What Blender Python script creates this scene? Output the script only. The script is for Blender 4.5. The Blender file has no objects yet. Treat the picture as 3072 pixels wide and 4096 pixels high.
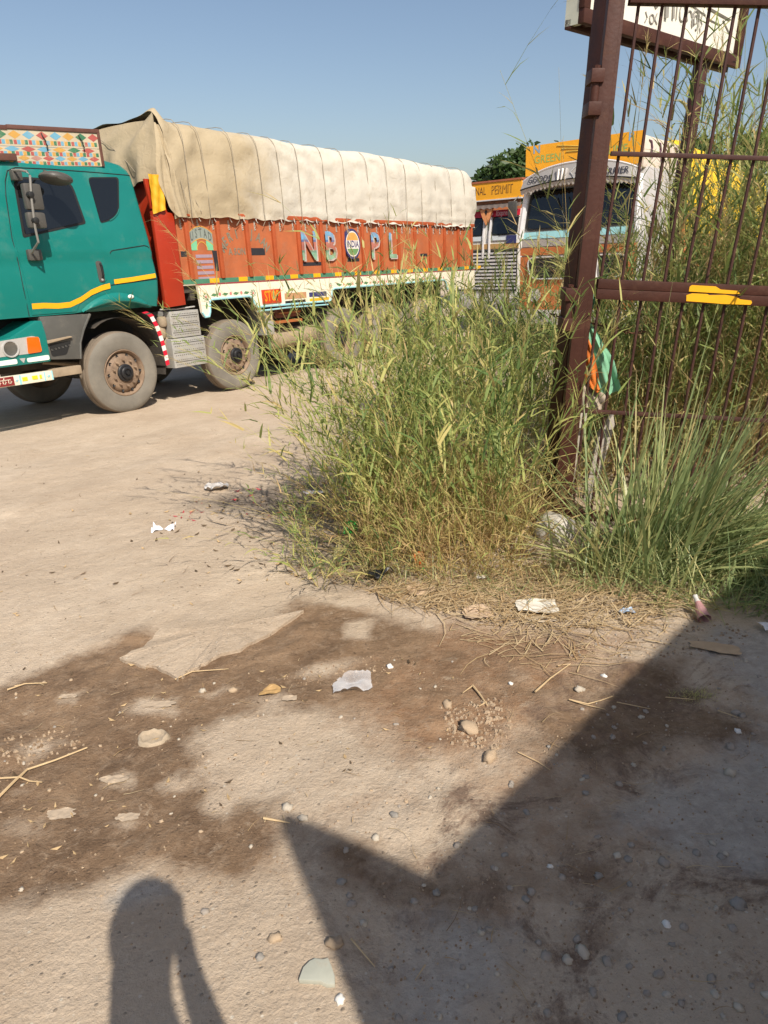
import bpy, bmesh, math, random
import numpy as np
from mathutils import Vector, Matrix

random.seed(7)
SC = bpy.context.scene
COL = SC.collection

# ---------------------------------------------------------------- camera
PITCH = math.radians(21.478)
CAM_H = 1.55
cam_data = bpy.data.cameras.new("camera")
cam_data.sensor_width = 36
cam_data.sensor_fit = 'AUTO'
cam_data.lens = 2800 / 4096 * 36
cam_data.clip_start = 0.02
cam_data.clip_end = 1500
cam = bpy.data.objects.new("camera", cam_data)
cam.location = (0, 0, CAM_H)
cam.rotation_euler = (math.radians(90) - PITCH, 0, 0)
COL.objects.link(cam)
SC.camera = cam

# ---------------------------------------------------------------- light
SUN_DIR = Vector((0.37, -0.85, 1.0)).normalized()      # towards the sun
world = bpy.data.worlds.new("World")
SC.world = world
world.use_nodes = True
wn = world.node_tree
wn.nodes.clear()
w_out = wn.nodes.new("ShaderNodeOutputWorld")
w_bg = wn.nodes.new("ShaderNodeBackground")
w_sky = wn.nodes.new("ShaderNodeTexSky")
w_sky.sky_type = 'NISHITA'
w_sky.sun_disc = False
w_sky.sun_elevation = math.asin(SUN_DIR.z)
w_sky.sun_rotation = math.atan2(SUN_DIR.x, SUN_DIR.y)
w_sky.altitude = 200
w_sky.air_density = 1.0
w_sky.dust_density = 2.5
w_sky.ozone_density = 0.35
w_bg.inputs["Strength"].default_value = 0.097
wn.links.new(w_sky.outputs[0], w_bg.inputs[0])
wn.links.new(w_bg.outputs[0], w_out.inputs[0])
sun_data = bpy.data.lights.new("sun", 'SUN')
sun_data.energy = 4.6
sun_data.angle = math.radians(0.53)
sun_data.color = (1.0, 0.93, 0.82)
sun = bpy.data.objects.new("sun", sun_data)
sun.rotation_euler = (-SUN_DIR).to_track_quat('-Z', 'Y').to_euler()
COL.objects.link(sun)

SC.view_settings.view_transform = 'Standard'
SC.view_settings.look = 'None'
SC.view_settings.gamma = 1.0
SC.view_settings.use_curve_mapping = False
SC.view_settings.exposure = 0.35

# ---------------------------------------------------------------- ground height and ray helpers
GX, GY, G0 = 0.0517, -0.0474, -0.006

def gz(x, y):
    """height of the sloping yard"""
    return GX * max(-25, min(25, x)) + GY * max(-12, min(35, y)) + G0

F_PX, C_, S_ = 2800.0, math.cos(PITCH), math.sin(PITCH)

def gpt(px, py, lift=0.0):
    """point of the ground seen at a pixel of the 3072 x 4096 photograph"""
    u, v = (px - 1536) / F_PX, (py - 2048) / F_PX
    d = (u, C_ - v * S_, -S_ - v * C_)
    t = (G0 - CAM_H) / (d[2] - GX * d[0] - GY * d[1])
    return Vector((d[0] * t, d[1] * t, CAM_H + d[2] * t + lift))

# ---------------------------------------------------------------- materials
MATS = {}

def mat(name, col, rough=0.6, var=0.12, scale=6.0, metal=0.0, bump=0.0, bscale=40.0, dirt=None, spec=0.5, coat=0.0, trans=0.0):
    """painted or plain surface: noisy colour, optional dirt (colour, amount, scale), optional bump"""
    if name in MATS:
        return MATS[name]
    m = bpy.data.materials.new(name)
    m.use_nodes = True
    nt = m.node_tree
    bs = nt.nodes["Principled BSDF"]
    N, L = nt.nodes.new, nt.links.new
    tc = N("ShaderNodeTexCoord")
    nz = N("ShaderNodeTexNoise")
    nz.inputs["Scale"].default_value = scale
    nz.inputs["Detail"].default_value = 5
    nz.inputs["Roughness"].default_value = 0.65
    L(tc.outputs["Object"], nz.inputs["Vector"])
    mx = N("ShaderNodeMix")
    mx.data_type = 'RGBA'
    lo = tuple(c * (1 - var) for c in col)
    hi = tuple(min(1, c * (1 + var)) for c in col)
    mx.inputs[6].default_value = (*lo, 1)
    mx.inputs[7].default_value = (*hi, 1)
    rmp = N("ShaderNodeMapRange")
    rmp.inputs[1].default_value = 0.3
    rmp.inputs[2].default_value = 0.7
    L(nz.outputs[0], rmp.inputs[0])
    L(rmp.outputs[0], mx.inputs[0])
    out = mx.outputs[2]
    if dirt:
        dn = N("ShaderNodeTexNoise")
        dn.inputs["Scale"].default_value = dirt[2]
        dn.inputs["Detail"].default_value = 7
        dn.inputs["Roughness"].default_value = 0.7
        L(tc.outputs["Object"], dn.inputs["Vector"])
        dr = N("ShaderNodeMapRange")
        dr.inputs[1].default_value = 0.62 - dirt[1] * 0.35
        dr.inputs[2].default_value = 0.80 - dirt[1] * 0.2
        dr.inputs[4].default_value = min(1.0, 0.35 + dirt[1] * 0.6)
        L(dn.outputs[0], dr.inputs[0])
        m2 = N("ShaderNodeMix")
        m2.data_type = 'RGBA'
        L(dr.outputs[0], m2.inputs[0])
        L(out, m2.inputs[6])
        m2.inputs[7].default_value = (*dirt[0], 1)
        out = m2.outputs[2]
        rr = N("ShaderNodeMapRange")
        rr.inputs[3].default_value = rough
        rr.inputs[4].default_value = max(rough, 0.85)
        L(dr.outputs[0], rr.inputs[0])
        L(rr.outputs[0], bs.inputs["Roughness"])
    else:
        bs.inputs["Roughness"].default_value = rough
    L(out, bs.inputs["Base Color"])
    bs.inputs["Metallic"].default_value = metal
    bs.inputs["Specular IOR Level"].default_value = spec
    bs.inputs["Coat Weight"].default_value = coat
    if trans:
        bs.inputs["Transmission Weight"].default_value = trans
    if bump:
        bn = N("ShaderNodeTexNoise")
        bn.inputs["Scale"].default_value = bscale
        bn.inputs["Detail"].default_value = 6
        L(tc.outputs["Object"], bn.inputs["Vector"])
        bp = N("ShaderNodeBump")
        bp.inputs["Strength"].default_value = bump
        bp.inputs["Distance"].default_value = 0.01
        L(bn.outputs[0], bp.inputs["Height"])
        L(bp.outputs[0], bs.inputs["Normal"])
    MATS[name] = m
    return m

def grass_mat(name, stops, transl=0.35, rough=0.55):
    """blade material: colour from each blade's own 'tone' value, light passing through"""
    if name in MATS:
        return MATS[name]
    m = bpy.data.materials.new(name)
    m.use_nodes = True
    nt = m.node_tree
    nt.nodes.clear()
    N, L = nt.nodes.new, nt.links.new
    out = N("ShaderNodeOutputMaterial")
    at = N("ShaderNodeAttribute")
    at.attribute_name = "tone"
    rp = N("ShaderNodeValToRGB")
    els = rp.color_ramp.elements
    while len(els) < len(stops):
        els.new(0.5)
    for e, (p, c) in zip(els, stops):
        e.position = p
        e.color = (*c, 1)
    L(at.outputs["Fac"], rp.inputs[0])
    bs = N("ShaderNodeBsdfPrincipled")
    bs.inputs["Roughness"].default_value = rough
    bs.inputs["Specular IOR Level"].default_value = 0.4
    tr = N("ShaderNodeBsdfTranslucent")
    mix = N("ShaderNodeMixShader")
    mix.inputs[0].default_value = transl
    L(rp.outputs[0], bs.inputs["Base Color"])
    L(rp.outputs[0], tr.inputs[0])
    L(bs.outputs[0], mix.inputs[1])
    L(tr.outputs[0], mix.inputs[2])
    L(mix.outputs[0], out.inputs[0])
    MATS[name] = m
    return m

DUST = (0.36, 0.28, 0.19)

# ---------------------------------------------------------------- mesh builder
class MB:
    def __init__(s):
        s.v, s.f, s.mi, s.tone = [], [], [], []
        s.m = 0
        s.t = None

    def add(s, vs, fs):
        o = len(s.v)
        s.v.extend([tuple(p) for p in vs])
        for f in fs:
            s.f.append(tuple(i + o for i in f))
            s.mi.append(s.m)
            if s.t is not None:
                s.tone.append(s.t)
        return s

    def box(s, x0, x1, y0, y1, z0, z1):
        vs = [(x0, y0, z0), (x1, y0, z0), (x1, y1, z0), (x0, y1, z0), (x0, y0, z1), (x1, y0, z1), (x1, y1, z1), (x0, y1, z1)]
        return s.add(vs, [(3, 2, 1, 0), (4, 5, 6, 7), (0, 1, 5, 4), (1, 2, 6, 5), (2, 3, 7, 6), (3, 0, 4, 7)])

    def prism(s, poly, y0, y1):
        """poly in (x, z), extruded along y from y0 (front) to y1"""
        n = len(poly)
        vs = [(x, y0, z) for x, z in poly] + [(x, y1, z) for x, z in poly]
        fs = [tuple(range(n)), tuple(range(2 * n - 1, n - 1, -1))]
        for i in range(n):
            j = (i + 1) % n
            fs.append((j, i, i + n, j + n))
        return s.add(vs, fs)

    def slab(s, poly, z0, z1):
        """poly in (x, y), extruded along z"""
        n = len(poly)
        vs = [(x, y, z0) for x, y in poly] + [(x, y, z1) for x, y in poly]
        fs = [tuple(range(n - 1, -1, -1)), tuple(range(n, 2 * n))]
        for i in range(n):
            j = (i + 1) % n
            fs.append((i, j, j + n, i + n))
        return s.add(vs, fs)

    def tube(s, pts, r, n=6, cap=True):
        pts = [Vector(p) for p in pts]
        rs = r if isinstance(r, (list, tuple)) else [r] * len(pts)
        vs, fs = [], []
        up = Vector((0.13, 0.21, 0.97))
        for i, p in enumerate(pts):
            a = pts[max(0, i - 1)]
            b = pts[min(len(pts) - 1, i + 1)]
            d = (b - a).normalized()
            e1 = d.cross(up)
            if e1.length < 0.05:
                e1 = d.cross(Vector((1, 0, 0)))
            e1.normalize()
            e2 = d.cross(e1)
            for k in range(n):
                an = 2 * math.pi * k / n
                vs.append(p + (e1 * math.cos(an) + e2 * math.sin(an)) * rs[i])
        for i in range(len(pts) - 1):
            for k in range(n):
                k2 = (k + 1) % n
                fs.append((i * n + k, i * n + k2, (i + 1) * n + k2, (i + 1) * n + k))
        if cap:
            fs.append(tuple(range(n)))
            fs.append(tuple(range((len(pts) - 1) * n + n - 1, (len(pts) - 1) * n - 1, -1)))
        return s.add(vs, fs)

    def lathe(s, prof, c=(0, 0, 0), n=32, axis='y'):
        """prof: list of (radius, offset along axis)"""
        vs, fs = [], []
        for r, o in prof:
            for k in range(n):
                a = 2 * math.pi * k / n
                p = (r * math.cos(a), o, r * math.sin(a)) if axis == 'y' else ((r * math.cos(a), r * math.sin(a), o) if axis == 'z' else (o, r * math.cos(a), r * math.sin(a)))
                vs.append((c[0] + p[0], c[1] + p[1], c[2] + p[2]))
        for i in range(len(prof) - 1):
            for k in range(n):
                k2 = (k + 1) % n
                fs.append((i * n + k, i * n + k2, (i + 1) * n + k2, (i + 1) * n + k))
        return s.add(vs, fs)

    def grid(s, fn, nu, nv, closed_v=False):
        vs = [fn(i / nu, j / nv) for i in range(nu + 1) for j in range(nv + (0 if closed_v else 1))]
        w = nv if closed_v else nv + 1
        fs = []
        for i in range(nu):
            for j in range(nv):
                j2 = (j + 1) % w if closed_v else j + 1
                fs.append((i * w + j, i * w + j2, (i + 1) * w + j2, (i + 1) * w + j))
        return s.add(vs, fs)

    def blob(s, c, r, seed=0, n=10, rough=0.25, flat=1.0):
        """lumpy stone"""
        rnd = random.Random(seed)
        ks = [(rnd.uniform(1.5, 4), rnd.uniform(0, 6.3), rnd.uniform(1.5, 4), rnd.uniform(0, 6.3)) for _ in range(3)]
        vs, fs = [], []
        nv = max(4, n // 2)
        rx, ry, rz = r if isinstance(r, (tuple, list)) else (r, r, r * flat)
        for i in range(nv + 1):
            th = math.pi * i / nv
            for k in range(n):
                ph = 2 * math.pi * k / n
                x, y, z = math.sin(th) * math.cos(ph), math.sin(th) * math.sin(ph), math.cos(th)
                q = 1 + rough * sum(math.sin(a * x * 2 + b + c_ * y) * math.sin(c_ * z * 1.7 + d) for a, b, c_, d in ks) / 1.6
                vs.append((c[0] + x * q * rx, c[1] + y * q * ry, c[2] + z * q * rz))
        for i in range(nv):
            for k in range(n):
                k2 = (k + 1) % n
                fs.append((i * n + k, (i + 1) * n + k, (i + 1) * n + k2, i * n + k2))
        return s.add(vs, fs)

    def mesh(s, name, mats, smooth=False):
        me = bpy.data.meshes.new(name)
        me.from_pydata(s.v, [], s.f)
        if not isinstance(mats, (list, tuple)):
            mats = [mats]
        for m in mats:
            me.materials.append(m)
        if len(mats) > 1:
            me.polygons.foreach_set("material_index", s.mi)
        if s.tone and len(s.tone) == len(s.f):
            a = me.attributes.new("tone", 'FLOAT', 'FACE')
            a.data.foreach_set("value", s.tone)
        if smooth:
            me.polygons.foreach_set("use_smooth", [True] * len(me.polygons))
        me.update()
        return me

def weld(me, dist=0.0002):
    bm = bmesh.new()
    bm.from_mesh(me)
    bmesh.ops.remove_doubles(bm, verts=bm.verts, dist=dist)
    bmesh.ops.recalc_face_normals(bm, faces=bm.faces)
    bm.to_mesh(me)
    bm.free()

def bevel(me, w, seg=2, angle=0.5):
    bm = bmesh.new()
    bm.from_mesh(me)
    bmesh.ops.remove_doubles(bm, verts=bm.verts, dist=0.0001)
    bmesh.ops.recalc_face_normals(bm, faces=bm.faces)
    ed = [e for e in bm.edges if len(e.link_faces) == 2 and e.calc_face_angle(0) > angle]
    bmesh.ops.bevel(bm, geom=ed, offset=w, segments=seg, affect='EDGES', profile=0.6, clamp_overlap=True)
    bm.to_mesh(me)
    bm.free()

# lettering and small painted or drilled detail, far too small to pick apart piece by piece
PRINT = {"lettering", "lettering_face", "script_lettering", "faded_lettering", "floral_painting", "painted_pattern", "yellow_marks", "blue_motif", "yellow_outline", "lilac_stripes", "painted_scroll", "skirt_joint",
         "drain_hole", "rack_chain", "hand_hole", "lug_nut", "sign_script", "visor_ornament", "chevron_ornament", "visor_fringe", "wing_emblem", "rope_hook", "crate_bar", "painted_letter", "letter_face"}

def obj(name, mb, mats, parent=None, smooth=False, bev=0.0, loc=None, recalc=True, autosmooth=None):
    me = mb.mesh(name, mats, smooth) if isinstance(mb, MB) else mb
    if isinstance(mb, MB) and recalc and not mb.tone:
        weld(me)
        if bev:
            bevel(me, bev)
        if smooth or bev:
            me.polygons.foreach_set("use_smooth", [True] * len(me.polygons))
            me.set_sharp_from_angle(angle=math.radians(autosmooth or 38))
    o = bpy.data.objects.new(name, me)
    COL.objects.link(o)
    if parent:
        o.parent = parent
        if name in PRINT:
            o["kind"] = "stuff"
    if loc is not None:
        o.location = loc
    return o

def tag(o, label=None, cat=None, group=None, kind=None):
    for k, v in (("label", label), ("category", cat), ("group", group), ("kind", kind)):
        if v:
            o[k] = v
    return o

def thing(name, label, cat, loc=(0, 0, 0), group=None, matrix=None):
    o = bpy.data.objects.new(name, None)
    o.empty_display_size = 0.2
    COL.objects.link(o)
    if matrix is not None:
        o.matrix_world = matrix
    else:
        o.location = loc
    return tag(o, label, cat, group)

FONT_CACHE = {}

def text_mb(mb, s, size, fn, squash=1.0, spacing=1.0, res=2, bold=0.0):
    """letters of s as flat faces; fn(x, y) maps text plane (centred) to 3-D"""
    key = (s, spacing, bold)
    if key not in FONT_CACHE:
        cu = bpy.data.curves.new("lettering", 'FONT')
        cu.body = s
        cu.align_x = 'CENTER'
        cu.align_y = 'CENTER'
        cu.size = 1.0
        cu.space_character = spacing
        cu.offset = bold
        cu.resolution_u = res
        cu.fill_mode = 'FRONT'
        o = bpy.data.objects.new("lettering", cu)
        COL.objects.link(o)
        dg = bpy.context.evaluated_depsgraph_get()
        dg.update()
        me = bpy.data.meshes.new_from_object(o.evaluated_get(dg))
        FONT_CACHE[key] = ([tuple(v.co) for v in me.vertices], [tuple(p.vertices) for p in me.polygons])
        bpy.data.objects.remove(o)
        bpy.data.curves.remove(cu)
        bpy.data.meshes.remove(me)
    vs, fs = FONT_CACHE[key]
    mb.add([fn(v[0] * size * squash, v[1] * size) for v in vs], fs)

# value noise on numpy arrays
def vnoise(x, y, seed=0):
    xi, yi = np.floor(x).astype(np.int64), np.floor(y).astype(np.int64)
    xf, yf = x - xi, y - yi
    def h(a, b):
        n = (a * 374761393 + b * 668265263 + seed * 974711) & 0x7fffffff
        n = ((n ^ (n >> 13)) * 1274126177) & 0x7fffffff
        return ((n ^ (n >> 16)) & 0xffff) / 65535.0
    u, v = xf * xf * (3 - 2 * xf), yf * yf * (3 - 2 * yf)
    a = h(xi, yi) * (1 - u) + h(xi + 1, yi) * u
    b = h(xi, yi + 1) * (1 - u) + h(xi + 1, yi + 1) * u
    return a * (1 - v) + b * v

def fbm(x, y, seed=0, oct=4):
    t, amp, tot = 0, 1.0, 0
    for i in range(oct):
        t = t + amp * vnoise(x * 2 ** i, y * 2 ** i, seed + i * 17)
        tot += amp
        amp *= 0.5
    return t / tot

def poly_sd(px, py, poly):
    """signed distance to polygon, negative inside"""
    d = np.full(px.shape, 1e9)
    inside = np.zeros(px.shape, bool)
    n = len(poly)
    for i in range(n):
        ax, ay = poly[i]
        bx, by = poly[(i + 1) % n]
        ex, ey = bx - ax, by - ay
        t = np.clip(((px - ax) * ex + (py - ay) * ey) / (ex * ex + ey * ey + 1e-12), 0, 1)
        d = np.minimum(d, np.hypot(px - ax - t * ex, py - ay - t * ey))
        c = ((ay > py) != (by > py)) & (px < (bx - ax) * (py - ay) / (by - ay + 1e-12) + ax)
        inside ^= c
    return np.where(inside, -d, d)

# ================================================================ GROUND
def ground_material():
    m = bpy.data.materials.new("yard_dirt")
    m.use_nodes = True
    nt = m.node_tree
    bs = nt.nodes["Principled BSDF"]
    N, L = nt.nodes.new, nt.links.new
    geo = N("ShaderNodeNewGeometry")

    def noise(scale, detail=6, rough=0.6, dist=0.0):
        n = N("ShaderNodeTexNoise")
        n.inputs["Scale"].default_value = scale
        n.inputs["Detail"].default_value = detail
        n.inputs["Roughness"].default_value = rough
        n.inputs["Distortion"].default_value = dist
        L(geo.outputs["Position"], n.inputs["Vector"])
        return n.outputs[0]

    def rng(v, a, b, c=0.0, d=1.0):
        r = N("ShaderNodeMapRange")
        for i, q in enumerate((a, b, c, d)):
            r.inputs[i + 1].default_value = q
        L(v, r.inputs[0])
        return r.outputs[0]

    def mix(f, a, b):
        x = N("ShaderNodeMix")
        x.data_type = 'RGBA'
        if isinstance(f, float):
            x.inputs[0].default_value = f
        else:
            L(f, x.inputs[0])
        for i, q in ((6, a), (7, b)):
            if isinstance(q, tuple):
                x.inputs[i].default_value = (*q, 1)
            else:
                L(q, x.inputs[i])
        return x.outputs[2]

    def attr(n):
        a = N("ShaderNodeAttribute")
        a.attribute_name = n
        return a.outputs["Fac"]

    def math_(op, a, b):
        x = N("ShaderNodeMath")
        x.operation = op
        for i, q in ((0, a), (1, b)):
            if isinstance(q, float):
                x.inputs[i].default_value = q
            else:
                L(q, x.inputs[i])
        return x.outputs[0]

    dry = mix(rng(noise(1.1, 6), 0.35, 0.68), (0.455, 0.355, 0.258), (0.55, 0.445, 0.335))
    dry = mix(rng(noise(7.0, 8, 0.75), 0.40, 0.75, 0.0, 0.55), dry, (0.36, 0.268, 0.185))
    dry = mix(rng(noise(60, 4, 0.7), 0.55, 0.75, 0.0, 0.45), dry, (0.63, 0.54, 0.43))
    # small grit, dark and pale
    vo = N("ShaderNodeTexVoronoi")
    vo.inputs["Scale"].default_value = 55
    L(geo.outputs["Position"], vo.inputs["Vector"])
    sel = N("ShaderNodeSeparateColor")
    L(vo.outputs["Color"], sel.inputs[0])
    grit = math_('MULTIPLY', rng(vo.outputs["Distance"], 0.30, 0.18), rng(sel.outputs[0], 0.86, 0.9))
    dry = mix(rng(noise(38, 8, 0.8), 0.57, 0.68, 0.0, 0.5), dry, (0.25, 0.185, 0.125))
    dry = mix(math_('MULTIPLY', grit, 0.5), dry, (0.15, 0.12, 0.09))
    grit2 = math_('MULTIPLY', rng(vo.outputs["Distance"], 0.26, 0.16), rng(sel.outputs[1], 0.93, 0.95))
    dry = mix(math_('MULTIPLY', grit2, 0.8), dry, (0.62, 0.56, 0.46))
    wet = mix(rng(noise(3.0, 7, 0.7), 0.35, 0.7), (0.140, 0.086, 0.050), (0.285, 0.187, 0.112))
    wet = mix(rng(noise(20, 9, 0.8, 0.5), 0.49, 0.68, 0.0, 0.9), wet, (0.31, 0.22, 0.145))
    wet = mix(rng(noise(45, 6, 0.8), 0.56, 0.66, 0.0, 0.7), wet, (0.075, 0.047, 0.030))
    red = mix(rng(noise(5, 6, 0.7), 0.35, 0.65), (0.215, 0.118, 0.062), (0.33, 0.205, 0.12))
    red = mix(rng(noise(30, 6, 0.75), 0.5, 0.75, 0.0, 0.7), red, (0.42, 0.31, 0.215))
    w_edge = math_('ADD', attr("wet"), math_('MULTIPLY', math_('SUBTRACT', noise(4.5, 10, 0.72), 0.5), 1.7))
    r_edge = math_('ADD', attr("red"), math_('MULTIPLY', math_('SUBTRACT', noise(4, 10, 0.75), 0.5), 2.0))
    col = mix(rng(r_edge, 0.25, 0.95), dry, red)
    col = mix(rng(w_edge, 0.30, 0.80), col, wet)
    # crumbs and dried scabs of pale soil over everything damp
    scab = math_('MULTIPLY', rng(noise(13, 8, 0.8, 0.6), 0.575, 0.63), rng(noise(2.3, 4), 0.48, 0.62))
    col = mix(math_('MULTIPLY', scab, 0.75), col, (0.43, 0.335, 0.24))
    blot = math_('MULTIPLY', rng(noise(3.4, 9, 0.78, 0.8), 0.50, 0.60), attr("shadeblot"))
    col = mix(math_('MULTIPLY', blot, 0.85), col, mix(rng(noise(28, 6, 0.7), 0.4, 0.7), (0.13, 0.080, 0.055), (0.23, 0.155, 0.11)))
    c_edge = math_('ADD', attr("char"), math_('MULTIPLY', math_('SUBTRACT', noise(11, 8, 0.8), 0.5), 1.5))
    col = mix(rng(c_edge, 0.42, 1.1, 0.0, 0.68), col, (0.055, 0.042, 0.036))
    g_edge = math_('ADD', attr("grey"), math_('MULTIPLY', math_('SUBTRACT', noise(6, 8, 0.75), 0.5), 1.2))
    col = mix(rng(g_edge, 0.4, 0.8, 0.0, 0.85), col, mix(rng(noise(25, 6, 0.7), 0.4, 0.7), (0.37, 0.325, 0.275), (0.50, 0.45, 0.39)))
    L(col, bs.inputs["Base Color"])
    L(rng(w_edge, 0.4, 0.7, 0.92, 0.72), bs.inputs["Roughness"])
    bs.inputs["Specular IOR Level"].default_value = 0.25
    h = math_('ADD', math_('MULTIPLY', noise(18, 8, 0.7), 0.7), math_('MULTIPLY', noise(90, 5, 0.7), 0.28))
    h = math_('ADD', h, math_('MULTIPLY', grit, 0.12))
    bp = N("ShaderNodeBump")
    bp.inputs["Strength"].default_value = 0.95
    bp.inputs["Distance"].default_value = 0.022
    L(h, bp.inputs["Height"])
    L(bp.outputs[0], bs.inputs["Normal"])
    return m

GROUND_MAT = ground_material()

def pix_poly(pts):
    return [tuple(gpt(*p)[:2]) for p in pts]

def axis(dense0, dense1, step, outs):
    a = list(np.arange(dense0, dense1, step))
    lo = [dense0 - o for o in outs][::-1]
    hi = [dense1 + o for o in outs]
    return np.array(lo + a + hi)

OUTS = [0.03, 0.08, 0.15, 0.25, 0.4, 0.6, 0.9, 1.2, 1.6, 2.0, 2.5, 3, 3.6, 4.3, 5, 6, 7, 8.5, 10, 12, 14, 17, 20, 25, 32, 45, 70, 110, 180, 300, 600]
gxs = axis(-3.3, 3.4, 0.024, OUTS)
gys = axis(0.6, 7.4, 0.024, OUTS)
GXX, GYY = np.meshgrid(gxs, gys)
fx, fy = GXX.ravel(), GYY.ravel()
hz = GX * np.clip(fx, -25, 25) + GY * np.clip(fy, -12, 35) + G0
near = np.exp(-(np.maximum(0, np.hypot(fx, fy - 4) - 5) / 6) ** 2)
hz = hz + near * ((fbm(fx * 0.9, fy * 0.9, 3) - 0.5) * 0.045 + (fbm(fx * 5, fy * 5, 9, 3) - 0.5) * 0.016)
rubble = np.clip(1 - poly_sd(fx, fy, pix_poly([(1700, 2800), (2100, 2600), (2700, 2480), (3300, 2500), (3600, 4300), (1900, 4300), (1500, 3500)])) / 0.15, 0, 1)
hz = hz + rubble * (fbm(fx * 16, fy * 16, 21, 3) - 0.45) * 0.022
# low wheel ruts across the far yard, parallel to the truck
rut = np.sin((fx * 0.806 - fy * 0.591 + 0.25 * fbm(fx * 0.5, fy * 0.5, 5)) * 7.0)
hz = hz + 0.006 * near * rut * np.clip((fy - 3.2) / 2, 0, 1)

def soft(poly, w=0.08):
    return np.clip(0.5 - poly_sd(fx, fy, pix_poly(poly)) / (2 * w), 0, 1)

SLAB_LOW = [(643, 2531), (576, 2597), (482, 2652), (564, 2676), (627, 2676), (709, 2715), (752, 2695), (862, 2644), (960, 2613), (1215, 2456)]
SLAB_UP = [(1215, 2436), (1120, 2415), (900, 2400), (760, 2440)]
wet = soft([(-700, 3000), (0, 2725), (300, 2625), (520, 2530), (643, 2525), (700, 2600), (780, 2570), (960, 2530), (1190, 2400), (1290, 2415), (1400, 2440), (1560, 2470), (1790, 2530), (1700, 2640),
            (1560, 2740), (1420, 2860), (1180, 2850), (900, 2870), (800, 2960), (790, 3080), (900, 3180), (1120, 3250), (1180, 3330), (1100, 3480), (880, 3540), (640, 3470), (450, 3520), (200, 3600), (-100, 3650), (-900, 3700)], 0.10)
for poly, a in (([(500, 2840), (560, 2790), (700, 2790), (690, 2850), (560, 2870)], 0.75), ([(560, 2960), (600, 2920), (670, 2920), (680, 2965), (600, 2990)], 0.5),
                ([(400, 3130), (480, 3070), (560, 3090), (540, 3150)], 0.8), ([(620, 3140), (690, 3100), (720, 3150), (650, 3170)], 0.8), ([(470, 3290), (530, 3250), (560, 3280), (500, 3310)], 0.8),
                ([(80, 2990), (150, 2950), (220, 2980), (130, 3030)], 0.6), ([(230, 2790), (310, 2770), (300, 2810)], 0.7), ([(700, 2780), (900, 2730), (960, 2760), (820, 2800)], 0.55),
                ([(1150, 2700), (1330, 2640), (1510, 2640), (1400, 2690), (1240, 2720)], 0.7), ([(1380, 2490), (1470, 2480), (1490, 2560), (1370, 2560)], 0.9),
                ([(950, 2800), (1130, 2760), (1180, 2810), (1080, 2840)], 0.6), ([(800, 3230), (900, 3200), (880, 3290)], 0.6), ([(0, 3300), (200, 3240), (350, 3330), (100, 3390)], 0.25)):
    wet = np.clip(wet - a * soft(poly, 0.045), 0, 1)
for poly, a in (([(700, 3150), (1130, 3220), (1250, 3320), (1230, 3560), (950, 3640), (450, 3600)], 0.42), ([(1560, 2470), (1900, 2480), (2330, 2560), (2200, 2720), (1980, 2860), (1800, 2900), (1500, 2870), (1420, 2840)], 0.36),
                ([(2120, 2760), (2450, 2620), (2750, 2640), (2800, 2800), (3072, 2880), (3200, 3060), (2750, 2990), (2520, 3110), (2280, 3060), (2050, 3010)], 0.62),
                ([(1270, 3330), (1600, 3460), (2080, 3480), (2230, 3560), (2000, 3700), (1520, 3670), (1310, 3560)], 0.62), ([(2220, 3420), (2500, 3430), (2480, 3560), (2260, 3570)], 0.7),
                ([(2210, 3650), (2500, 3640), (2480, 3800), (2230, 3800)], 0.55), ([(2380, 3260), (2900, 3390), (2850, 3450), (2340, 3310)], 0.5), ([(150, 3450), (900, 3330), (1200, 3480), (700, 3560), (200, 3620)], 0.35)):
    wet = np.maximum(wet, min(0.95, a * 1.4) * soft(poly, 0.12))
red = soft([(1350, 2640), (1800, 2500), (2300, 2540), (2560, 2540), (2350, 2760), (2050, 2990), (1850, 3080), (1600, 3000), (1350, 2870)], 0.14)
red = np.maximum(red, 0.75 * soft([(1700, 3100), (2400, 2700), (3200, 2600), (3400, 3400), (2300, 3700), (1400, 3700), (1200, 3300)], 0.2) * (fbm(fx * 2.2, fy * 2.2, 41) * 1.2))
char = soft([(690, 2030), (760, 1990), (1000, 1950), (1300, 1900), (1420, 1980), (1400, 2130), (1100, 2110), (860, 2060)], 0.22)
char = np.maximum(char, 0.9 * soft([(1150, 2160), (1500, 2080), (1700, 2280), (1560, 2400), (1250, 2380), (1130, 2280)], 0.22))
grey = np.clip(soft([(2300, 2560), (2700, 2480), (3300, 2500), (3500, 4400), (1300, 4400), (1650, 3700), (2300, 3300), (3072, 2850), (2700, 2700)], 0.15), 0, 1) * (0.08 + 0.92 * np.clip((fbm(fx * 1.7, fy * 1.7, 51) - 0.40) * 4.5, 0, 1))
grey = np.maximum(grey, soft([(380, 3620), (500, 3500), (640, 3490), (700, 3560), (560, 3650), (420, 3680)], 0.05) * 0.8)
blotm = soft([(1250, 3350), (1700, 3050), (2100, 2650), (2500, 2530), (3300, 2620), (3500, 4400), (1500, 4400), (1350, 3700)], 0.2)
nx, ny = len(gxs), len(gys)
hz = hz + (np.clip(wet, 0, 1) * (fbm(fx * 13, fy * 13, 71, 3) - 0.5) * 0.026 + np.clip(wet, 0, 1) * np.maximum(0, fbm(fx * 6, fy * 6, 77, 3) - 0.62) * 0.07)
ii = (np.arange(ny - 1)[:, None] * nx + np.arange(nx - 1)[None, :]).ravel()
quads = np.stack([ii, ii + 1, ii + nx + 1, ii + nx], 1)
gme = bpy.data.meshes.new("ground")
gme.vertices.add(nx * ny)
gme.vertices.foreach_set("co", np.stack([fx, fy, hz], 1).astype(np.float32).ravel())
gme.loops.add(quads.size)
gme.loops.foreach_set("vertex_index", quads.astype(np.int32).ravel())
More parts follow.
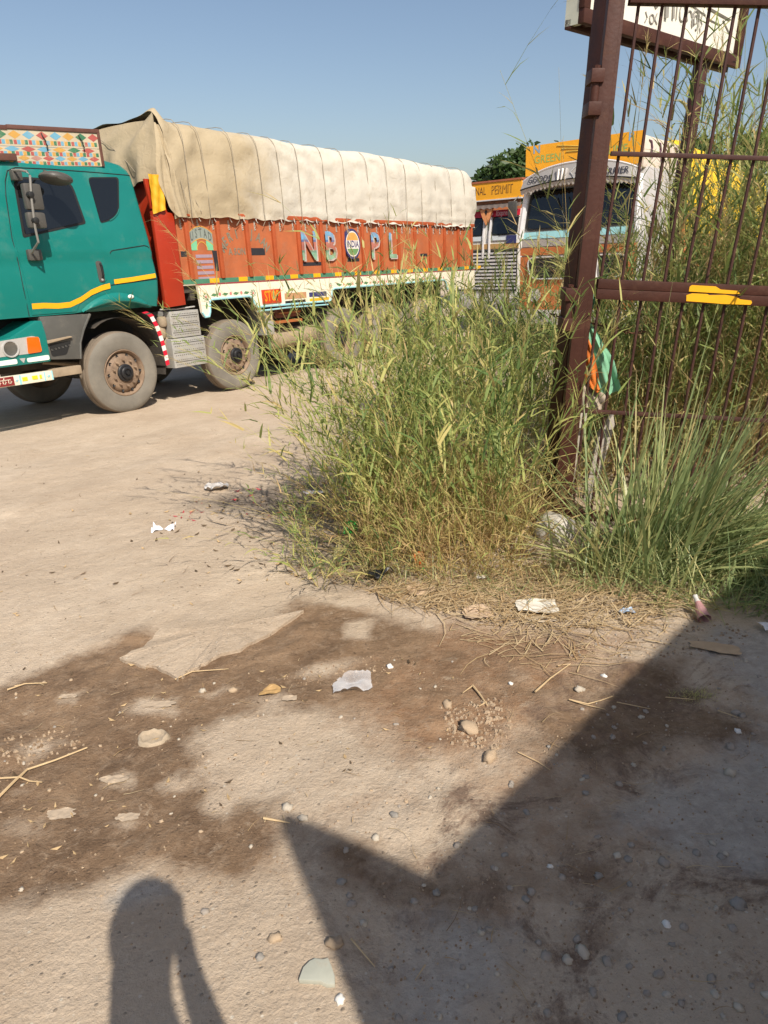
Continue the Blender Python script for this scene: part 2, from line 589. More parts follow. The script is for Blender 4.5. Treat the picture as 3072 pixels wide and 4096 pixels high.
gme.polygons.add(len(quads))
gme.polygons.foreach_set("loop_start", (np.arange(len(quads)) * 4).astype(np.int32))
gme.polygons.foreach_set("loop_total", np.full(len(quads), 4, np.int32))
gme.polygons.foreach_set("use_smooth", np.ones(len(quads), bool))
gme.update(calc_edges=True)
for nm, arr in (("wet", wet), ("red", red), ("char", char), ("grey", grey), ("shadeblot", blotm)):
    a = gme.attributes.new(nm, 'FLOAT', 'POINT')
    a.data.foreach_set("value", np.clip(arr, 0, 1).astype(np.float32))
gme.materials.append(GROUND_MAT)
ground = bpy.data.objects.new("ground", gme)
COL.objects.link(ground)
tag(ground, kind="structure")

HZ = hz.reshape(ny, nx)

def gzz(x, y):
    """height of the bumpy ground sheet itself"""
    i = int(np.clip(np.searchsorted(gxs, x) - 1, 0, nx - 2))
    j = int(np.clip(np.searchsorted(gys, y) - 1, 0, ny - 2))
    u = (x - gxs[i]) / (gxs[i + 1] - gxs[i])
    v = (y - gys[j]) / (gys[j + 1] - gys[j])
    return float((HZ[j, i] * (1 - u) + HZ[j, i + 1] * u) * (1 - v) + (HZ[j + 1, i] * (1 - u) + HZ[j + 1, i + 1] * u) * v)

def gp(px, py, lift=0.0):
    p = gpt(px, py)
    p.z = gzz(p.x, p.y) + lift
    return p

# thin pale crust of old concrete whose broken edge stands above the wet soil
sl = MB()
low = []
for k in range(len(SLAB_LOW) - 1):
    (ax, ay), (bx, by) = SLAB_LOW[k], SLAB_LOW[k + 1]
    n_ = 8 if math.hypot(bx - ax, by - ay) > 120 else 4
    for q in range(n_):
        t = q / n_
        jig = random.uniform(-5, 5) if k != 8 else random.uniform(-1.5, 1.5)
        low.append((ax + (bx - ax) * t + jig * 0.4, ay + (by - ay) * t + jig))
low.append(SLAB_LOW[-1])
cen = gp(900, 2520)
top, bot = [], []
for p in low:
    g = gp(*p)
    top.append((g.x, g.y, g.z + 0.016))
    bot.append((g.x, g.y, g.z - 0.02))
for p in SLAB_UP:
    g = gp(*p)
    top.append((g.x, g.y, g.z - 0.008))
    bot.append((g.x, g.y, g.z - 0.03))
nT = len(top)
vs = top + bot + [(cen.x, cen.y, cen.z + 0.012)]
fs = [(i, (i + 1) % nT, 2 * nT) for i in range(nT)] + [((i + 1) % nT, i, i + nT, (i + 1) % nT + nT) for i in range(nT)]
sl.add(vs, fs)
slab = obj("concrete_slab", sl, GROUND_MAT)
tag(slab, kind="structure")

# ================================================================ UNSEEN WALL AND PANEL behind the photographer, added and shaped to throw the big shadow
SHX, SHY = -0.37, 0.85       # shadow shift on the ground per metre of height
WALL_H = 3.0
plaster = mat("lime_plaster", (0.55, 0.47, 0.36), 0.9, 0.15, 3, bump=0.4, bscale=30, dirt=((0.3, 0.22, 0.15), 0.3, 1.5))
brick_m = mat("brick_red", (0.33, 0.12, 0.07), 0.9, 0.25, 9, bump=0.4, bscale=40)
def unshadow(p):
    return (p[0] - SHX * (WALL_H + 0.1), p[1] - SHY * (WALL_H + 0.1))
A2, B2, Cp = (2.72, 4.26), (0.10, 1.455), (-0.265, 1.665)
wA, wB, wC = unshadow(A2), unshadow(B2), unshadow(Cp)
wall = thing("shadow_wall", "unseen stand-in wall added behind the photographer to throw the long diagonal shadow", "wall", (0, 0, 0))
wd = Vector((wA[0] - wB[0], wA[1] - wB[1]))
wd.normalize()
wnrm = Vector((wd.y, -wd.x))
th = 0.25
s_ = Vector(wB)
e_ = Vector(wA)
mb = MB().slab([tuple(s_), tuple(e_), tuple(e_ + wnrm * th), tuple(s_ + wnrm * th)], -0.6, WALL_H - 0.08)
obj("wall_body", mb, plaster, wall, bev=0.01)
mb = MB().slab([tuple(s_ - wnrm * 0.0), tuple(e_ - wnrm * 0.0), tuple(e_ + wnrm * (th + 0.04)), tuple(s_ + wnrm * (th + 0.04))], WALL_H - 0.08, WALL_H)
obj("coping", mb, mat("coping_cement", (0.42, 0.39, 0.35), 0.9, 0.15, 5, bump=0.3), wall, bev=0.008)
panel = thing("shadow_panel", "upright sheet metal panel on a post at the near end of the boundary wall", "metal panel")  # added out of view; its outline only shapes the tip of the shadow
pd = Vector((wB[0] - wC[0], wB[1] - wC[1]))
pw = pd.length + 0.06
pd.normalize()
pn = Vector((pd.y, -pd.x))
p0 = Vector(wC)
sheet_m = mat("grey_sheet_metal", (0.30, 0.30, 0.29), 0.5, 0.1, 5, metal=0.2, dirt=((0.2, 0.13, 0.08), 0.2, 6))
mb = MB().slab([tuple(p0), tuple(p0 + pn * 0.05), tuple(p0 + pn * 0.05 + pd * pw), tuple(p0 + pd * pw)], -0.3, WALL_H - 0.02)
obj("sheet", mb, sheet_m, panel, bev=0.006)
q_ = p0 + pn * 0.05 + pd * 0.02
mb = MB().slab([tuple(q_), tuple(q_ + pn * 0.05), tuple(q_ + pn * 0.05 + pd * 0.09), tuple(q_ + pd * 0.09)], -0.6, WALL_H + 0.07)
obj("panel_post", mb, sheet_m, panel, bev=0.006)  # added post, raised above the sheet to lengthen the shadow's tip

# ================================================================ MAIN TRUCK
ex = Vector((0.59127484, 0.80643385, -0.00764918))
ey = Vector((-0.80481565, 0.58942807, -0.06961551))
ez = Vector((-0.05163166, 0.04731807, 0.99754457))
HUB = Vector((-3.29702258, 9.05890926, -0.08649938))
TR = 0.52
def truck_matrix():
    o = HUB - ez * TR
    m = Matrix.Identity(4)
    for i, a in enumerate((ex, ey, ez)):
        for r in range(3):
            m[r][i] = a[r]
    for r in range(3):
        m[r][3] = o[r]
    return m
TM = truck_matrix()
class TB(MB):
    """mesh builder whose z is measured from the wheel hub"""
    def add(s, vs, fs):
        return MB.add(s, [(p[0], p[1], p[2] + TR) for p in vs], fs)

teal = mat("teal_paint", (0.007, 0.170, 0.147), 0.30, 0.06, 1.5, coat=0.25, dirt=((0.085, 0.19, 0.155), 0.24, 3.0))
orange = mat("orange_panel_paint", (0.40, 0.112, 0.040), 0.6, 0.18, 3.5, bump=0.15, bscale=25, dirt=((0.30, 0.145, 0.085), 0.34, 4.0))
orange_rib = mat("orange_rib_paint", (0.36, 0.075, 0.022), 0.5, 0.14, 5, bump=0.1)
redm = mat("red_headboard_paint", (0.34, 0.028, 0.008), 0.42, 0.10, 3, dirt=((0.34, 0.10, 0.05), 0.15, 5))
white_p = mat("cream_white_paint", (0.74, 0.68, 0.54), 0.5, 0.06, 4, dirt=((0.50, 0.40, 0.28), 0.2, 6))
yellow_p = mat("yellow_tape", (0.80, 0.40, 0.010), 0.45, 0.06, 5)
ltblue_p = mat("pale_blue_paint", (0.30, 0.58, 0.62), 0.5, 0.08, 6)
dkgreen_p = mat("dark_green_paint", (0.06, 0.20, 0.12), 0.55, 0.1, 8)
midgreen_p = mat("mint_green_paint", (0.17, 0.48, 0.27), 0.55, 0.12, 8)
pink_p = mat("pink_paint", (0.60, 0.20, 0.17), 0.55, 0.1, 8)
skyblue_p = mat("sky_blue_paint", (0.09, 0.33, 0.58), 0.5, 0.1, 8)
navy_p = mat("navy_paint", (0.035, 0.04, 0.13), 0.5, 0.1, 8)
sign_red = mat("sign_red_paint", (0.50, 0.045, 0.012), 0.45, 0.1, 8)
sign_orange = mat("sign_orange_paint", (0.80, 0.26, 0.012), 0.45, 0.06, 8)
grey_plastic = mat("grey_plastic", (0.085, 0.083, 0.075), 0.55, 0.12, 5, bump=0.08, dirt=((0.20, 0.17, 0.13), 0.25, 5))
dark_plastic = mat("mirror_plastic", (0.075, 0.070, 0.062), 0.48, 0.1, 6, dirt=((0.16, 0.14, 0.11), 0.15, 9))
black = mat("black_rubber", (0.012, 0.012, 0.012), 0.6, 0.1, 8)
under = mat("grimy_chassis", (0.05, 0.042, 0.034), 0.85, 0.3, 6, bump=0.3, dirt=((0.16, 0.12, 0.08), 0.35, 4))
dusty = mat("dusty_steel", (0.30, 0.23, 0.155), 0.85, 0.2, 5, bump=0.25, dirt=((0.14, 0.10, 0.07), 0.25, 6))
glass = mat("tinted_glass", (0.006, 0.007, 0.008), 0.03, 0.02, 2, spec=0.6, coat=0.25)
tyre_m = mat("dusty_tyre_rubber", (0.175, 0.158, 0.130), 0.9, 0.20, 3, bump=0.25, bscale=60, dirt=((0.26, 0.225, 0.175), 0.35, 2.5))
tread_m = mat("tyre_tread_rubber", (0.17, 0.135, 0.10), 0.92, 0.15, 6, bump=0.3, bscale=50)
rim_m = mat("rusty_rim", (0.20, 0.135, 0.090), 0.7, 0.3, 8, metal=0.1, bump=0.3, bscale=60, dirt=((0.36, 0.26, 0.17), 0.55, 6))
hub_m = mat("greasy_hub", (0.022, 0.022, 0.024), 0.4, 0.2, 8, metal=0.3, dirt=((0.10, 0.08, 0.06), 0.2, 12))
alu = mat("tread_plate_aluminium", (0.42, 0.41, 0.385), 0.55, 0.1, 6, metal=0.3, dirt=((0.30, 0.25, 0.18), 0.35, 5))
rope_m = mat("dark_rope", (0.27, 0.23, 0.17), 0.9, 0.2, 30)
hook_m = mat("pale_steel_hook", (0.50, 0.46, 0.40), 0.5, 0.15, 20, metal=0.3)
silver = mat("silver_trim", (0.58, 0.57, 0.55), 0.35, 0.08, 5, metal=0.4)
amber = mat("amber_lens", (0.78, 0.13, 0.008), 0.18, 0.05, 8, coat=0.5)
reflect_w = mat("white_reflector", (0.70, 0.78, 0.70), 0.35, 0.06, 20)
lamp_grey = mat("lamp_housing", (0.40, 0.385, 0.36), 0.4, 0.08, 6)

truck = thing("cargo_truck", "big teal cargo truck with painted orange body parked at the left", "truck", matrix=TM)

# ---- cab shell: stacked rounded outlines
def cab_ring(z, x0, x1, y0, y1, rf, rr, nseg=6):
    pts = []
    def arc(cx, cy, r, a0, a1):
        for k in range(nseg + 1):
            a = a0 + (a1 - a0) * k / nseg
            pts.append((cx + r * math.cos(a), cy + r * math.sin(a)))
    arc(x0 + rf, y0 + rf * 0.8, rf, math.pi, 1.5 * math.pi)
    for t in (0.2, 0.4, 0.6, 0.8):
        pts.append((x0 + rf + (x1 - rr - x0 - rf) * t, None))
    arc(x1 - rr, y0 + rr, rr, 1.5 * math.pi, 2 * math.pi)
    arc(x1 - rr, y1 - rr, rr, 0, 0.5 * math.pi)
    arc(x0 + rf, y1 - rf * 0.8, rf, 0.5 * math.pi, math.pi)
    out = []
    for p in pts:
        out.append((p[0], y0 if p[1] is None else max(p[1], y0) if p[1] < (y0 + y1) / 2 else min(p[1], y1), z))
    return out
YN, YF = 0.03, 2.42
levels = [(0.78, -1.62, 0.66, YN + 0.03, 0.30, 0.05), (0.95, -1.62, 0.69, YN + 0.008, 0.30, 0.05), (1.12, -1.61, 0.705, YN, 0.30, 0.05), (1.30, -1.59, 0.69, YN + 0.004, 0.30, 0.05), (1.40, -1.575, 0.68, YN + 0.012, 0.29, 0.05), (1.455, -1.565, 0.675, YN - 0.006, 0.285, 0.05),
          (1.50, -1.56, 0.67, YN, 0.28, 0.05), (1.64, -1.52, 0.655, YN + 0.004, 0.27, 0.05), (1.80, -1.45, 0.64, YN + 0.02, 0.25, 0.05), (2.10, -1.31, 0.61, YN + 0.05, 0.25, 0.05),
          (2.28, -1.22, 0.592, YN + 0.068, 0.25, 0.05), (2.36, -1.19, 0.585, YN + 0.075, 0.26, 0.06), (2.42, -1.16, 0.572, YN + 0.095, 0.28, 0.08), (2.485, -1.10, 0.54, YN + 0.14, 0.30, 0.12),
          (2.535, -1.0, 0.46, YN + 0.24, 0.32, 0.15), (2.57, -0.8, 0.30, YN + 0.50, 0.3, 0.2)]
def side_y(z):
    for a, b in zip(levels, levels[1:]):
        if a[0] <= z <= b[0]:
            t = (z - a[0]) / (b[0] - a[0])
            return a[3] + (b[3] - a[3]) * t
    return levels[0][3] if z < levels[0][0] else levels[-1][3]
rings = [cab_ring(l[0], l[1], l[2], l[3], YF - (l[3] - YN), l[4], l[5]) for l in levels]
nR = len(rings[0])
mb = TB()
vs = [p for r in rings for p in r]
# arch in the lower edge
vs = [(x, y, z + (0.085 * math.exp(-((x - 0.12) / 0.34) ** 2) if i < nR and y < 0.6 else 0)) for i, (x, y, z) in enumerate(vs)]
fs = []
for i in range(len(rings) - 1):
    for k in range(nR):
        k2 = (k + 1) % nR
        fs.append((i * nR + k, i * nR + k2, (i + 1) * nR + k2, (i + 1) * nR + k))
fs.append(tuple(range((len(rings) - 1) * nR, len(rings) * nR)))
fs.append(tuple(range(nR - 1, -1, -1)))
mb.add(vs, fs)
cab = obj("cab", mb, teal, truck, smooth=True, autosmooth=50)

def on_side(poly, proud, thick=0.012, cls=TB):
    """plate following the cab side; poly in (x, z)"""
    m = cls()
    n = len(poly)
    vs = [(x, side_y(z) - proud, z) for x, z in poly] + [(x, side_y(z) - proud + thick, z) for x, z in poly]
    fs = [tuple(range(n)), tuple(range(2 * n - 1, n - 1, -1))] + [((i + 1) % n, i, i + n, (i + 1) % n + n) for i in range(n)]
    return m.add(vs, fs)

def rounded(poly, r=0.06, seg=4, rs=None):
    out = []
    n = len(poly)
    for i in range(n):
        p, a, b = Vector(poly[i]), Vector(poly[i - 1]), Vector(poly[(i + 1) % n])
        rr = rs[i] if rs else r
        d1, d2 = (a - p), (b - p)
        rr = min(rr, d1.length * 0.45, d2.length * 0.45)
        q0, q1 = p + d1.normalized() * rr, p + d2.normalized() * rr
        for k in range(seg + 1):
            t = k / seg
            out.append(tuple(q0 * (1 - t) ** 2 + p * 2 * t * (1 - t) + q1 * t ** 2))
    return out

def seam(pts, r=0.0055, proud=0.001):
    m = TB()
    m.tube([(x, side_y(z) - proud, z) for x, z in pts], r, 5)
    return m

# door: a separate pressed panel (sub-divided in rows so that it follows the tumblehome)
DOOR = [(-1.075, 0.80), (-1.10, 1.37), (-1.115, 1.62), (-1.06, 2.05), (-1.03, 2.20), (-0.99, 2.285), (-0.90, 2.315), (-0.20, 2.335), (-0.13, 2.30), (-0.10, 2.2), (-0.075, 1.78), (-0.06, 1.62), (-0.06, 1.3), (-0.06, 1.12), (-0.32, 1.02), (-0.47, 0.90), (-0.53, 0.80)]
def strip_panel(poly, proud, nz=14):
    """panel split in horizontal rows"""
    zs = np.linspace(min(p[1] for p in poly), max(p[1] for p in poly), nz + 1)
    def span(z):
        xs = []
        n = len(poly)
        for i in range(n):
            (ax, az), (bx, bz) = poly[i], poly[(i + 1) % n]
            if (az <= z < bz) or (bz <= z < az):
                xs.append(ax + (bx - ax) * (z - az) / (bz - az))
        return min(xs), max(xs)
    m = TB()
    rows = []
    for i, z in enumerate(zs):
        zz = min(max(z, zs[0] + 0.002), zs[-1] - 0.002)
        rows.append((z, *span(zz)))
    vs, fs = [], []
    for z, a, b in rows:
        for y in (-proud, 0.006):
            vs += [(a, side_y(z) + y, z), (b, side_y(z) + y, z)]
    for i in range(len(rows) - 1):
        o, q = i * 4, (i + 1) * 4
        fs += [(o, o + 1, q + 1, q), (o + 2, o, q, q + 2), (o + 1, o + 3, q + 3, q + 1)]
    fs += [(0, 2, 3, 1), (len(vs) - 4, len(vs) - 3, len(vs) - 1, len(vs) - 2)]
    return m.add(vs, fs)
door = obj("door", strip_panel(DOOR, 0.007, 26), teal, truck, smooth=True)
for pts in ([(-1.53 + 0.42, 0.79), (-1.125, 1.1), (-1.118, 1.37), (-1.135, 1.62), (-1.085, 2.05), (-1.05, 2.2), (-1.0, 2.305), (-0.9, 2.345), (-0.5, 2.36), (0.1, 2.365), (0.55, 2.365)],
            [(0.04, 1.45), (0.06, 1.475), (0.10, 1.485), (0.55, 1.54), (0.60, 1.53), (0.62, 1.51)], [(-0.02, 1.08), (0.04, 1.085), (0.68, 1.13)]):
    obj("panel_gap", seam(pts), black, truck)
# door window with rubber frame, frameless quarter window
win = rounded([(-1.015, 1.62), (-0.205, 1.785), (-0.275, 2.26), (-0.86, 2.255), (-0.965, 2.20)], rs=[0.03, 0.03, 0.12, 0.06, 0.05])
fr = obj("window_frame", on_side(win, 0.011, 0.01), black, door)
gw = rounded([(-0.985, 1.655), (-0.235, 1.805), (-0.298, 2.235), (-0.86, 2.232), (-0.94, 2.18)], rs=[0.03, 0.03, 0.11, 0.06, 0.05])
obj("window_glass", on_side(gw, 0.014, 0.006), glass, door)
q = rounded([(0.005, 1.80), (0.25, 1.90), (0.395, 2.335), (-0.035, 2.31)], rs=[0.03, 0.16, 0.05, 0.05])
q = rounded([(-0.005, 1.795), (0.16, 1.835), (0.285, 1.93), (0.385, 2.335), (-0.04, 2.305)], rs=[0.03, 0.10, 0.12, 0.05, 0.05])
qf = obj("quarter_window", on_side(q, 0.006, 0.01), black, truck)
qi = [(0.12 + (x - 0.15) * 0.93 + 0.02, 2.07 + (z - 2.07) * 0.94) for x, z in q]
obj("window_glass", on_side(qi, 0.009, 0.005), glass, qf)
obj("window_trim", TB().tube([(x, side_y(z) - 0.007, z) for x, z in q[6:14]], 0.006, 5), teal, qf)
# door handle in its recess
hp = rounded([(-0.175, 1.12), (-0.095, 1.12), (-0.10, 1.365), (-0.18, 1.365)], r=0.035)
dh = obj("door_handle", on_side(hp, 0.016, 0.012), dark_plastic, door, bev=0.004)
obj("grip", TB().tube([(-0.125, side_y(1.33) - 0.018, 1.335), (-0.125, side_y(1.3) - 0.04, 1.31), (-0.122, side_y(1.2) - 0.04, 1.2), (-0.122, side_y(1.17) - 0.018, 1.17)], 0.013, 6), black, dh, smooth=True)
obj("lock", TB().lathe([(0.0, -0.012), (0.012, -0.012), (0.014, 0.0)], (-0.135, side_y(1.15) - 0.014, 1.148), 10), silver, dh)
# reflective yellow stripes
st = [(-1.065, 0.925), (-0.93, 0.925), (-0.75, 0.91), (-0.6, 0.915), (-0.45, 0.965), (-0.3, 1.04), (-0.15, 1.085), (-0.035, 1.105)]
def stripe(pts, w):
    m = TB()
    up = [(x, z) for x, z in pts]
    dn = [(x, z - w) for x, z in pts][::-1]
    n = len(pts)
    vs = [(x, side_y(z) - 0.010, z) for x, z in up] + [(x, side_y(z - w) - 0.010, z - w) for x, z in pts]
    fs = [(i, i + n, i + n + 1, i + 1) for i in range(n - 1)]
    return m.add(vs, fs)
obj("reflective_stripe", stripe(st, 0.062), yellow_p, door, recalc=False)
obj("reflective_stripe", stripe([(0.03, 1.145), (0.3, 1.165), (0.655, 1.20)], 0.055), yellow_p, truck, recalc=False)
# wheel arch lip with side lamp
arcs = []
for k in range(15):
    t = k / 14
    x = -0.46 + t * 1.0
    z = 0.79 + 0.20 * math.sin(math.pi * min(1, max(0, t * 0.98 + 0.02))) ** 0.8
    arcs.append((x, z))
m = TB()
n = len(arcs)
vs = []
for x, z in arcs:
    zi = 0.775 + (z - 0.79) * 0.50
    yy = side_y(z)
    vs += [(x, yy - 0.003, z), (x, yy - 0.03, z - 0.025), (x * 0.94 + 0.005, yy - 0.045, zi + 0.02), (x * 0.93 + 0.005, yy - 0.03, zi), (x * 0.93 + 0.005, yy + 0.10, zi)]
fs = [(i * 5 + k, i * 5 + k + 1, (i + 1) * 5 + k + 1, (i + 1) * 5 + k) for i in range(n - 1) for k in range(4)]
m.add(vs, fs)
obj("wheel_arch_lip", m, teal, truck, smooth=True, autosmooth=60)
m = TB().grid(lambda a, b: (0.215 + 0.045 * math.cos(b * 6.283) * math.sin(a * 1.57), side_y(0.94) - 0.045 - 0.018 * math.cos(a * 1.57), 0.93 + 0.027 * math.sin(b * 6.283) * math.sin(a * 1.57)), 4, 14, True)
obj("side_lamp", m, reflect_w, truck, smooth=True)
# windscreen, grille and front lamps (the front face is just outside the frame)
m = TB().add([(-1.562, 0.36, 1.52), (-1.562, 2.09, 1.52), (-1.24, 2.02, 2.25), (-1.24, 0.43, 2.25)], [(0, 1, 2, 3)])
obj("windscreen", m, glass, truck, recalc=False)
obj("windscreen_edge", TB().tube([(-1.54, 0.155, 1.52), (-1.38, 0.20, 1.9), (-1.21, 0.245, 2.27)], 0.024, 6), silver, truck, smooth=True)
m = TB()
for k in range(5):
    m.box(-1.66, -1.60, 0.45, 2.0, 0.86 + k * 0.12, 0.93 + k * 0.12)
gr = obj("grille", m, black, truck)
gr["kind"] = "stuff"
# visor end piece at roof front
m = TB().grid(lambda a, b: (-1.30 + 0.17 * math.sin(a * 3.1416) * math.cos(b * 6.283), 0.22 + 0.10 * math.cos(a * 3.1416), 2.30 + 0.05 * math.sin(a * 3.1416) * math.sin(b * 6.283)), 8, 12, True)
obj("visor_mirror", m, dark_plastic, truck, smooth=True)

# ---- bumper
prof = [(-1.80, 0.27), (-0.99, 0.27), (-0.985, 0.57), (-1.005, 0.735), (-1.09, 0.735), (-1.16, 0.70), (-1.27, 0.645), (-1.40, 0.585), (-1.55, 0.565), (-1.80, 0.56)]
m = TB().prism(prof, 0.0, 2.46)
bump = obj("bumper", m, teal, truck, bev=0.018)
obj("headlamp_bezel", TB().prism(rounded([(-1.70, 0.385), (-1.085, 0.385), (-1.075, 0.545), (-1.15, 0.575), (-1.70, 0.545)], r=0.015), -0.004, 0.03), lamp_grey, bump)
for cx in (-1.43, -1.66):
    m = TB().lathe([(0.094, -0.002), (0.094, -0.018), (0.080, -0.018), (0.072, 0.004), (0.0, 0.03)], (cx, 0.0, 0.462), 24)
    h = obj("headlamp", m, [silver], bump, smooth=True)
    obj("reflector_bowl", TB().lathe([(0.078, -0.010), (0.06, -0.006), (0.0, -0.004)], (cx, 0.0, 0.462), 20), mat("dark_reflector", (0.22, 0.21, 0.19), 0.25, 0.2, 12, metal=0.6), h, smooth=True)
obj("indicator", TB().prism(rounded([(-1.245, 0.385), (-1.08, 0.392), (-1.085, 0.56), (-1.225, 0.568)], r=0.02), -0.016, 0.03), amber, bump, bev=0.008)
for a, b in ((-1.27, -1.005), (-1.72, -1.385)):
    obj("reflector_strip", TB().prism(rounded([(a, 0.292), (b, 0.292), (b, 0.348), (a, 0.340)], r=0.02), -0.006, 0.01), reflect_w, bump)
obj("badge_recess", TB().prism(rounded([(-1.355, 0.345), (-1.315, 0.29), (-1.285, 0.345)], r=0.01), -0.005, 0.01), silver, bump)
# painted guard bar under it
bar = obj("guard_bar", TB().box(-1.85, -0.99, 0.02, 0.10, 0.055, 0.165), white_p, truck, bev=0.006)
obj("red_panel", TB().box(-1.84, -1.46, 0.008, 0.02, 0.065, 0.162), mat("maroon_paint", (0.20, 0.02, 0.02), 0.5), bar)
m = TB()
rnd = random.Random(3)
m.box(-1.80, -1.50, 0.003, 0.006, 0.128, 0.134)
for k in range(5):
    cx = -1.77 + k * 0.062
    m.tube([(cx, 0.005, 0.13), (cx - 0.004, 0.005, 0.095), (cx + 0.022, 0.005, 0.088)], 0.0038, 4)
    m.tube([(cx + 0.02, 0.005, 0.118), (cx + 0.034, 0.005, 0.104), (cx + 0.018, 0.005, 0.097)], 0.0036, 4)
    if k % 2:
        m.tube([(cx + 0.01, 0.005, 0.14), (cx + 0.016, 0.005, 0.152)], 0.006, 5)
obj("script_lettering", m, white_p, bar)
m = TB()
for x0, x1 in ((-1.36, -1.30), (-1.245, -1.18), (-1.155, -1.13)):
    m.box(x0, x1, 0.015, 0.02, 0.092, 0.135)
obj("yellow_marks", m, mat("lime_yellow_paint", (0.62, 0.58, 0.02), 0.5), bar)
m = TB().box(-1.395, -1.372, 0.016, 0.02, 0.058, 0.163).box(-1.10, -1.085, 0.016, 0.02, 0.058, 0.163).box(-1.008, -0.992, 0.016, 0.02, 0.058, 0.163)
for cx in (-1.425, -1.045):
    for a in range(3):
        d = Vector((math.cos(a * 1.05), math.sin(a * 1.05))) * 0.018
        m.tube([(cx - d.x, 0.017, 0.108 - d.y), (cx + d.x, 0.017, 0.108 + d.y)], 0.004, 4)
obj("blue_motif", m, ltblue_p, bar)
obj("bumper_bracket", TB().box(-0.99, -0.60, 0.05, 0.14, 0.075, 0.175), dusty, truck, bev=0.01)
# step panel
m = TB().prism([(-1.0, 0.775), (-0.36, 0.765), (-0.40, 0.70), (-0.47, 0.60), (-0.545, 0.44), (-0.575, 0.245), (-0.965, 0.285)], 0.045, 0.30)
step = obj("step_panel", m, grey_plastic, truck, bev=0.012)
obj("tread_ledge", TB().prism([(-0.985, 0.505), (-0.68, 0.53), (-0.66, 0.515), (-0.985, 0.47)], 0.005, 0.06), dusty, step, bev=0.008)
obj("step_pocket", TB().prism(rounded([(-0.955, 0.46), (-0.67, 0.475), (-0.76, 0.32), (-0.945, 0.315)], r=0.03), 0.041, 0.05), black, step)
m = TB()
for k in range(6):
    m.lathe([(0.009, -0.006), (0.009, 0.0)], (-0.93 + k * 0.045, 0.04, 0.395 + k * 0.006), 8)
obj("drain_hole", m, alu, step)
obj("fender_edge", TB().tube([(-0.36, 0.05, 0.76), (-0.41, 0.05, 0.69), (-0.485, 0.05, 0.58), (-0.555, 0.05, 0.44), (-0.585, 0.05, 0.25)], 0.016, 6), grey_plastic, step, smooth=True)
# black mudguard over the wheel and red and white banded flap behind it
m = TB().grid(lambda a, b: (0.02 + 0.62 * math.cos(2.15 - a * 2.4) , 0.07 + b * 0.30, 0.05 + 0.64 * math.sin(2.15 - a * 2.4)), 14, 1)
obj("mudguard", m, under, truck, smooth=True, recalc=False)
def mud_pt(t, yy):
    pts = [(0.36, 0.725), (0.46, 0.68), (0.535, 0.52), (0.575, 0.35), (0.60, 0.18), (0.615, 0.01)]
    k = min(len(pts) - 2, int(t * (len(pts) - 1)))
    u = t * (len(pts) - 1) - k
    return (pts[k][0] + (pts[k + 1][0] - pts[k][0]) * u, yy, pts[k][1] + (pts[k + 1][1] - pts[k][1]) * u)
m = TB()
nb = 13
for k in range(nb):
    m.m = 0 if k % 2 == 0 else 1
    if k < 3:
        m.m = (0, 2, 0)[k]
    a0, a1 = mud_pt(k / nb, 0.028), mud_pt((k + 1) / nb, 0.028)
    w = 0.075 if k < 3 else 0.06
    m.add([a0, a1, (a1[0] + w, a1[1], a1[2] + 0.012), (a0[0] + w, a0[1], a0[2] + 0.012)], [(0, 1, 2, 3)])
flap = obj("banded_mudflap", m, [mat("flap_red", (0.55, 0.012, 0.035), 0.4, 0.05), mat("flap_white", (0.75, 0.70, 0.66), 0.4, 0.05), dark_plastic], truck, recalc=False)
m = TB().grid(lambda a, b: (mud_pt(a, 0)[0] + 0.0, 0.032 + b * 0.33, mud_pt(a, 0)[2]), 12, 1)
obj("flap_sheet", m, under, flap, recalc=False)

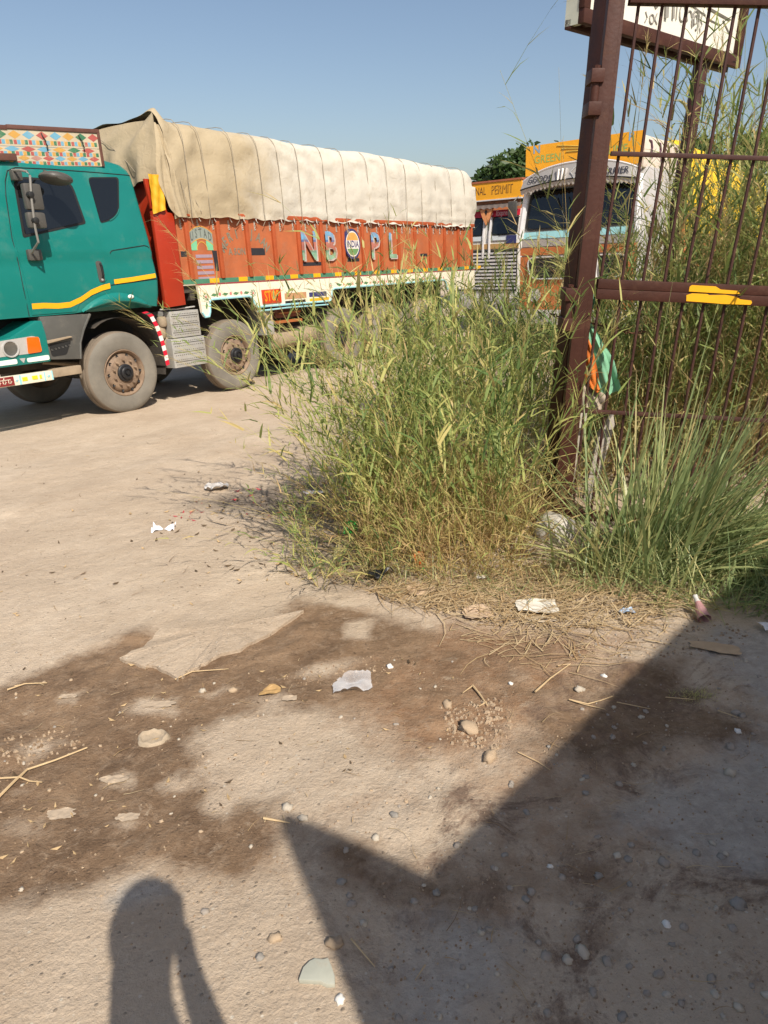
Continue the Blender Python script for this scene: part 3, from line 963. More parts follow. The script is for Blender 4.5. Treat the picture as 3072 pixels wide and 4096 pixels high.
# ---- wheels
def tyre_profile(hw=0.14, R=0.52):
    return [(0.285, -hw + 0.045), (0.30, -hw + 0.015), (0.34, -hw + 0.004), (0.40, -hw), (0.445, -hw + 0.004), (0.475, -hw + 0.012), (0.496, -hw + 0.03), (0.503, -hw + 0.034), (R - 0.006, -hw + 0.05),
            (R, -hw + 0.075), (R, -0.05), (R - 0.012, -0.045), (R - 0.012, -0.03), (R, -0.025), (R, 0.025), (R - 0.012, 0.03), (R - 0.012, 0.045), (R, 0.05), (R, hw - 0.075), (R - 0.012, hw - 0.045), (0.475, hw - 0.012), (0.40, hw), (0.30, hw - 0.015), (0.285, hw - 0.045)]
def wheel_parts(front):
    m = MB()
    m.lathe(tyre_profile(), (0, 0, 0), 56)
    n = 56
    nb = len(tyre_profile()) - 1
    m.mi = [1 if (i // n) in range(7, 19) else 0 for i in range(len(m.f))]
    tyre = m.mesh("wheel", [tyre_m, tread_m], True)
    weld(tyre)
    tyre.set_sharp_from_angle(angle=math.radians(45))
    m = MB()
    if front:
        m.lathe([(0.292, -0.10), (0.296, -0.128), (0.285, -0.132), (0.278, -0.118), (0.262, -0.10), (0.255, -0.07), (0.245, -0.085), (0.215, -0.118), (0.195, -0.126), (0.10, -0.128), (0.10, -0.06), (0.29, 0.10)], (0, 0, 0), 40)
    else:
        m.lathe([(0.292, -0.10), (0.296, -0.128), (0.285, -0.132), (0.275, -0.118), (0.262, -0.09), (0.255, 0.0), (0.22, 0.035), (0.13, 0.05), (0.12, 0.06), (0.29, 0.10)], (0, 0, 0), 40)
    rim = m.mesh("rim", rim_m, True)
    weld(rim)
    rim.set_sharp_from_angle(angle=math.radians(50))
    m = MB()
    for k in range(10):
        a = 2 * math.pi * (k + 0.5) / 10
        r_, yy = (0.226, -0.112) if front else (0.225, 0.028)
        c = (r_ * math.cos(a), yy, r_ * math.sin(a))
        m.grid(lambda u, v: (c[0] + (0.026 * math.cos(v * 6.283) * math.cos(a) - 0.019 * math.sin(v * 6.283) * math.sin(a)) * u, c[1] - 0.008 + 0.010 * (1 - u), c[2] + (0.026 * math.cos(v * 6.283) * math.sin(a) + 0.019 * math.sin(v * 6.283) * math.cos(a)) * u), 2, 12, True)
    holes = m.mesh("hand_hole", black)
    m = MB()
    for k in range(10):
        a = 2 * math.pi * k / 10
        r_, yy = (0.165, -0.127) if front else (0.165, 0.045)
        m.lathe([(0.019, 0.0), (0.019, -0.012), (0.014, -0.03), (0.010, -0.040), (0.0, -0.042)], (r_ * math.cos(a), yy, r_ * math.sin(a)), 6)
    nuts = m.mesh("lug_nut", rim_m)
    m = MB()
    if front:
        m.lathe([(0.112, -0.127), (0.112, -0.150), (0.098, -0.160), (0.084, -0.160), (0.080, -0.185), (0.066, -0.195), (0.050, -0.195), (0.046, -0.180), (0.030, -0.180), (0.024, -0.200), (0.0, -0.200)], (0, 0, 0), 24)
    else:
        m.lathe([(0.125, 0.05), (0.12, -0.08), (0.105, -0.10), (0.06, -0.105), (0.05, -0.12), (0.0, -0.12)], (0, 0, 0), 24)
    hub = m.mesh("hub", hub_m, True)
    weld(hub)
    hub.set_sharp_from_angle(angle=math.radians(40))
    return tyre, rim, holes, nuts, hub
WF, WR = wheel_parts(True), wheel_parts(False)
def put_wheel(parts, x, y, flip=False, rot=0.0, parent=truck, z=TR):
    w = obj("wheel", parts[0], None, parent, loc=(x, y, z))
    w.rotation_euler = (0, rot, math.pi if flip else 0)
    for nm, me in zip(("rim", "hand_hole", "lug_nut", "hub"), parts[1:]):
        obj(nm, me, None, w)
    return w
AXLES = (0.0, 1.915, 4.51, 5.85, 7.19)
for i, ax in enumerate(AXLES):
    if i < 2:
        put_wheel(WF, ax, 0.20, False, 0.3 + i)
        put_wheel(WF, ax, 2.26, True, 0.7 + i)
    else:
        put_wheel(WR, ax, 0.21, False, 0.2 + i)
        put_wheel(WR, ax, 0.52, False, 0.5 + i)
        put_wheel(WR, ax, 1.94, True, 0.1 + i)
        put_wheel(WR, ax, 2.25, True, 0.9 + i)
# ---- chassis
m = TB().box(-1.5, 1.0, 0.80, 0.90, 0.12, 0.76).box(1.0, 8.9, 0.80, 0.90, 0.12, 0.83)
obj("chassis_rail", m, under, truck)
m = TB().box(-1.5, 1.0, 1.56, 1.66, 0.12, 0.76).box(1.0, 8.9, 1.56, 1.66, 0.12, 0.83)
obj("chassis_rail", m, under, truck)
for ax in AXLES:
    m = TB().tube([(ax, 0.25, 0.0), (ax, 0.9, -0.04), (ax, 1.23, -0.05), (ax, 1.56, -0.04), (ax, 2.2, 0.0)], 0.075, 10)
    if ax > 3:
        m.lathe([(0.0, -0.2), (0.15, -0.15), (0.21, 0), (0.15, 0.15), (0.0, 0.2)], (ax, 1.23, 0.0), 14)
    obj("axle", m, under, truck, smooth=True)
for ax in (0.0, 1.915, 5.2, 6.5):
    for y in (0.72, 1.70):
        m = TB()
        for k in range(6):
            L_ = 0.72 - k * 0.09
            m.tube([(ax - L_, y, 0.20 - k * 0.015), (ax, y, 0.10 - k * 0.02), (ax + L_, y, 0.20 - k * 0.015)], 0.022, 4)
        ls = obj("leaf_spring", m, dusty, truck)
        ls["kind"] = "stuff"
m = TB().box(1.05, 8.95, 0.05, 2.40, 0.93, 1.02)
for k in range(16):
    m.box(1.2 + k * 0.5, 1.28 + k * 0.5, 0.06, 2.39, 0.83, 0.93)
cf = obj("cargo_floor", m, under, truck)
cf["kind"] = "stuff"
m = TB().box(-1.45, 0.5, 0.5, 1.95, 0.30, 0.77)
obj("engine_bay", m, black, truck)
m = TB().lathe([(0.0, -0.55), (0.14, -0.55), (0.165, -0.52), (0.165, 0.52), (0.14, 0.55), (0.0, 0.55)], (3.4, 0.34, 0.13), 20, 'x')
obj("air_tank", m, dusty, truck, smooth=True, autosmooth=40)
m = TB().lathe([(0.0, -0.30), (0.12, -0.30), (0.14, -0.27), (0.14, 0.27), (0.12, 0.30), (0.0, 0.30)], (3.25, 0.60, 0.36), 18, 'x')
obj("air_tank", m, under, truck, smooth=True, autosmooth=40)
m = TB().box(2.62, 2.82, 0.12, 0.5, 0.22, 0.62)
obj("tool_bracket", m, alu, truck, bev=0.01)
m = TB().box(2.86, 3.42, 0.10, 0.5, 0.46, 0.66)
obj("battery_crate", m, mat("brown_crate_paint", (0.15, 0.04, 0.02), 0.6, 0.2), truck, bev=0.01)
m = TB().box(2.86, 3.42, 0.06, 0.14, 0.38, 0.42).box(2.9, 3.4, 0.06, 0.10, 0.52, 0.545)
obj("crate_bar", m, mat("orange_bar_paint", (0.35, 0.11, 0.03), 0.6, 0.2), truck)
# lumps between cab and second axle (filters, valves)
m = TB()
for i, (x, y, z, r) in enumerate(((0.74, 0.15, 0.58, 0.065), (0.72, 0.2, 0.44, 0.08), (0.80, 0.22, 0.30, 0.07), (0.70, 0.25, 0.18, 0.09), (0.86, 0.25, 0.12, 0.10))):
    m.lathe([(0, -r * 1.1), (r * 0.8, -r), (r, -r * 0.6), (r, r * 0.6), (r * 0.8, r), (0, r * 1.1)], (x, y, z), 12, 'z')
fl = obj("air_filter", m, dusty, truck, smooth=True)
fl["kind"] = "stuff"
# tread-plate step boxes
for (x0, x1, z0, z1, sk) in ((0.795, 1.29, 0.355, 0.705, 0.0), (0.765, 1.335, -0.045, 0.345, 0.0)):
    m = TB().box(x0, x1, 0.04, 0.42, z0, z1)
    bx = obj("tread_box", m, alu, truck, bev=0.008)
    m = TB()
    nrow = 6
    for r in range(nrow):
        z = z0 + 0.04 + r * (z1 - z0 - 0.08) / (nrow - 1)
        m.box(x0 + 0.02, x1 - 0.02, 0.034, 0.04, z - 0.026, z - 0.022) if r % 2 else None
        for c in range(15):
            x = x0 + 0.05 + c * (x1 - x0 - 0.1) / 14
            m.add([(x - 0.009, 0.0385, z), (x, 0.036, z - 0.007), (x + 0.009, 0.0385, z), (x, 0.036, z + 0.007)], [(0, 1, 2, 3)])
    o = obj("tread_stud", m, under, bx, recalc=False)
    o["kind"] = "stuff"
# pipes and cables at the cab's rear lower edge
m = TB().tube([(0.70, 0.1, 0.74), (0.95, 0.08, 0.73), (1.25, 0.06, 0.745)], 0.010, 6)
obj("cable_guard", m, silver, truck)

# ---- red headboard
m = TB().prism([(0.725, 0.76), (1.055, 0.78), (1.055, 1.93), (0.80, 1.97), (0.725, 1.95)], -0.01, 0.05)
obj("headboard_wing", m, redm, truck, bev=0.008)
m = TB().box(0.90, 1.02, 0.06, 2.44, 0.80, 2.33)
obj("headboard", m, redm, truck, bev=0.01)
m = TB().prism([(0.74, 1.98), (0.86, 1.98), (0.86, 2.33), (0.70, 2.33)], 0.02, 0.06)
obj("headboard_post", m, redm, truck, bev=0.006)

# ---- cargo body: panels, ribs, rails
X0, X1, ZF, ZT = 1.07, 9.0, 1.04, 1.92
RIBS = [1.22 + 0.548 * k for k in range(15)]
edges = [X0] + RIBS + [X1]
for a, b in zip(edges, edges[1:]):
    if b - a < 0.07:
        continue
    m = TB().box(a + (0.03 if a in RIBS else 0), b - (0.03 if b in RIBS else 0), 0.0, 0.03, ZF, ZT)
    obj("side_panel", m, orange, truck)
for x in RIBS:
    m = TB().prism([(x - 0.034, ZF + 0.06), (x + 0.034, ZF + 0.06), (x + 0.034, ZT), (x - 0.034, ZT)], -0.038, 0.03)
    obj("body_rib", m, orange_rib, truck, bev=0.008)
m = TB().box(X0, X1, 2.42, 2.45, ZF, ZT)
obj("side_panel", m, orange, truck)
m = TB().box(X1 - 0.03, X1, 0.03, 2.42, ZF, ZT)
obj("tailgate", m, orange, truck)
obj("top_rail", TB().box(X0, X1, -0.045, 0.035, ZT - 0.02, ZT + 0.04), orange_rib, truck, bev=0.006)
# green bottom rail with yellow blocks and a thin crimson line
obj("bottom_rail", TB().box(X0, X1, -0.012, 0.02, ZF, ZF + 0.062), dkgreen_p, truck)
for k in range(15):
    x = 1.52 + k * 0.545
    obj("yellow_block", TB().box(x, x + 0.17, -0.016, 0.0, ZF + 0.004, ZF + 0.064), yellow_p, truck)
obj("crimson_line", TB().box(X0 + 0.2, X1, -0.05, 0.0, ZF - 0.018, ZF - 0.002), mat("crimson_paint", (0.30, 0.04, 0.05), 0.5), truck)
# white fascia with wheel arches
FP = [(1.27, 1.02), (1.27, 0.98), (1.29, 0.66), (1.33, 0.595), (1.40, 0.60), (1.43, 0.66), (1.445, 0.80), (1.49, 0.825), (2.20, 0.83), (2.26, 0.80), (2.30, 0.70), (2.34, 0.665), (4.02, 0.655), (4.06, 0.68), (4.10, 0.82), (4.16, 0.85), (7.70, 0.86), (7.76, 0.82), (7.80, 0.70), (7.84, 0.66), (8.98, 0.66), (8.98, 1.02)]
def fascia_mesh():
    m = TB()
    n = len(FP)
    lo = FP[1:-1]
    # vertical strips so that the shape stays convex piecewise
    xs = sorted(set([p[0] for p in FP]))
    def low(x):
        best = None
        for (ax, az), (bx, bz) in zip(lo, lo[1:]):
            if ax <= x <= bx and bx > ax:
                z = az + (bz - az) * (x - ax) / (bx - ax)
                best = z if best is None else min(best, z)
        return best if best is not None else 0.98
    rows = [(x, low(min(max(x, lo[0][0] + 1e-4), lo[-1][0] - 1e-4))) for x in xs]
    vs, fs = [], []
    for x, z in rows:
        vs += [(x, -0.045, 1.02), (x, -0.045, z), (x, 0.0, z), (x, 0.0, 1.02)]
    for i in range(len(rows) - 1):
        o, q = i * 4, i * 4 + 4
        for k in range(4):
            k2 = (k + 1) % 4
            fs.append((o + k, o + k2, q + k2, q + k))
    fs += [(0, 3, 2, 1), (len(vs) - 4, len(vs) - 3, len(vs) - 2, len(vs) - 1)]
    return m.add(vs, fs)
obj("white_skirt", TB().box(1.3, 8.98, 2.45, 2.49, 0.66, 1.02), white_p, truck)
fascia = obj("white_skirt", fascia_mesh(), white_p, truck)
obj("skirt_trim", TB().tube([(x, -0.047, z) for x, z in FP[2:-2]], 0.016, 6), ltblue_p, fascia, smooth=True)
m = TB()
for x in (1.30, 2.42, 2.92, 3.42, 4.05, 4.6, 5.2, 5.8, 6.4, 7.0, 7.6, 8.2):
    m.box(x, x + 0.006, -0.0475, -0.045, 0.87, 1.02)
obj("skirt_joint", m, mat("joint_grey", (0.30, 0.27, 0.22), 0.7), fascia)
def flower(m, cx, cz, r=0.052, y=-0.0475):
    for k in range(9):
        a = 2 * math.pi * k / 9
        d = Vector((math.cos(a), math.sin(a)))
        t = Vector((-d.y, d.x))
        p = [d * 0.35 * r, d * 0.7 * r + t * 0.17 * r, d * r, d * 0.7 * r - t * 0.17 * r]
        m.m = 0
        m.add([(cx + q.x, y, cz + q.y) for q in p], [(0, 1, 2, 3)])
    m.m = 1
    m.add([(cx + 0.3 * r * math.cos(k * 0.785), y, cz + 0.3 * r * math.sin(k * 0.785)) for k in range(8)], [tuple(range(8))])
def leaf(m, cx, cz, L_, w, ang=0.0, y=-0.0475):
    d = Vector((math.cos(ang), math.sin(ang)))
    t = Vector((-d.y, d.x))
    m.m = 0
    p = [-d * L_, -d * 0.3 * L_ + t * w, d * L_, -d * -0.1 * L_ - t * w]
    m.add([(cx + q.x, y, cz + q.y) for q in p], [(0, 1, 2, 3)])
m = TB()
flower(m, 1.385, 0.862, 0.062)
flower(m, 2.285, 0.868, 0.062)
leaf(m, 1.38, 0.745, 0.055, 0.022, 1.5)
for k in range(4):
    cx = 1.54 + k * 0.205
    leaf(m, cx, 0.882, 0.062, 0.024, 0.12)
    if k < 3:
        m.m = 1
        m.add([(cx + 0.102 + 0.026 * math.cos(j * 1.05), -0.0475, 0.886 + 0.026 * math.sin(j * 1.05)) for j in range(6)], [tuple(range(6))])
flower(m, 4.07, 0.90, 0.05)
for k in range(14):
    leaf(m, 4.3 + k * 0.25, 0.905, 0.075, 0.026, 0.05 if k % 2 else -0.05)
    m.m = 1
    m.add([(4.42 + k * 0.25 + 0.022 * math.cos(j * 1.05), -0.0475, 0.905 + 0.022 * math.sin(j * 1.05)) for j in range(6)], [tuple(range(6))])
obj("floral_painting", m, [mat("leaf_green_paint", (0.09, 0.21, 0.09), 0.55), pink_p], fascia, recalc=False)
# STOP board
stop = obj("stop_board", TB().box(2.455, 2.86, -0.062, -0.047, 0.70, 0.905), sign_red, truck, bev=0.004)
m = TB()
text_mb(m, "STOP", 0.215, lambda x, y: (2.655 + x, -0.0645, 0.802 + y), squash=0.62, bold=0.02)
obj("lettering", m, sign_orange, stop, recalc=False)
obj("skirt_pocket", TB().box(2.95, 3.45, -0.049, -0.046, 0.74, 0.83), mat("tan_paint", (0.45, 0.24, 0.12), 0.6), fascia)
obj("skirt_slot", TB().box(2.95, 3.42, -0.050, -0.046, 0.675, 0.715), black, fascia)
obj("skirt_slot", TB().box(3.52, 3.95, -0.050, -0.046, 0.745, 0.815), navy_p, fascia)
obj("yellow_sill", TB().box(3.52, 4.0, -0.0505, -0.046, 0.675, 0.72), yellow_p, fascia)
obj("side_rod", TB().tube([(2.36, -0.02, 0.60), (3.0, -0.025, 0.615), (4.0, -0.02, 0.60)], 0.014, 6), ltblue_p, truck, smooth=True)

# ---- painted lettering on the orange panels
YP = -0.004
def arch_text(m, s, cx, cz, R, a0, a1, size, squash=0.8, y=YP, bold=0.015):
    n = len(s)
    for i, ch in enumerate(s):
        a = a0 + (a1 - a0) * (i / (n - 1) if n > 1 else 0.5)
        if ch == ' ':
            continue
        c, sn = math.cos(a), math.sin(a)
        text_mb(m, ch, size, lambda x, yy: (cx + (R + yy) * c + x * sn, y, cz + (R + yy) * sn - x * c), squash=squash, bold=bold)
def arch_band(m, cx, cz, R0, R1, a0, a1, y=YP, sx=1.0, n=16):
    m.grid(lambda u, v: (cx + sx * (R0 + (R1 - R0) * v) * math.cos(a0 + (a1 - a0) * u), y, cz + (R0 + (R1 - R0) * v) * math.sin(a0 + (a1 - a0) * u)), n, 2)
grey_green = mat("faded_grey_paint", (0.24, 0.27, 0.235), 0.7, 0.12, 8)
faded = mat("faded_green_paint", (0.20, 0.175, 0.125), 0.7, 0.2, 9)
lilac = mat("faded_lilac_paint", (0.31, 0.23, 0.28), 0.7, 0.12, 9)
slot_m = mat("dark_slot", (0.018, 0.017, 0.022), 0.8)
def arch_z(x, lo=0.0):
    """upper (lo=0) and lower (lo=1) edge of the painted arch"""
    q = (x - 1.465) / 0.205
    return 1.775 - 0.085 * q * q if not lo else 1.618 - 0.085 * q * q
m = TB().grid(lambda u, v: (1.26 + 0.41 * u, YP + 0.001, arch_z(1.26 + 0.41 * u) * v + arch_z(1.26 + 0.41 * u, 1) * (1 - v)), 16, 1)
d1 = obj("painted_arch", m, grey_green, truck, recalc=False)
m = TB()
for i, ch_ in enumerate("USTAD"):
    cx = 1.31 + 0.078 * i
    text_mb(m, ch_, 0.155, lambda x, y: (cx + x, YP - 0.0015, (arch_z(cx) + arch_z(cx, 1)) / 2 + y - 0.42 * x * (cx - 1.465) / 0.205), squash=0.52, bold=0.015)
obj("lettering", m, mat("grey_lettering", (0.10, 0.115, 0.10), 0.7), d1, recalc=False)
for x0, x1 in ((1.27, 1.385), (1.545, 1.66)):
    def cz_(x, v):
        inner = x1 if x0 < 1.4 else x0
        lowz = 1.475
        return lowz + (arch_z(x, 1) - lowz) * v
    m = TB().grid(lambda u, v: (x0 + (x1 - x0) * u, YP, cz_(x0 + (x1 - x0) * u, v)), 6, 1)
    obj("green_corner", m, midgreen_p, d1, recalc=False)
m = TB()
for lo in (0, 1):
    m.grid(lambda u, v: (1.255 + 0.42 * u, YP - 0.001, arch_z(1.255 + 0.42 * u, lo) + 0.012 * v), 16, 1)
m.grid(lambda u, v: (1.465 + (0.085 + 0.012 * v) * math.cos(3.1416 * u), YP - 0.001, 1.475 + (0.085 + 0.012 * v) * math.sin(3.1416 * u) * 1.2), 14, 1)
obj("yellow_outline", m, mat("ochre_paint", (0.55, 0.28, 0.05), 0.6), d1, recalc=False)
m = TB()
for k in range(5):
    m.box(1.335, 1.625, YP, 0, 1.42 - k * 0.073 - 0.042, 1.42 - k * 0.073)
obj("lilac_stripes", m, lilac, truck)
obj("drain_slot", TB().box(1.09, 1.27, -0.003, 0.01, 1.395, 1.465), slot_m, truck)
obj("drain_slot", TB().prism([(1.635, 1.47), (1.72, 1.47), (1.72, 1.20), (1.66, 1.20)], -0.003, 0.01), slot_m, truck)
m = TB()
for i, ch_ in enumerate("MERI JAAN"):
    if ch_ == ' ':
        continue
    al = math.radians(172 - 20.5 * i)
    cx, cz = 2.27 + 0.43 * math.cos(al), 1.475 + 0.225 * math.sin(al)
    ro = (math.pi / 2 - al) * 0.55
    text_mb(m, ch_, 0.175, lambda x, y: (cx + x * math.cos(ro) + y * math.sin(ro), YP, cz + y * math.cos(ro) - x * math.sin(ro)), squash=0.72, bold=0.03)
text_mb(m, "A SON", 0.13, lambda x, y: (2.10 + x, YP, 1.45 + y), squash=0.85, bold=0.02)
obj("faded_lettering", m, faded, truck, recalc=False)
obj("drain_slot", TB().box(2.325, 2.66, -0.003, 0.01, 1.40, 1.50), slot_m, truck)
obj("drain_slot", TB().box(3.47, 3.93, -0.003, 0.01, 1.225, 1.28), slot_m, truck)
obj("drain_slot", TB().box(4.62, 4.95, -0.003, 0.01, 1.27, 1.325), slot_m, truck)
obj("drain_slot", TB().box(6.9, 7.15, -0.003, 0.01, 1.33, 1.38), slot_m, truck)
# big three-coloured letters N B (INDIA) P L
big_shadow = mat("pale_letter_shadow", (0.46, 0.39, 0.36), 0.6, 0.2, 9, dirt=((0.37, 0.11, 0.04), 0.46, 11))
def big_letter(ch, cx):
    m = TB()
    sz = 0.62
    text_mb(m, ch, sz, lambda x, y: (cx + 0.035 + x, YP - 0.034, 1.505 + y - 0.02), squash=0.85, bold=0.012)
    root = obj("painted_letter", m, big_shadow, truck, recalc=False)
    vs, fs = FONT_CACHE[(ch, 1.0, 0.012)]
    bm = bmesh.new()
    bv = [bm.verts.new((cx + v[0] * sz * 0.85, YP - 0.0365, 1.505 + v[1] * sz + TR)) for v in vs]
    for f in fs:
        try:
            bm.faces.new([bv[i] for i in f])
        except ValueError:
            pass
    for z in (1.62, 1.585, 1.46, 1.425):
        bmesh.ops.bisect_plane(bm, geom=bm.verts[:] + bm.edges[:] + bm.faces[:], plane_co=(0, 0, z + TR), plane_no=(0, 0, 1))
    me = bpy.data.meshes.new("letter_face")
    mats = [mat("faded_mint", (0.19, 0.37, 0.25), 0.6, 0.25, 9, dirt=((0.37, 0.11, 0.04), 0.46, 11)), mat("green_letter_dark", (0.13, 0.24, 0.17), 0.6, 0.25, 9, dirt=((0.37, 0.11, 0.04), 0.46, 11)), mat("faded_rose", (0.38, 0.14, 0.11), 0.6, 0.3, 9, dirt=((0.37, 0.11, 0.04), 0.46, 11)), mat("blue_letter_dark", (0.08, 0.13, 0.27), 0.6, 0.25, 9, dirt=((0.37, 0.11, 0.04), 0.46, 11)), mat("faded_sky", (0.14, 0.33, 0.50), 0.6, 0.2, 9, dirt=((0.37, 0.11, 0.04), 0.46, 11))]
    for mm in mats:
        me.materials.append(mm)
    for f in bm.faces:
        z = f.calc_center_median().z - TR
        f.material_index = 0 if z < 1.425 else 1 if z < 1.46 else 2 if z < 1.585 else 3 if z < 1.62 else 4
    bm.to_mesh(me)
    bm.free()
    obj("letter_face", me, None, root)
for ch, cx in (("N", 3.62), ("B", 4.15), ("P", 5.38), ("L", 5.92)):
    big_letter(ch, cx)
# the painted letters stand on flat plates that bridge the ribs
m = TB()
def ell(rx, rz, y, cx=4.735, cz=1.555, n=28):
    return [(cx + rx * math.cos(2 * math.pi * k / n), y, cz + rz * math.sin(2 * math.pi * k / n)) for k in range(n)]
m = TB()
n = 28
m.add(ell(0.215, 0.245, -0.046) + ell(0.215, 0.245, 0.0), [tuple(range(n))] + [((k + 1) % n, k, k + n, (k + 1) % n + n) for k in range(n)])
emb = obj("oval_emblem", m, navy_p, truck)
obj("white_rim", TB().add(ell(0.185, 0.208, -0.048), [tuple(range(n))]), mat("emblem_white", (0.72, 0.66, 0.60), 0.5), emb, recalc=False)
def ell_part(z0, z1, rx, rz, y, cx=4.735, cz=1.555):
    pts_l, pts_r = [], []
    for k in range(9):
        z = z0 + (z1 - z0) * k / 8
        h = rx * math.sqrt(max(0, 1 - ((z - cz) / rz) ** 2))
        pts_l.append((cx - h, y, z))
        pts_r.append((cx + h, y, z))
    return pts_r + pts_l[::-1]
p = ell_part(1.615, 1.74, 0.168, 0.19, -0.0495)
obj("orange_band", TB().add(p, [tuple(range(len(p)))]), mat("emblem_orange", (0.75, 0.32, 0.08), 0.5), emb, recalc=False)
p = ell_part(1.372, 1.478, 0.168, 0.19, -0.0495)
obj("green_band", TB().add(p, [tuple(range(len(p)))]), mat("emblem_green", (0.13, 0.26, 0.10), 0.5), emb, recalc=False)
m = TB()
text_mb(m, "INDIA", 0.155, lambda x, y: (4.735 + x, -0.0500, 1.548 + y), squash=0.78, bold=0.02)
obj("lettering", m, navy_p, emb, recalc=False)
# rope hooks under the tarpaulin edge
for x in [1.16 + 0.27 * k for k in range(29)]:
    m = TB()
    xx = x + random.uniform(-0.03, 0.03)
    m.tube([(xx, -0.04, ZT + 0.01), (xx, -0.055, ZT - 0.05), (xx + 0.02, -0.06, ZT - 0.08)], 0.007, 4)
    m.lathe([(0.014, -0.012), (0.014, 0.0)], (xx, -0.001, ZT - 0.16), 8)
    m.lathe([(0.014, -0.012), (0.014, 0.0)], (xx, -0.001, ZT - 0.11), 8)
    m.box(xx - 0.012, xx + 0.012, -0.004, 0, ZT - 0.18, ZT - 0.05)
    obj("rope_hook", m, hook_m, truck)

# ---- painted rack on the cab roof
YB = 0.12
class RB(TB):
    """rack parts: the rack rises slightly towards the rear"""
    def add(s, vs, fs):
        return TB.add(s, [(p[0], p[1], p[2] + 0.066 * (p[0] - 0.2) - 0.008) for p in vs], fs)
boards = [obj("rack_board", RB().box(-1.25, 0.19, YB, YB + 0.02, 2.45, 2.635), mat("board_cream", (0.50, 0.425, 0.30), 0.6, 0.08), truck), obj("rack_board", RB().box(-1.25, 0.19, YB, YB + 0.02, 2.641, 2.805), mat("board_cream", (0, 0, 0)), truck)]
rust = mat("brown_angle_iron", (0.11, 0.045, 0.03), 0.6, 0.2, 8, bump=0.1)
m = RB().box(-0.90, 0.225, YB - 0.012, YB + 0.04, 2.808, 2.85).box(0.19, 0.225, YB - 0.012, YB + 0.04, 2.45, 2.808).box(-1.3, -0.9, YB - 0.012, YB + 0.04, 2.80, 2.842)
obj("rack_frame", m, rust, truck, bev=0.004)
obj("rack_frame", RB().box(-1.3, 0.2, 2.30, 2.34, 2.45, 2.85).box(0.16, 0.2, YB + 0.04, 2.30, 2.80, 2.85), rust, truck)
obj("rack_bar", RB().box(-1.35, -0.88, YB - 0.06, YB - 0.015, 2.49, 2.56), rust, truck, bev=0.006)
pw_ = ((0.42, 0.33, 0.22), 0.28, 14)
pat = [mat("pattern_red", (0.38, 0.085, 0.07), 0.6, dirt=pw_), mat("pattern_blue", (0.14, 0.34, 0.46), 0.6, dirt=pw_), mat("pattern_yellow", (0.54, 0.30, 0.07), 0.6, dirt=pw_), mat("pattern_green", (0.045, 0.17, 0.085), 0.6, dirt=pw_), mat("pattern_pink", (0.42, 0.22, 0.17), 0.6, dirt=pw_)]
m = RB()
rnd = random.Random(12)
yy = YB - 0.0015
for zc, off, step_, hw, hh in ((2.755, 0.0, 0.160, 0.072, 0.042), (2.615, 0.09, 0.185, 0.085, 0.030), (2.525, 0.03, 0.145, 0.068, 0.028)):
    for k in range(10):
        x = 0.13 - off - k * step_
        if x - hw < -1.25:
            continue
        m.m = (0, 3, 2, 1, 0, 1, 2, 3, 0, 2)[k] if zc > 2.6 else (0, 1, 2, 1, 0, 4, 2, 0, 3, 2)[k]
        m.add([(x - hw, yy, zc), (x, yy, zc - hh), (x + hw, yy, zc), (x, yy, zc + hh)], [(0, 1, 2, 3)])
for zc, h in ((2.682, 0.022), (2.57, 0.020), (2.475, 0.018)):
    x = 0.17
    k = 0
    while x > -1.22:
        m.m = (3, 2, 1, 0)[k % 4]
        m.add([(x - 0.036, yy, zc - h), (x, yy, zc - h), (x, yy, zc + h), (x - 0.036, yy, zc + h)], [(0, 1, 2, 3)])
        x -= 0.046 if k % 2 else 0.040
        k += 1
obj("painted_pattern", m, pat, boards[0], recalc=False)
m = RB()
for x in (-0.49, -0.03):
    m.tube([(x - 0.03, YB - 0.01, 2.78), (x - 0.02, YB - 0.018, 2.74), (x + 0.005, YB - 0.02, 2.70), (x, YB - 0.02, 2.675), (x + 0.015, YB - 0.02, 2.65), (x, YB - 0.02, 2.625), (x + 0.015, YB - 0.02, 2.605)], 0.006, 5)
obj("rack_chain", m, black, truck)

# ---- mirrors
ma = obj("mirror_arm", TB().tube([(-0.99, 0.0, 2.30), (-0.985, -0.14, 2.285), (-0.965, -0.24, 2.26), (-0.96, -0.27, 2.22), (-1.0, -0.28, 1.98), (-1.015, -0.27, 1.70), (-1.0, -0.25, 1.56), (-1.0, -0.14, 1.50), (-0.98, -0.01, 1.45)], 0.013, 8), mat("arm_steel", (0.20, 0.19, 0.17), 0.5), truck, smooth=True)
obj("arm_bracket", TB().box(-1.01, -0.90, -0.02, 0.06, 2.20, 2.31), dark_plastic, ma, bev=0.02)
obj("arm_bracket", TB().box(-1.02, -0.86, -0.035, 0.03, 1.38, 1.50), dark_plastic, ma, bev=0.02)
for x0, x1, z0, z1 in ((-1.045, -0.845, 1.885, 2.15), (-1.06, -0.855, 1.70, 1.865)):
    m = TB().box(x0, x1, -0.25, -0.17, z0, z1)
    obj("mirror_housing", m, dark_plastic, ma, bev=0.03)
for z in (2.03, 1.775):
    obj("mirror_clamp", TB().lathe([(0.0, -0.05), (0.032, -0.04), (0.036, 0.03)], (-1.0, -0.26, z), 10), black, ma, smooth=True)
m = TB().grid(lambda a, b: (-0.655 + (0.165 - 0.01 * math.sin(b * 6.283)) * math.cos(b * 6.283) * max(0.0, math.sin(a * 3.1416)) ** 0.55, -0.24 + 0.16 * math.cos(a * 3.1416), 2.215 - 0.055 * math.cos(b * 6.283) * math.sin(a * 3.1416) * 0.5 + 0.062 * math.sin(b * 6.283) * max(0.0, math.sin(a * 3.1416)) ** 0.55), 10, 18, True)
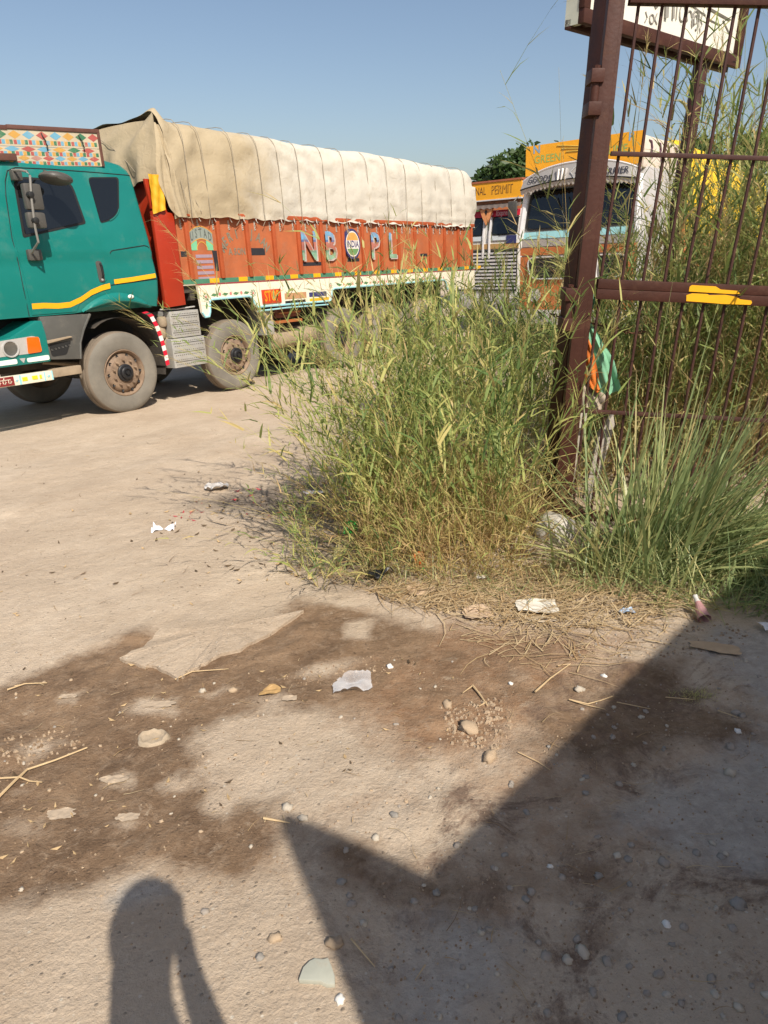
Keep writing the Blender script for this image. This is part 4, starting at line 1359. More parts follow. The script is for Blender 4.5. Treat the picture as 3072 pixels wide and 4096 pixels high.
obj("kerb_mirror", m, dark_plastic, ma, smooth=True)
obj("kerb_mirror_arm", TB().tube([(-0.60, 0.06, 2.33), (-0.62, -0.08, 2.29), (-0.65, -0.2, 2.23)], 0.012, 6), dark_plastic, ma)

# ================================================================ TARPAULIN over the load
canvas_mat = None
def canvas(name, c1, c2, c3, x_mid, x_w, attr_scale=1.0):
    m = bpy.data.materials.new(name)
    m.use_nodes = True
    nt = m.node_tree
    bs = nt.nodes["Principled BSDF"]
    N, L = nt.nodes.new, nt.links.new
    tc = N("ShaderNodeTexCoord")
    sep = N("ShaderNodeSeparateXYZ")
    L(tc.outputs["Object"], sep.inputs[0])
    n1 = N("ShaderNodeTexNoise")
    n1.inputs["Scale"].default_value = 1.4
    n1.inputs["Detail"].default_value = 8
    n1.inputs["Roughness"].default_value = 0.7
    L(tc.outputs["Object"], n1.inputs["Vector"])
    ad = N("ShaderNodeMath")
    ad.operation = 'MULTIPLY_ADD'
    L(n1.outputs[0], ad.inputs[0])
    ad.inputs[1].default_value = 2.6
    L(sep.outputs[0], ad.inputs[2])
    mr = N("ShaderNodeMapRange")
    mr.inputs[1].default_value = x_mid - x_w + 1.3
    mr.inputs[2].default_value = x_mid + x_w + 1.3
    L(ad.outputs[0], mr.inputs[0])
    mx = N("ShaderNodeMix")
    mx.data_type = 'RGBA'
    mx.inputs[6].default_value = (*c1, 1)
    mx.inputs[7].default_value = (*c2, 1)
    L(mr.outputs[0], mx.inputs[0])
    n2 = N("ShaderNodeTexNoise")
    n2.inputs["Scale"].default_value = 5
    n2.inputs["Detail"].default_value = 8
    n2.inputs["Roughness"].default_value = 0.75
    L(tc.outputs["Object"], n2.inputs["Vector"])
    r2 = N("ShaderNodeMapRange")
    r2.inputs[1].default_value = 0.52
    r2.inputs[2].default_value = 0.75
    r2.inputs[4].default_value = 0.6
    L(n2.outputs[0], r2.inputs[0])
    m2 = N("ShaderNodeMix")
    m2.data_type = 'RGBA'
    L(r2.outputs[0], m2.inputs[0])
    L(mx.outputs[2], m2.inputs[6])
    m2.inputs[7].default_value = (*c3, 1)
    L(m2.outputs[2], bs.inputs["Base Color"])
    bs.inputs["Roughness"].default_value = 0.8
    bs.inputs["Specular IOR Level"].default_value = 0.25
    n3 = N("ShaderNodeTexNoise")
    n3.inputs["Scale"].default_value = 9
    n3.inputs["Detail"].default_value = 6
    n3.inputs["Distortion"].default_value = 0.8
    L(tc.outputs["Object"], n3.inputs["Vector"])
    bp = N("ShaderNodeBump")
    bp.inputs["Strength"].default_value = 0.35
    bp.inputs["Distance"].default_value = 0.03
    L(n3.outputs[0], bp.inputs["Height"])
    L(bp.outputs[0], bs.inputs["Normal"])
    return m
tarp_m = canvas("cream_canvas", (0.39, 0.315, 0.205), (0.54, 0.50, 0.425), (0.40, 0.335, 0.24), 2.8, 0.7)
ROPES = [1.31, 1.59, 2.15, 2.65, 3.05, 3.5, 4.08, 4.61, 5.25, 5.82, 6.42, 6.92, 7.44, 8.0, 8.56]
def tarp_prof(t):
    """half-round section: t 0 near hem .. 1 far hem, gives (y, z)"""
    pts = [(-0.055, 1.89), (-0.055, 2.2), (-0.045, 2.55), (-0.02, 2.86), (0.09, 3.02), (0.38, 3.065), (0.80, 3.09), (1.22, 3.10), (1.65, 3.09), (2.05, 3.06), (2.36, 3.0), (2.46, 2.82), (2.49, 2.5), (2.50, 1.89)]
    k = t * (len(pts) - 1)
    i = min(len(pts) - 2, int(k))
    u = k - i
    p0, p1, p2, p3 = pts[max(0, i - 1)], pts[i], pts[i + 1], pts[min(len(pts) - 1, i + 2)]
    r = []
    for c in (0, 1):
        r.append(0.5 * (2 * p1[c] + (p2[c] - p0[c]) * u + (2 * p0[c] - 5 * p1[c] + 4 * p2[c] - p3[c]) * u * u + (3 * p1[c] - p0[c] - 3 * p2[c] + p3[c]) * u ** 3))
    return r
def hash_noise(a, b, s=0):
    return float(vnoise(np.array([a]), np.array([b]), s)[0])
TX0, TX1 = 1.02, 9.07
def tarp_pt(u, t):
    x = TX0 + (TX1 - TX0) * u
    y, z = tarp_prof(t)
    d = min(abs(x - r) for r in ROPES)
    puff = min(1, d / 0.22)
    puff = puff ** 0.6
    side_w = max(0.0, 1 - t / 0.30) if t < 0.5 else 0
    out = min(1.0, t / 0.07 + 0.12) * (0.004 + 0.012 * hash_noise(x * 0.8, 3.0, 11)) * puff
    wob = (hash_noise(x * 1.1 + 5, t * 9, 3) - 0.5) * 0.07 + (hash_noise(x * 4 + 3, t * 30, 4) - 0.5) * 0.03
    wob += 0.016 * math.sin(x * 9 + t * 60 + 6 * hash_noise(x * 0.9, t * 7, 14)) * max(0.0, hash_noise(x * 1.3, t * 10, 15) - 0.3) * 1.9
    wob += 0.020 * (hash_noise(x * 5.5, t * 2.5, 41) - 0.5)
    if t < 0.14:       # horizontal folds and scalloped hem above the rail
        wob += 0.022 * math.sin(t * 150 + 4 * hash_noise(x * 2.2, 1.0, 7)) * (1 - t / 0.14) * (0.3 + hash_noise(x * 3, 2, 8))
    if t < 0.3:
        y -= out + wob
    elif t > 0.7:
        y += out + wob
    else:
        z += out * 0.6 + wob * 0.7
    z += 0.02 * math.sin(x * 1.3) * (1 if 0.3 < t < 0.7 else 0)
    if x < 3.2 and t < 0.4:      # looser, more crumpled towards the front
        y -= 0.03 * (3.2 - x) / 2.2 * (math.sin(x * 8 - t * 26 + 5 * hash_noise(x * 1.7, t * 9, 33)) * 0.7 + hash_noise(x * 6, t * 26, 34) - 0.5)
    if t < 0.02:
        z += 0.010 * math.sin(x * 11) + 0.008 * math.sin(x * 23 + 1)
    # front corner pulled up to a point, rear end rounded off
    fx_ = max(0.0, 1 - abs(x - 1.08) / 0.16)
    if 0.2 < t < 0.45:
        z += 0.13 * fx_ ** 1.2 * math.sin((t - 0.2) / 0.25 * math.pi) ** 2
    re = max(0.0, (x - 8.75) / 0.32)
    if re > 0 and 0.2 < t < 0.8:
        z -= 0.10 * re * re
        y += (1.22 - y) * 0.05 * re
    if re > 0 and t < 0.25:
        x += 0.05 * math.sin(t / 0.25 * math.pi) * re
        y += 0.05 * re * re
    # corner hangs down towards the cab, lower front hem
    if x < 1.6 and t < 0.06:
        z -= 0.03 * (1.6 - x)
    return (x, y, z)
tarp = thing("tarpaulin", "cream canvas tarpaulin roped over the load of the teal truck", "tarpaulin", matrix=TM)
m = TB().grid(tarp_pt, 240, 64)
obj("canvas_cover", m, tarp_m, tarp, smooth=True, recalc=False)
# front drape, hanging from the raised corner over the headboard
def drape(u, v):
    """u across the truck (0 near side), v downwards"""
    y = -0.03 + 2.5 * u
    top = tarp_prof(0.02 + 0.96 * u)[1] if 0 < u < 1 else 1.9
    tq = u * 0.78 + 0.11
    yt, zt = tarp_prof(0.27 + 0.46 * u)
    zt += 0.11 * max(0, 1 - abs(u - 0.08) / 0.12)
    zb = 2.31 + 0.02 * math.sin(u * 23)
    z = zt + (zb - zt) * v
    y = yt + (y - yt) * min(1, v * 2.5)
    fold = 0.07 * math.sin(u * 34 + 2.2 * v + 3 * hash_noise(u * 5, v * 2, 5)) * (0.25 + v * 0.6) + 0.05 * math.sin((u - v * 0.35) * 21)
    x = TX0 + 0.01 - 0.16 * math.sin(min(1, v * 1.2) * math.pi * 0.6) - fold * 0.45 * min(1, v * 4) - 0.06 * v
    x = min(x, TX0 + 0.012 - 0.02 * v)
    e = max(0.0, 1 - u / 0.12)
    x = x * (1 - e) + (0.965 - 0.10 * min(1, v * 1.3)) * e
    return (x, y, z)
m = TB().grid(drape, 90, 26)
obj("front_drape", m, tarp_m, tarp, smooth=True, recalc=False)
# gathered corner folds on the near side
def corner(u, v):
    """sheet from the drape's edge round onto the side, gathered into folds that fan out downwards"""
    bx, by, bz = drape(0.0, v)
    drop = 0.43 * min(1.0, u / 0.30) ** 0.8
    z = bz - drop * v - 0.06 * u * (1 - v)
    x = bx + (0.10 + 0.52 * v ** 0.9) * u
    s = min(1.0, u * 5)
    fan = math.sin(u * 13 + 2.0 * v + 1.5 * hash_noise(u * 3, v * 3, 23)) * 0.6 + math.sin(u * 27 - v * 3 + 2) * 0.3 + 0.5
    y = by + (-0.052 - by) * s * 0.9 * min(1, v * 3) - s * (0.025 + 0.04 * v) * fan * (1 - 0.7 * u ** 3)
    if u > 0.85:
        y += 0.09 * (u - 0.85)
    return (x, y, z)
obj("corner_fold", TB().grid(corner, 36, 30), tarp_m, tarp, smooth=True, recalc=False)
for r in ROPES:
    lean = random.uniform(-0.03, 0.03)
    pts = []
    for k in range(33):
        t = k / 32
        y, z = tarp_prof(t)
        x = r + (t - 0.3) * lean * 3
        n_out = 0.013 + 0.035 * max(0.0, min(1.0, (3.4 - r) / 1.5))
        if t < 0.3:
            y -= n_out
        elif t > 0.7:
            y += n_out
        else:
            z += n_out
        pts.append((x, y, z))
    y0 = pts[0]
    pts = [(y0[0] + random.uniform(-0.05, 0.05), -0.06, 1.80), (y0[0], -0.075, 1.86)] + pts
    obj("rope", TB().tube(pts, 0.0045, 5), rope_m, tarp)
for (a, b) in (((1.02, 0.30, 3.05), (1.45, -0.10, 1.95)), ((1.05, 0.12, 3.05), (1.22, -0.12, 1.98)), ((0.92, 1.3, 3.02), (0.82, 0.35, 2.45))):
    a, b = Vector(a), Vector(b)
    pts = [a.lerp(b, k / 8) + Vector((0, -0.055 * math.sin(k / 8 * math.pi), 0.02 * math.sin(k / 8 * math.pi))) for k in range(9)]
    obj("rope", TB().tube(pts, 0.0045, 5), rope_m, tarp)
# yellow plastic sheet poking out below the canvas
ys = mat("yellow_plastic_sheet", (0.60, 0.32, 0.012), 0.45, 0.15, 6, bump=0.12, bscale=9)
m = MB().grid(lambda u, v: (0.725 + 0.20 * u - 0.01 * v, -0.03 - 0.008 * math.sin(u * 11 + v * 5) - 0.004 * math.sin(v * 19 - u * 6) - 0.015 * v, 2.38 - (0.47 - 0.06 * u) * v + TR), 12, 22)
yso = obj("plastic_sheet", m, ys, None, smooth=True, recalc=False)
yso.matrix_world = TM
tag(yso, "crumpled yellow plastic sheet hanging out below the canvas at the headboard", "plastic sheet")

# ================================================================ TWO MORE TRUCKS behind the weeds
def frame_matrix(pos, yaw_deg, roll=0.0):
    a = math.radians(yaw_deg)
    x_ = Vector((math.sin(a), math.cos(a), 0))
    y_ = Vector((-math.cos(a), math.sin(a), 0))
    z_ = Vector((0, 0, 1))
    y_ = (y_ * math.cos(roll) - z_ * math.sin(roll))
    z_ = x_.cross(y_)
    m = Matrix.Identity(4)
    for i, q in enumerate((x_, y_, z_)):
        for r in range(3):
            m[r][i] = q[r]
    for r in range(3):
        m[r][3] = pos[r]
    return m

def simple_wheel(parent, x, y, flip):
    put_wheel(WR if x > 3 else WF, x, y, flip, 0.4 + x, parent, TR)

# ---- grey and orange goods carrier (local x: rearward, y: across to the far side, z: up)
P2 = (4.13, 12.0)
T2 = frame_matrix((P2[0], P2[1], gz(*P2) - 0.02), 38, math.radians(3.0))
gc = thing("goods_carrier", "grey and orange goods carrier lorry with amber board, behind the gate post", "truck", matrix=T2)
W2 = 2.02
steel_g = mat("brushed_grey_visor", (0.36, 0.335, 0.315), 0.45, 0.08, 4, metal=0.2)
pil_w = mat("pale_pillar_paint", (0.66, 0.64, 0.64), 0.35, 0.06, 5, metal=0.15)
amber_b = mat("amber_board_paint", (0.80, 0.36, 0.015), 0.5, 0.06, 4)
lorry_or = mat("lorry_orange_paint", (0.42, 0.125, 0.035), 0.5, 0.12, 4, dirt=((0.35, 0.2, 0.1), 0.3, 5))
lorry_grey = mat("lorry_grey_paint", (0.42, 0.40, 0.39), 0.5, 0.1, 4, dirt=((0.35, 0.28, 0.2), 0.3, 5))
# cab body with sloping front: side outline extruded across
m = MB().prism([(0.0, 0.55), (1.75, 0.55), (1.75, 2.98), (0.22, 2.98), (0.12, 2.80), (0.0, 2.05)], -0.03, W2 + 0.03)
obj("cab", m, lorry_grey, gc, bev=0.05)
def front(poly, off, mt, name, parent=gc, thick=0.02, slope=True):
    """plate on the cab front; poly in (y, z)"""
    def fx(z):
        return (0.12 * (z - 2.05) / 0.75 if z > 2.05 else 0.0) if slope else 0.0
    m = MB()
    n = len(poly)
    m.add([(fx(z) - off - thick, y, z) for y, z in poly] + [(fx(z) - off, y, z) for y, z in poly], [tuple(range(n - 1, -1, -1)), tuple(range(n, 2 * n))] + [(i, (i + 1) % n, (i + 1) % n + n, i + n) for i in range(n)])
    return obj(name, m, mt, parent)
ws = rounded([(0.04, 2.12), (W2 - 0.04, 2.12), (W2 - 0.10, 2.78), (0.10, 2.78)], r=0.10)
wsf = front(ws, 0.0, black, "windscreen")
front(rounded([(0.09, 2.155), (W2 / 2 - 0.012, 2.155), (W2 / 2 - 0.012, 2.76), (0.14, 2.76)], r=0.07), 0.022, glass, "pane", wsf, 0.006)
front(rounded([(W2 / 2 + 0.012, 2.155), (W2 - 0.09, 2.155), (W2 - 0.14, 2.76), (W2 / 2 + 0.012, 2.76)], r=0.07), 0.022, glass, "pane", wsf, 0.006)
for y in (-0.02, W2 + 0.02):
    obj("windscreen_pillar", MB().tube([(-0.05, y, 2.0), (-0.01, y * 0.97 + 0.03, 2.4), (0.08, y * 0.94 + 0.06, 2.85)], 0.055, 8), pil_w, gc, smooth=True)
# arched visor with scalloped fringe
def visor(u, v):
    y = 0.0 + W2 * u
    ar = 0.15 * (1 - (2 * u - 1) ** 2)
    z = 2.78 + ar * 0.62 + 0.25 * v * (1 - 0.45 * abs(2 * u - 1) ** 3)
    return (-0.20 + 0.10 * v + 0.07 * (2 * u - 1) ** 2, y, z)
vis = obj("visor", MB().grid(visor, 28, 4), steel_g, gc, smooth=True, recalc=False)
m = MB()
for k in range(28):
    u0, u1 = k / 28, (k + 1) / 28
    a, b = Vector(visor(u0, 0)), Vector(visor(u1, 0))
    c = (a + b) / 2 - Vector((-0.02, 0, 0.095))
    off = Vector((0.0, 0, 0.01))
    m.add([a - off, b - off, b - Vector((-0.02, 0, 0.065)), c, a - Vector((-0.02, 0, 0.065))], [(0, 1, 2, 3, 4)])
obj("visor_fringe", m, mat("fringe_grey", (0.40, 0.36, 0.33), 0.5), vis, recalc=False)
obj("visor_edge", MB().tube([visor(k / 28, 1.0) for k in range(29)], 0.018, 6), pil_w, vis, smooth=True)
obj("visor_edge", MB().tube([visor(k / 28, 0.0) for k in range(29)], 0.012, 6), black, vis, smooth=True)
def on_visor(yc, zc):
    """yc measured from the lorry's own far side, as read by a viewer in front"""
    def fn(x, y):
        yy = yc - x
        u = yy / W2
        p = visor(u, 0)
        zz = zc + y
        v = (zz - p[2]) / 0.25
        q = visor(u, v)
        return (q[0] - 0.012, yy, zz)
    return fn
m = MB()
text_mb(m, "GOODS", 0.14, on_visor(W2 - 0.36, 2.915), squash=0.9, bold=0.012)
text_mb(m, "CARRIER", 0.14, on_visor(0.40, 2.915), squash=0.9, bold=0.012)
obj("lettering", m, mat("black_lettering", (0.02, 0.02, 0.03), 0.5), vis, recalc=False)
m = MB()
for yc in (W2 - 0.76, 0.80):
    for k in range(3):
        fn = on_visor(yc, 2.955)
        m.tube([fn(-0.07 + k * 0.075, 0.075), fn(-0.055 + k * 0.07, 0.0), fn(-0.045 + k * 0.065, -0.09)], [0.034, 0.028, 0.016], 6)
obj("visor_ornament", m, steel_g, vis, smooth=True)
m = MB()
for k in range(2):
    fn = on_visor(W2 - 0.96 - k * 0.10, 2.97)
    m.tube([fn(0.05, 0.1), fn(-0.04, 0.0), fn(0.05, -0.1)], 0.012, 4)
obj("chevron_ornament", m, silver, vis)
# name board on the roof, crown box behind it
def board_face(u, v):
    return (0.02, 0.02 + (W2 - 0.04) * u, 3.0 + 0.46 * v)
nb = obj("name_board", MB().grid(board_face, 14, 2), amber_b, gc, recalc=False)
sol = nb.modifiers.new("thickness", 'SOLIDIFY')
sol.thickness = 0.03
sol.offset = 0
m = MB()
bf = lambda yc, zc: (lambda x, y: (0.002, yc - x, zc + y))
text_mb(m, "N", 0.17, bf(W2 - 0.22, 3.39), squash=1.05, bold=0.02)
text_mb(m, "P", 0.17, bf(0.20, 3.39), squash=1.0, bold=0.02)
obj("lettering", m, mat("blue_lettering", (0.20, 0.36, 0.52), 0.5), nb, recalc=False)
m = MB()
text_mb(m, "GREEN", 0.17, bf(W2 - 0.42, 3.235), squash=0.92, bold=0.012)
text_mb(m, "LINE", 0.17, bf(0.40, 3.235), squash=0.92, bold=0.012)
obj("lettering", m, mat("green_lettering", (0.33, 0.40, 0.10), 0.5), nb, recalc=False)
m = MB()
cy, cz = W2 / 2, 3.36
for s in (-1, 1):
    for k in range(3):
        m.tube([(0.003, cy + s * 0.05, cz - k * 0.035), (0.003, cy + s * (0.42 - k * 0.08), cz + 0.05 - k * 0.055)], 0.012, 4)
m.lathe([(0.05, 0.002), (0.0, -0.002)], (0, cy, cz - 0.02), 12, 'x')
obj("wing_emblem", m, mat("faded_emblem", (0.50, 0.33, 0.06), 0.5), nb)
m = MB().box(0.08, 1.9, 0.0, W2, 2.95, 3.40)
cb = obj("crown_box", m, mat("cream_box_paint", (0.64, 0.55, 0.46), 0.55, 0.1, 5), gc, bev=0.02)
m = MB()
for k in range(4):
    x = 0.35 + k * 0.42
    m.tube([(x - 0.12, -0.005, 3.34), (x - 0.03, -0.005, 3.33), (x + 0.02, -0.005, 3.24), (x, -0.005, 3.14)], [0.010, 0.022, 0.026, 0.012], 5)
    m.tube([(x + 0.10, -0.005, 3.15), (x + 0.06, -0.005, 3.08)], [0.02, 0.008], 5)
obj("painted_scroll", m, mat("scroll_dark", (0.10, 0.045, 0.07), 0.6), cb)
# lower front
front([(0.0, 1.99), (W2, 1.99), (W2, 2.10), (0.0, 2.10)], 0.004, ltblue_p, "blue_band", thick=0.015)
front([(0.0, 1.86), (W2, 1.86), (W2, 1.975), (0.0, 1.975)], 0.004, steel_g, "grey_band", thick=0.02)
front([(-0.03, 1.72), (W2 + 0.03, 1.72), (W2 + 0.03, 1.845), (-0.03, 1.845)], 0.006, lorry_or, "orange_band", thick=0.02)
front([(-0.03, 0.75), (W2 + 0.03, 0.75), (W2 + 0.03, 1.70), (-0.03, 1.70)], 0.002, lorry_or, "front_panel", thick=0.012)
gp_ = rounded([(0.18, 1.32), (W2 - 0.18, 1.32), (W2 - 0.10, 1.68), (0.10, 1.68)], r=0.16)
grl = front(gp_, 0.012, black, "grille", thick=0.02)
obj("grille_rim", MB().tube([(-0.036, y, z) for y, z in gp_] + [(-0.036, *gp_[0])], 0.016, 6), silver, grl, smooth=True)
for k in range(4):
    front([(0.25, 1.37 + k * 0.075), (W2 - 0.25, 1.37 + k * 0.075), (W2 - 0.25, 1.39 + k * 0.075), (0.25, 1.39 + k * 0.075)], 0.034, under, "grille_bar", grl, 0.012)
for y in (0.28, W2 - 0.28):
    obj("headlamp", MB().lathe([(0.11, -0.02), (0.115, -0.05), (0.09, -0.045), (0.0, -0.06)], (0, y, 1.05), 18, 'x'), silver, gc, smooth=True)
obj("bumper", MB().box(-0.18, 0.0, -0.1, W2 + 0.1, 0.55, 0.80), lorry_grey, gc, bev=0.03)
for s in (-1, 1):
    y = W2 / 2 + s * 0.1
    obj("wiper", MB().tube([(-0.06, y, 2.10), (0.02, y + 0.25, 2.5), (0.05, y + 0.30, 2.62)], 0.008, 4), black, gc)
# open cargo body of the lorry
m = MB().box(1.95, 8.2, -0.15, -0.10, 1.25, 2.3)
obj("body_side", m, lorry_or, gc)
m = MB().box(1.95, 8.2, W2 + 0.10, W2 + 0.15, 1.25, 2.3)
obj("body_side", m, lorry_or, gc)
m = MB().box(1.95, 8.2, -0.10, W2 + 0.10, 1.15, 1.25).box(1.0, 8.0, 0.5, 0.6, 0.75, 1.15).box(1.0, 8.0, 1.4, 1.5, 0.75, 1.15)
fl = obj("body_floor", m, under, gc)
fl["kind"] = "stuff"
for x in (0.9, 5.0, 6.4):
    simple_wheel(gc, x, 0.05, False)
    simple_wheel(gc, x, W2 - 0.05, True)
# its yellow covered load
yt = mat("yellow_tarpaulin", (0.84, 0.52, 0.008), 0.5, 0.08, 3, bump=0.3, bscale=6)
def ytarp(u, t):
    x = 1.95 + 6.3 * u
    k = t * 6.2832 * 0.5
    y = W2 / 2 - (W2 / 2 + 0.19) * math.copysign(abs(math.cos(k)) ** 0.35, math.cos(k))
    z = 2.0 + 1.55 * abs(math.sin(k)) ** 0.45
    w = (hash_noise(x * 1.5, t * 12, 61) - 0.5) * 0.12 + (hash_noise(x * 5, t * 30, 62) - 0.5) * 0.04
    z += w * (1 if 0.25 < t < 0.75 else 0) - 0.10 * u
    y += w * (1 if t <= 0.25 else -1 if t >= 0.75 else 0)
    e = max(0, 1 - u / 0.06)
    return (x, y + (W2 / 2 - y) * 0.1 * e, z - 0.1 * e * e)
ytm = MB().grid(ytarp, 60, 40)
ytm.grid(lambda u, v: tuple(Vector(ytarp(0, 0.02 + 0.96 * u)) * 1.0 + Vector((0, 0, 0)) if v == 0 else (1.955, ytarp(0, 0.02 + 0.96 * u)[1], 2.0)), 30, 1)
yo = obj("yellow_tarpaulin", ytm, yt, None, smooth=True, recalc=False)
yo.matrix_world = T2
tag(yo, "bright yellow tarpaulin covering the load of the grey and orange lorry", "tarpaulin")

# ---- third lorry with permit board, farther back
P3 = (3.43, 18.6)
T3 = frame_matrix((P3[0], P3[1], gz(*P3) + 0.02), 38, math.radians(2.5))
pl = thing("permit_lorry", "white fronted lorry with orange permit board, behind the teal truck's rear end", "truck", matrix=T3)
W3 = 1.84
m = MB().prism([(0.0, 0.5), (1.7, 0.5), (1.7, 2.9), (0.15, 2.9), (0.10, 2.75), (0.0, 2.25)], 0.0, W3)
obj("cab", m, mat("lorry_white_paint", (0.62, 0.60, 0.56), 0.45, 0.08, 4), pl, bev=0.05)
def front3(poly, off, mt, name, parent=pl, thick=0.02):
    m = MB()
    n = len(poly)
    fx = lambda z: 0.10 * (z - 2.25) / 0.5 if z > 2.25 else 0.0
    m.add([(fx(z) - off - thick, y, z) for y, z in poly] + [(fx(z) - off, y, z) for y, z in poly], [tuple(range(n - 1, -1, -1)), tuple(range(n, 2 * n))] + [(i, (i + 1) % n, (i + 1) % n + n, i + n) for i in range(n)])
    return obj(name, m, mt, parent)
for a, b in ((0.06, W3 / 2 - 0.14), (W3 / 2 + 0.14, W3 - 0.06)):
    w = front3(rounded([(a, 2.30), (b, 2.30), (b, 2.76), (a, 2.76)], r=0.06), 0.0, black, "windscreen")
    front3(rounded([(a + 0.03, 2.33), (b - 0.03, 2.33), (b - 0.03, 2.74), (a + 0.03, 2.74)], r=0.05), 0.022, glass, "pane", w, 0.006)
    front3([(a, 2.18), (b, 2.18), (b, 2.285), (a, 2.285)], 0.004, mat("pale_sill_paint", (0.60, 0.64, 0.66), 0.4), "white_sill")
front3([(0.06, 2.10), (0.34, 2.10), (0.34, 2.285), (0.06, 2.285)], 0.030, navy_p, "navy_sill", thick=0.01)
for y in (W3 / 2 - 0.09, W3 / 2 + 0.09):
    obj("centre_pillar", MB().tube([(-0.03, y, 1.75), (-0.02, y, 2.3), (0.06, y, 2.78)], 0.035, 6), pil_w, pl, smooth=True)
front3([(0.02, 2.74), (W3 - 0.02, 2.74), (W3 - 0.02, 2.89), (0.02, 2.89)], 0.05, mat("express_red", (0.52, 0.02, 0.045), 0.45), "red_band")
m = MB()
text_mb(m, "Express", 0.17, lambda x, y: (0.02, 0.46 - x, 2.815 + y), squash=0.8, bold=0.012)
m.lathe([(0.045, 0.015), (0.0, 0.012)], (0, 0.80, 2.81), 10, 'x')
obj("lettering", m, mat("pink_lettering", (0.70, 0.40, 0.42), 0.5), pl, recalc=False)
m = MB().add([(-0.06, W3 / 2 + 0.20, 2.95), (-0.06, W3 / 2 - 0.20, 2.95), (-0.06, W3 / 2 - 0.09, 2.7), (-0.06, W3 / 2, 2.55), (-0.06, W3 / 2 + 0.09, 2.7),
              (0.0, W3 / 2 + 0.20, 2.95), (0.0, W3 / 2 - 0.20, 2.95), (0.0, W3 / 2 - 0.09, 2.7), (0.0, W3 / 2, 2.55), (0.0, W3 / 2 + 0.09, 2.7)], [(0, 1, 2, 3, 4), (0, 5, 6, 1), (1, 6, 7, 2), (2, 7, 8, 3), (3, 8, 9, 4), (4, 9, 5, 0)])
orn = obj("crest_ornament", m, mat("peach_paint", (0.72, 0.30, 0.12), 0.45), pl, recalc=False)
m = MB().add([(-0.065, W3 / 2, 2.92), (-0.065, W3 / 2 - 0.05, 2.86), (-0.065, W3 / 2 - 0.01, 2.77), (-0.065, W3 / 2 + 0.045, 2.86)], [(0, 1, 2, 3)])
obj("crest_drop", m, black, orn, recalc=False)
front3([(0.0, 1.98), (W3, 1.98), (W3, 2.10), (0.0, 2.10)], 0.01, mat("tan_band_paint", (0.46, 0.27, 0.10), 0.5), "tan_band")
for k in range(11):
    front3([(0.05, 1.0 + k * 0.085), (W3 - 0.05, 1.0 + k * 0.085), (W3 - 0.05, 1.045 + k * 0.085), (0.05, 1.045 + k * 0.085)], 0.03, pil_w, "grille_slat", thick=0.02)
front3([(0.03, 0.96), (W3 - 0.03, 0.96), (W3 - 0.03, 1.95), (0.03, 1.95)], 0.005, black, "grille_back")
obj("bumper", MB().box(-0.2, 0, -0.05, W3 + 0.05, 0.5, 0.8), lorry_grey, pl, bev=0.03)
vis3 = obj("wooden_visor", MB().grid(lambda u, v: (-0.10 + 0.08 * v, -0.06 + (W3 + 0.12) * u, 2.93 + 0.10 * v + 0.015 * math.sin(u * 70) * (1 - v)), 60, 2), mat("grimy_visor", (0.13, 0.10, 0.085), 0.7), pl, recalc=False)
pb = obj("permit_board", MB().box(-0.05, -0.01, -0.05, W3 + 0.05, 3.14, 3.53), amber_b, pl)
obj("board_side", MB().box(-0.01, 1.9, -0.05, -0.01, 3.14, 3.51), mat("orange_side_paint", (0.74, 0.33, 0.06), 0.5), pl)
obj("board_edge", MB().box(-0.07, 0.0, -0.07, W3 + 0.07, 3.53, 3.57).box(0.0, 1.9, -0.07, 0.0, 3.51, 3.57), mat("rust_red_edge", (0.36, 0.11, 0.05), 0.6), pl)
obj("board_edge", MB().box(-0.07, 0.0, -0.07, W3 + 0.07, 3.11, 3.14), pil_w, pl)
m = MB()
text_mb(m, "PERMIT", 0.30, lambda x, y: (-0.052, 0.48 - x, 3.335 + y), squash=0.62, bold=0.0)
sh = MB()
text_mb(sh, "PERMIT", 0.30, lambda x, y: (-0.0535, 0.495 - x, 3.35 + y), squash=0.62, bold=-0.01)
obj("lettering", m, mat("dark_brown_lettering", (0.10, 0.04, 0.015), 0.5), pb, recalc=False)
obj("lettering_face", sh, mat("amber_lettering", (0.74, 0.34, 0.02), 0.5), pb, recalc=False)
m = MB()
text_mb(m, "NATIONAL", 0.26, lambda x, y: (-0.052, W3 - 0.5 - x, 3.335 + y), squash=0.62)
obj("lettering", m, mat("dark_brown_lettering", (0, 0, 0)), pb, recalc=False)
obj("cab_rack", MB().box(0.0, 0.04, 0.0, W3, 2.98, 3.11), mat("brown_rack_paint", (0.24, 0.09, 0.03), 0.6, 0.3, 6), pl)
obj("side_mirror", MB().box(-0.22, -0.16, -0.02, 0.22, 2.68, 3.05), dark_plastic, pl, bev=0.03)
obj("mirror_arm", MB().tube([(0.0, 0.0, 3.2), (-0.19, 0.10, 3.02), (-0.19, 0.10, 2.72), (0, 0.0, 2.7)], 0.014, 5), dark_plastic, pl)
m = MB().box(1.9, 7.5, 0.0, W3, 1.2, 3.1)
obj("body_box", m, lorry_or, pl)
for x in (0.9, 5.2):
    simple_wheel(pl, x, 0.1, False)
    simple_wheel(pl, x, W3 - 0.1, True)

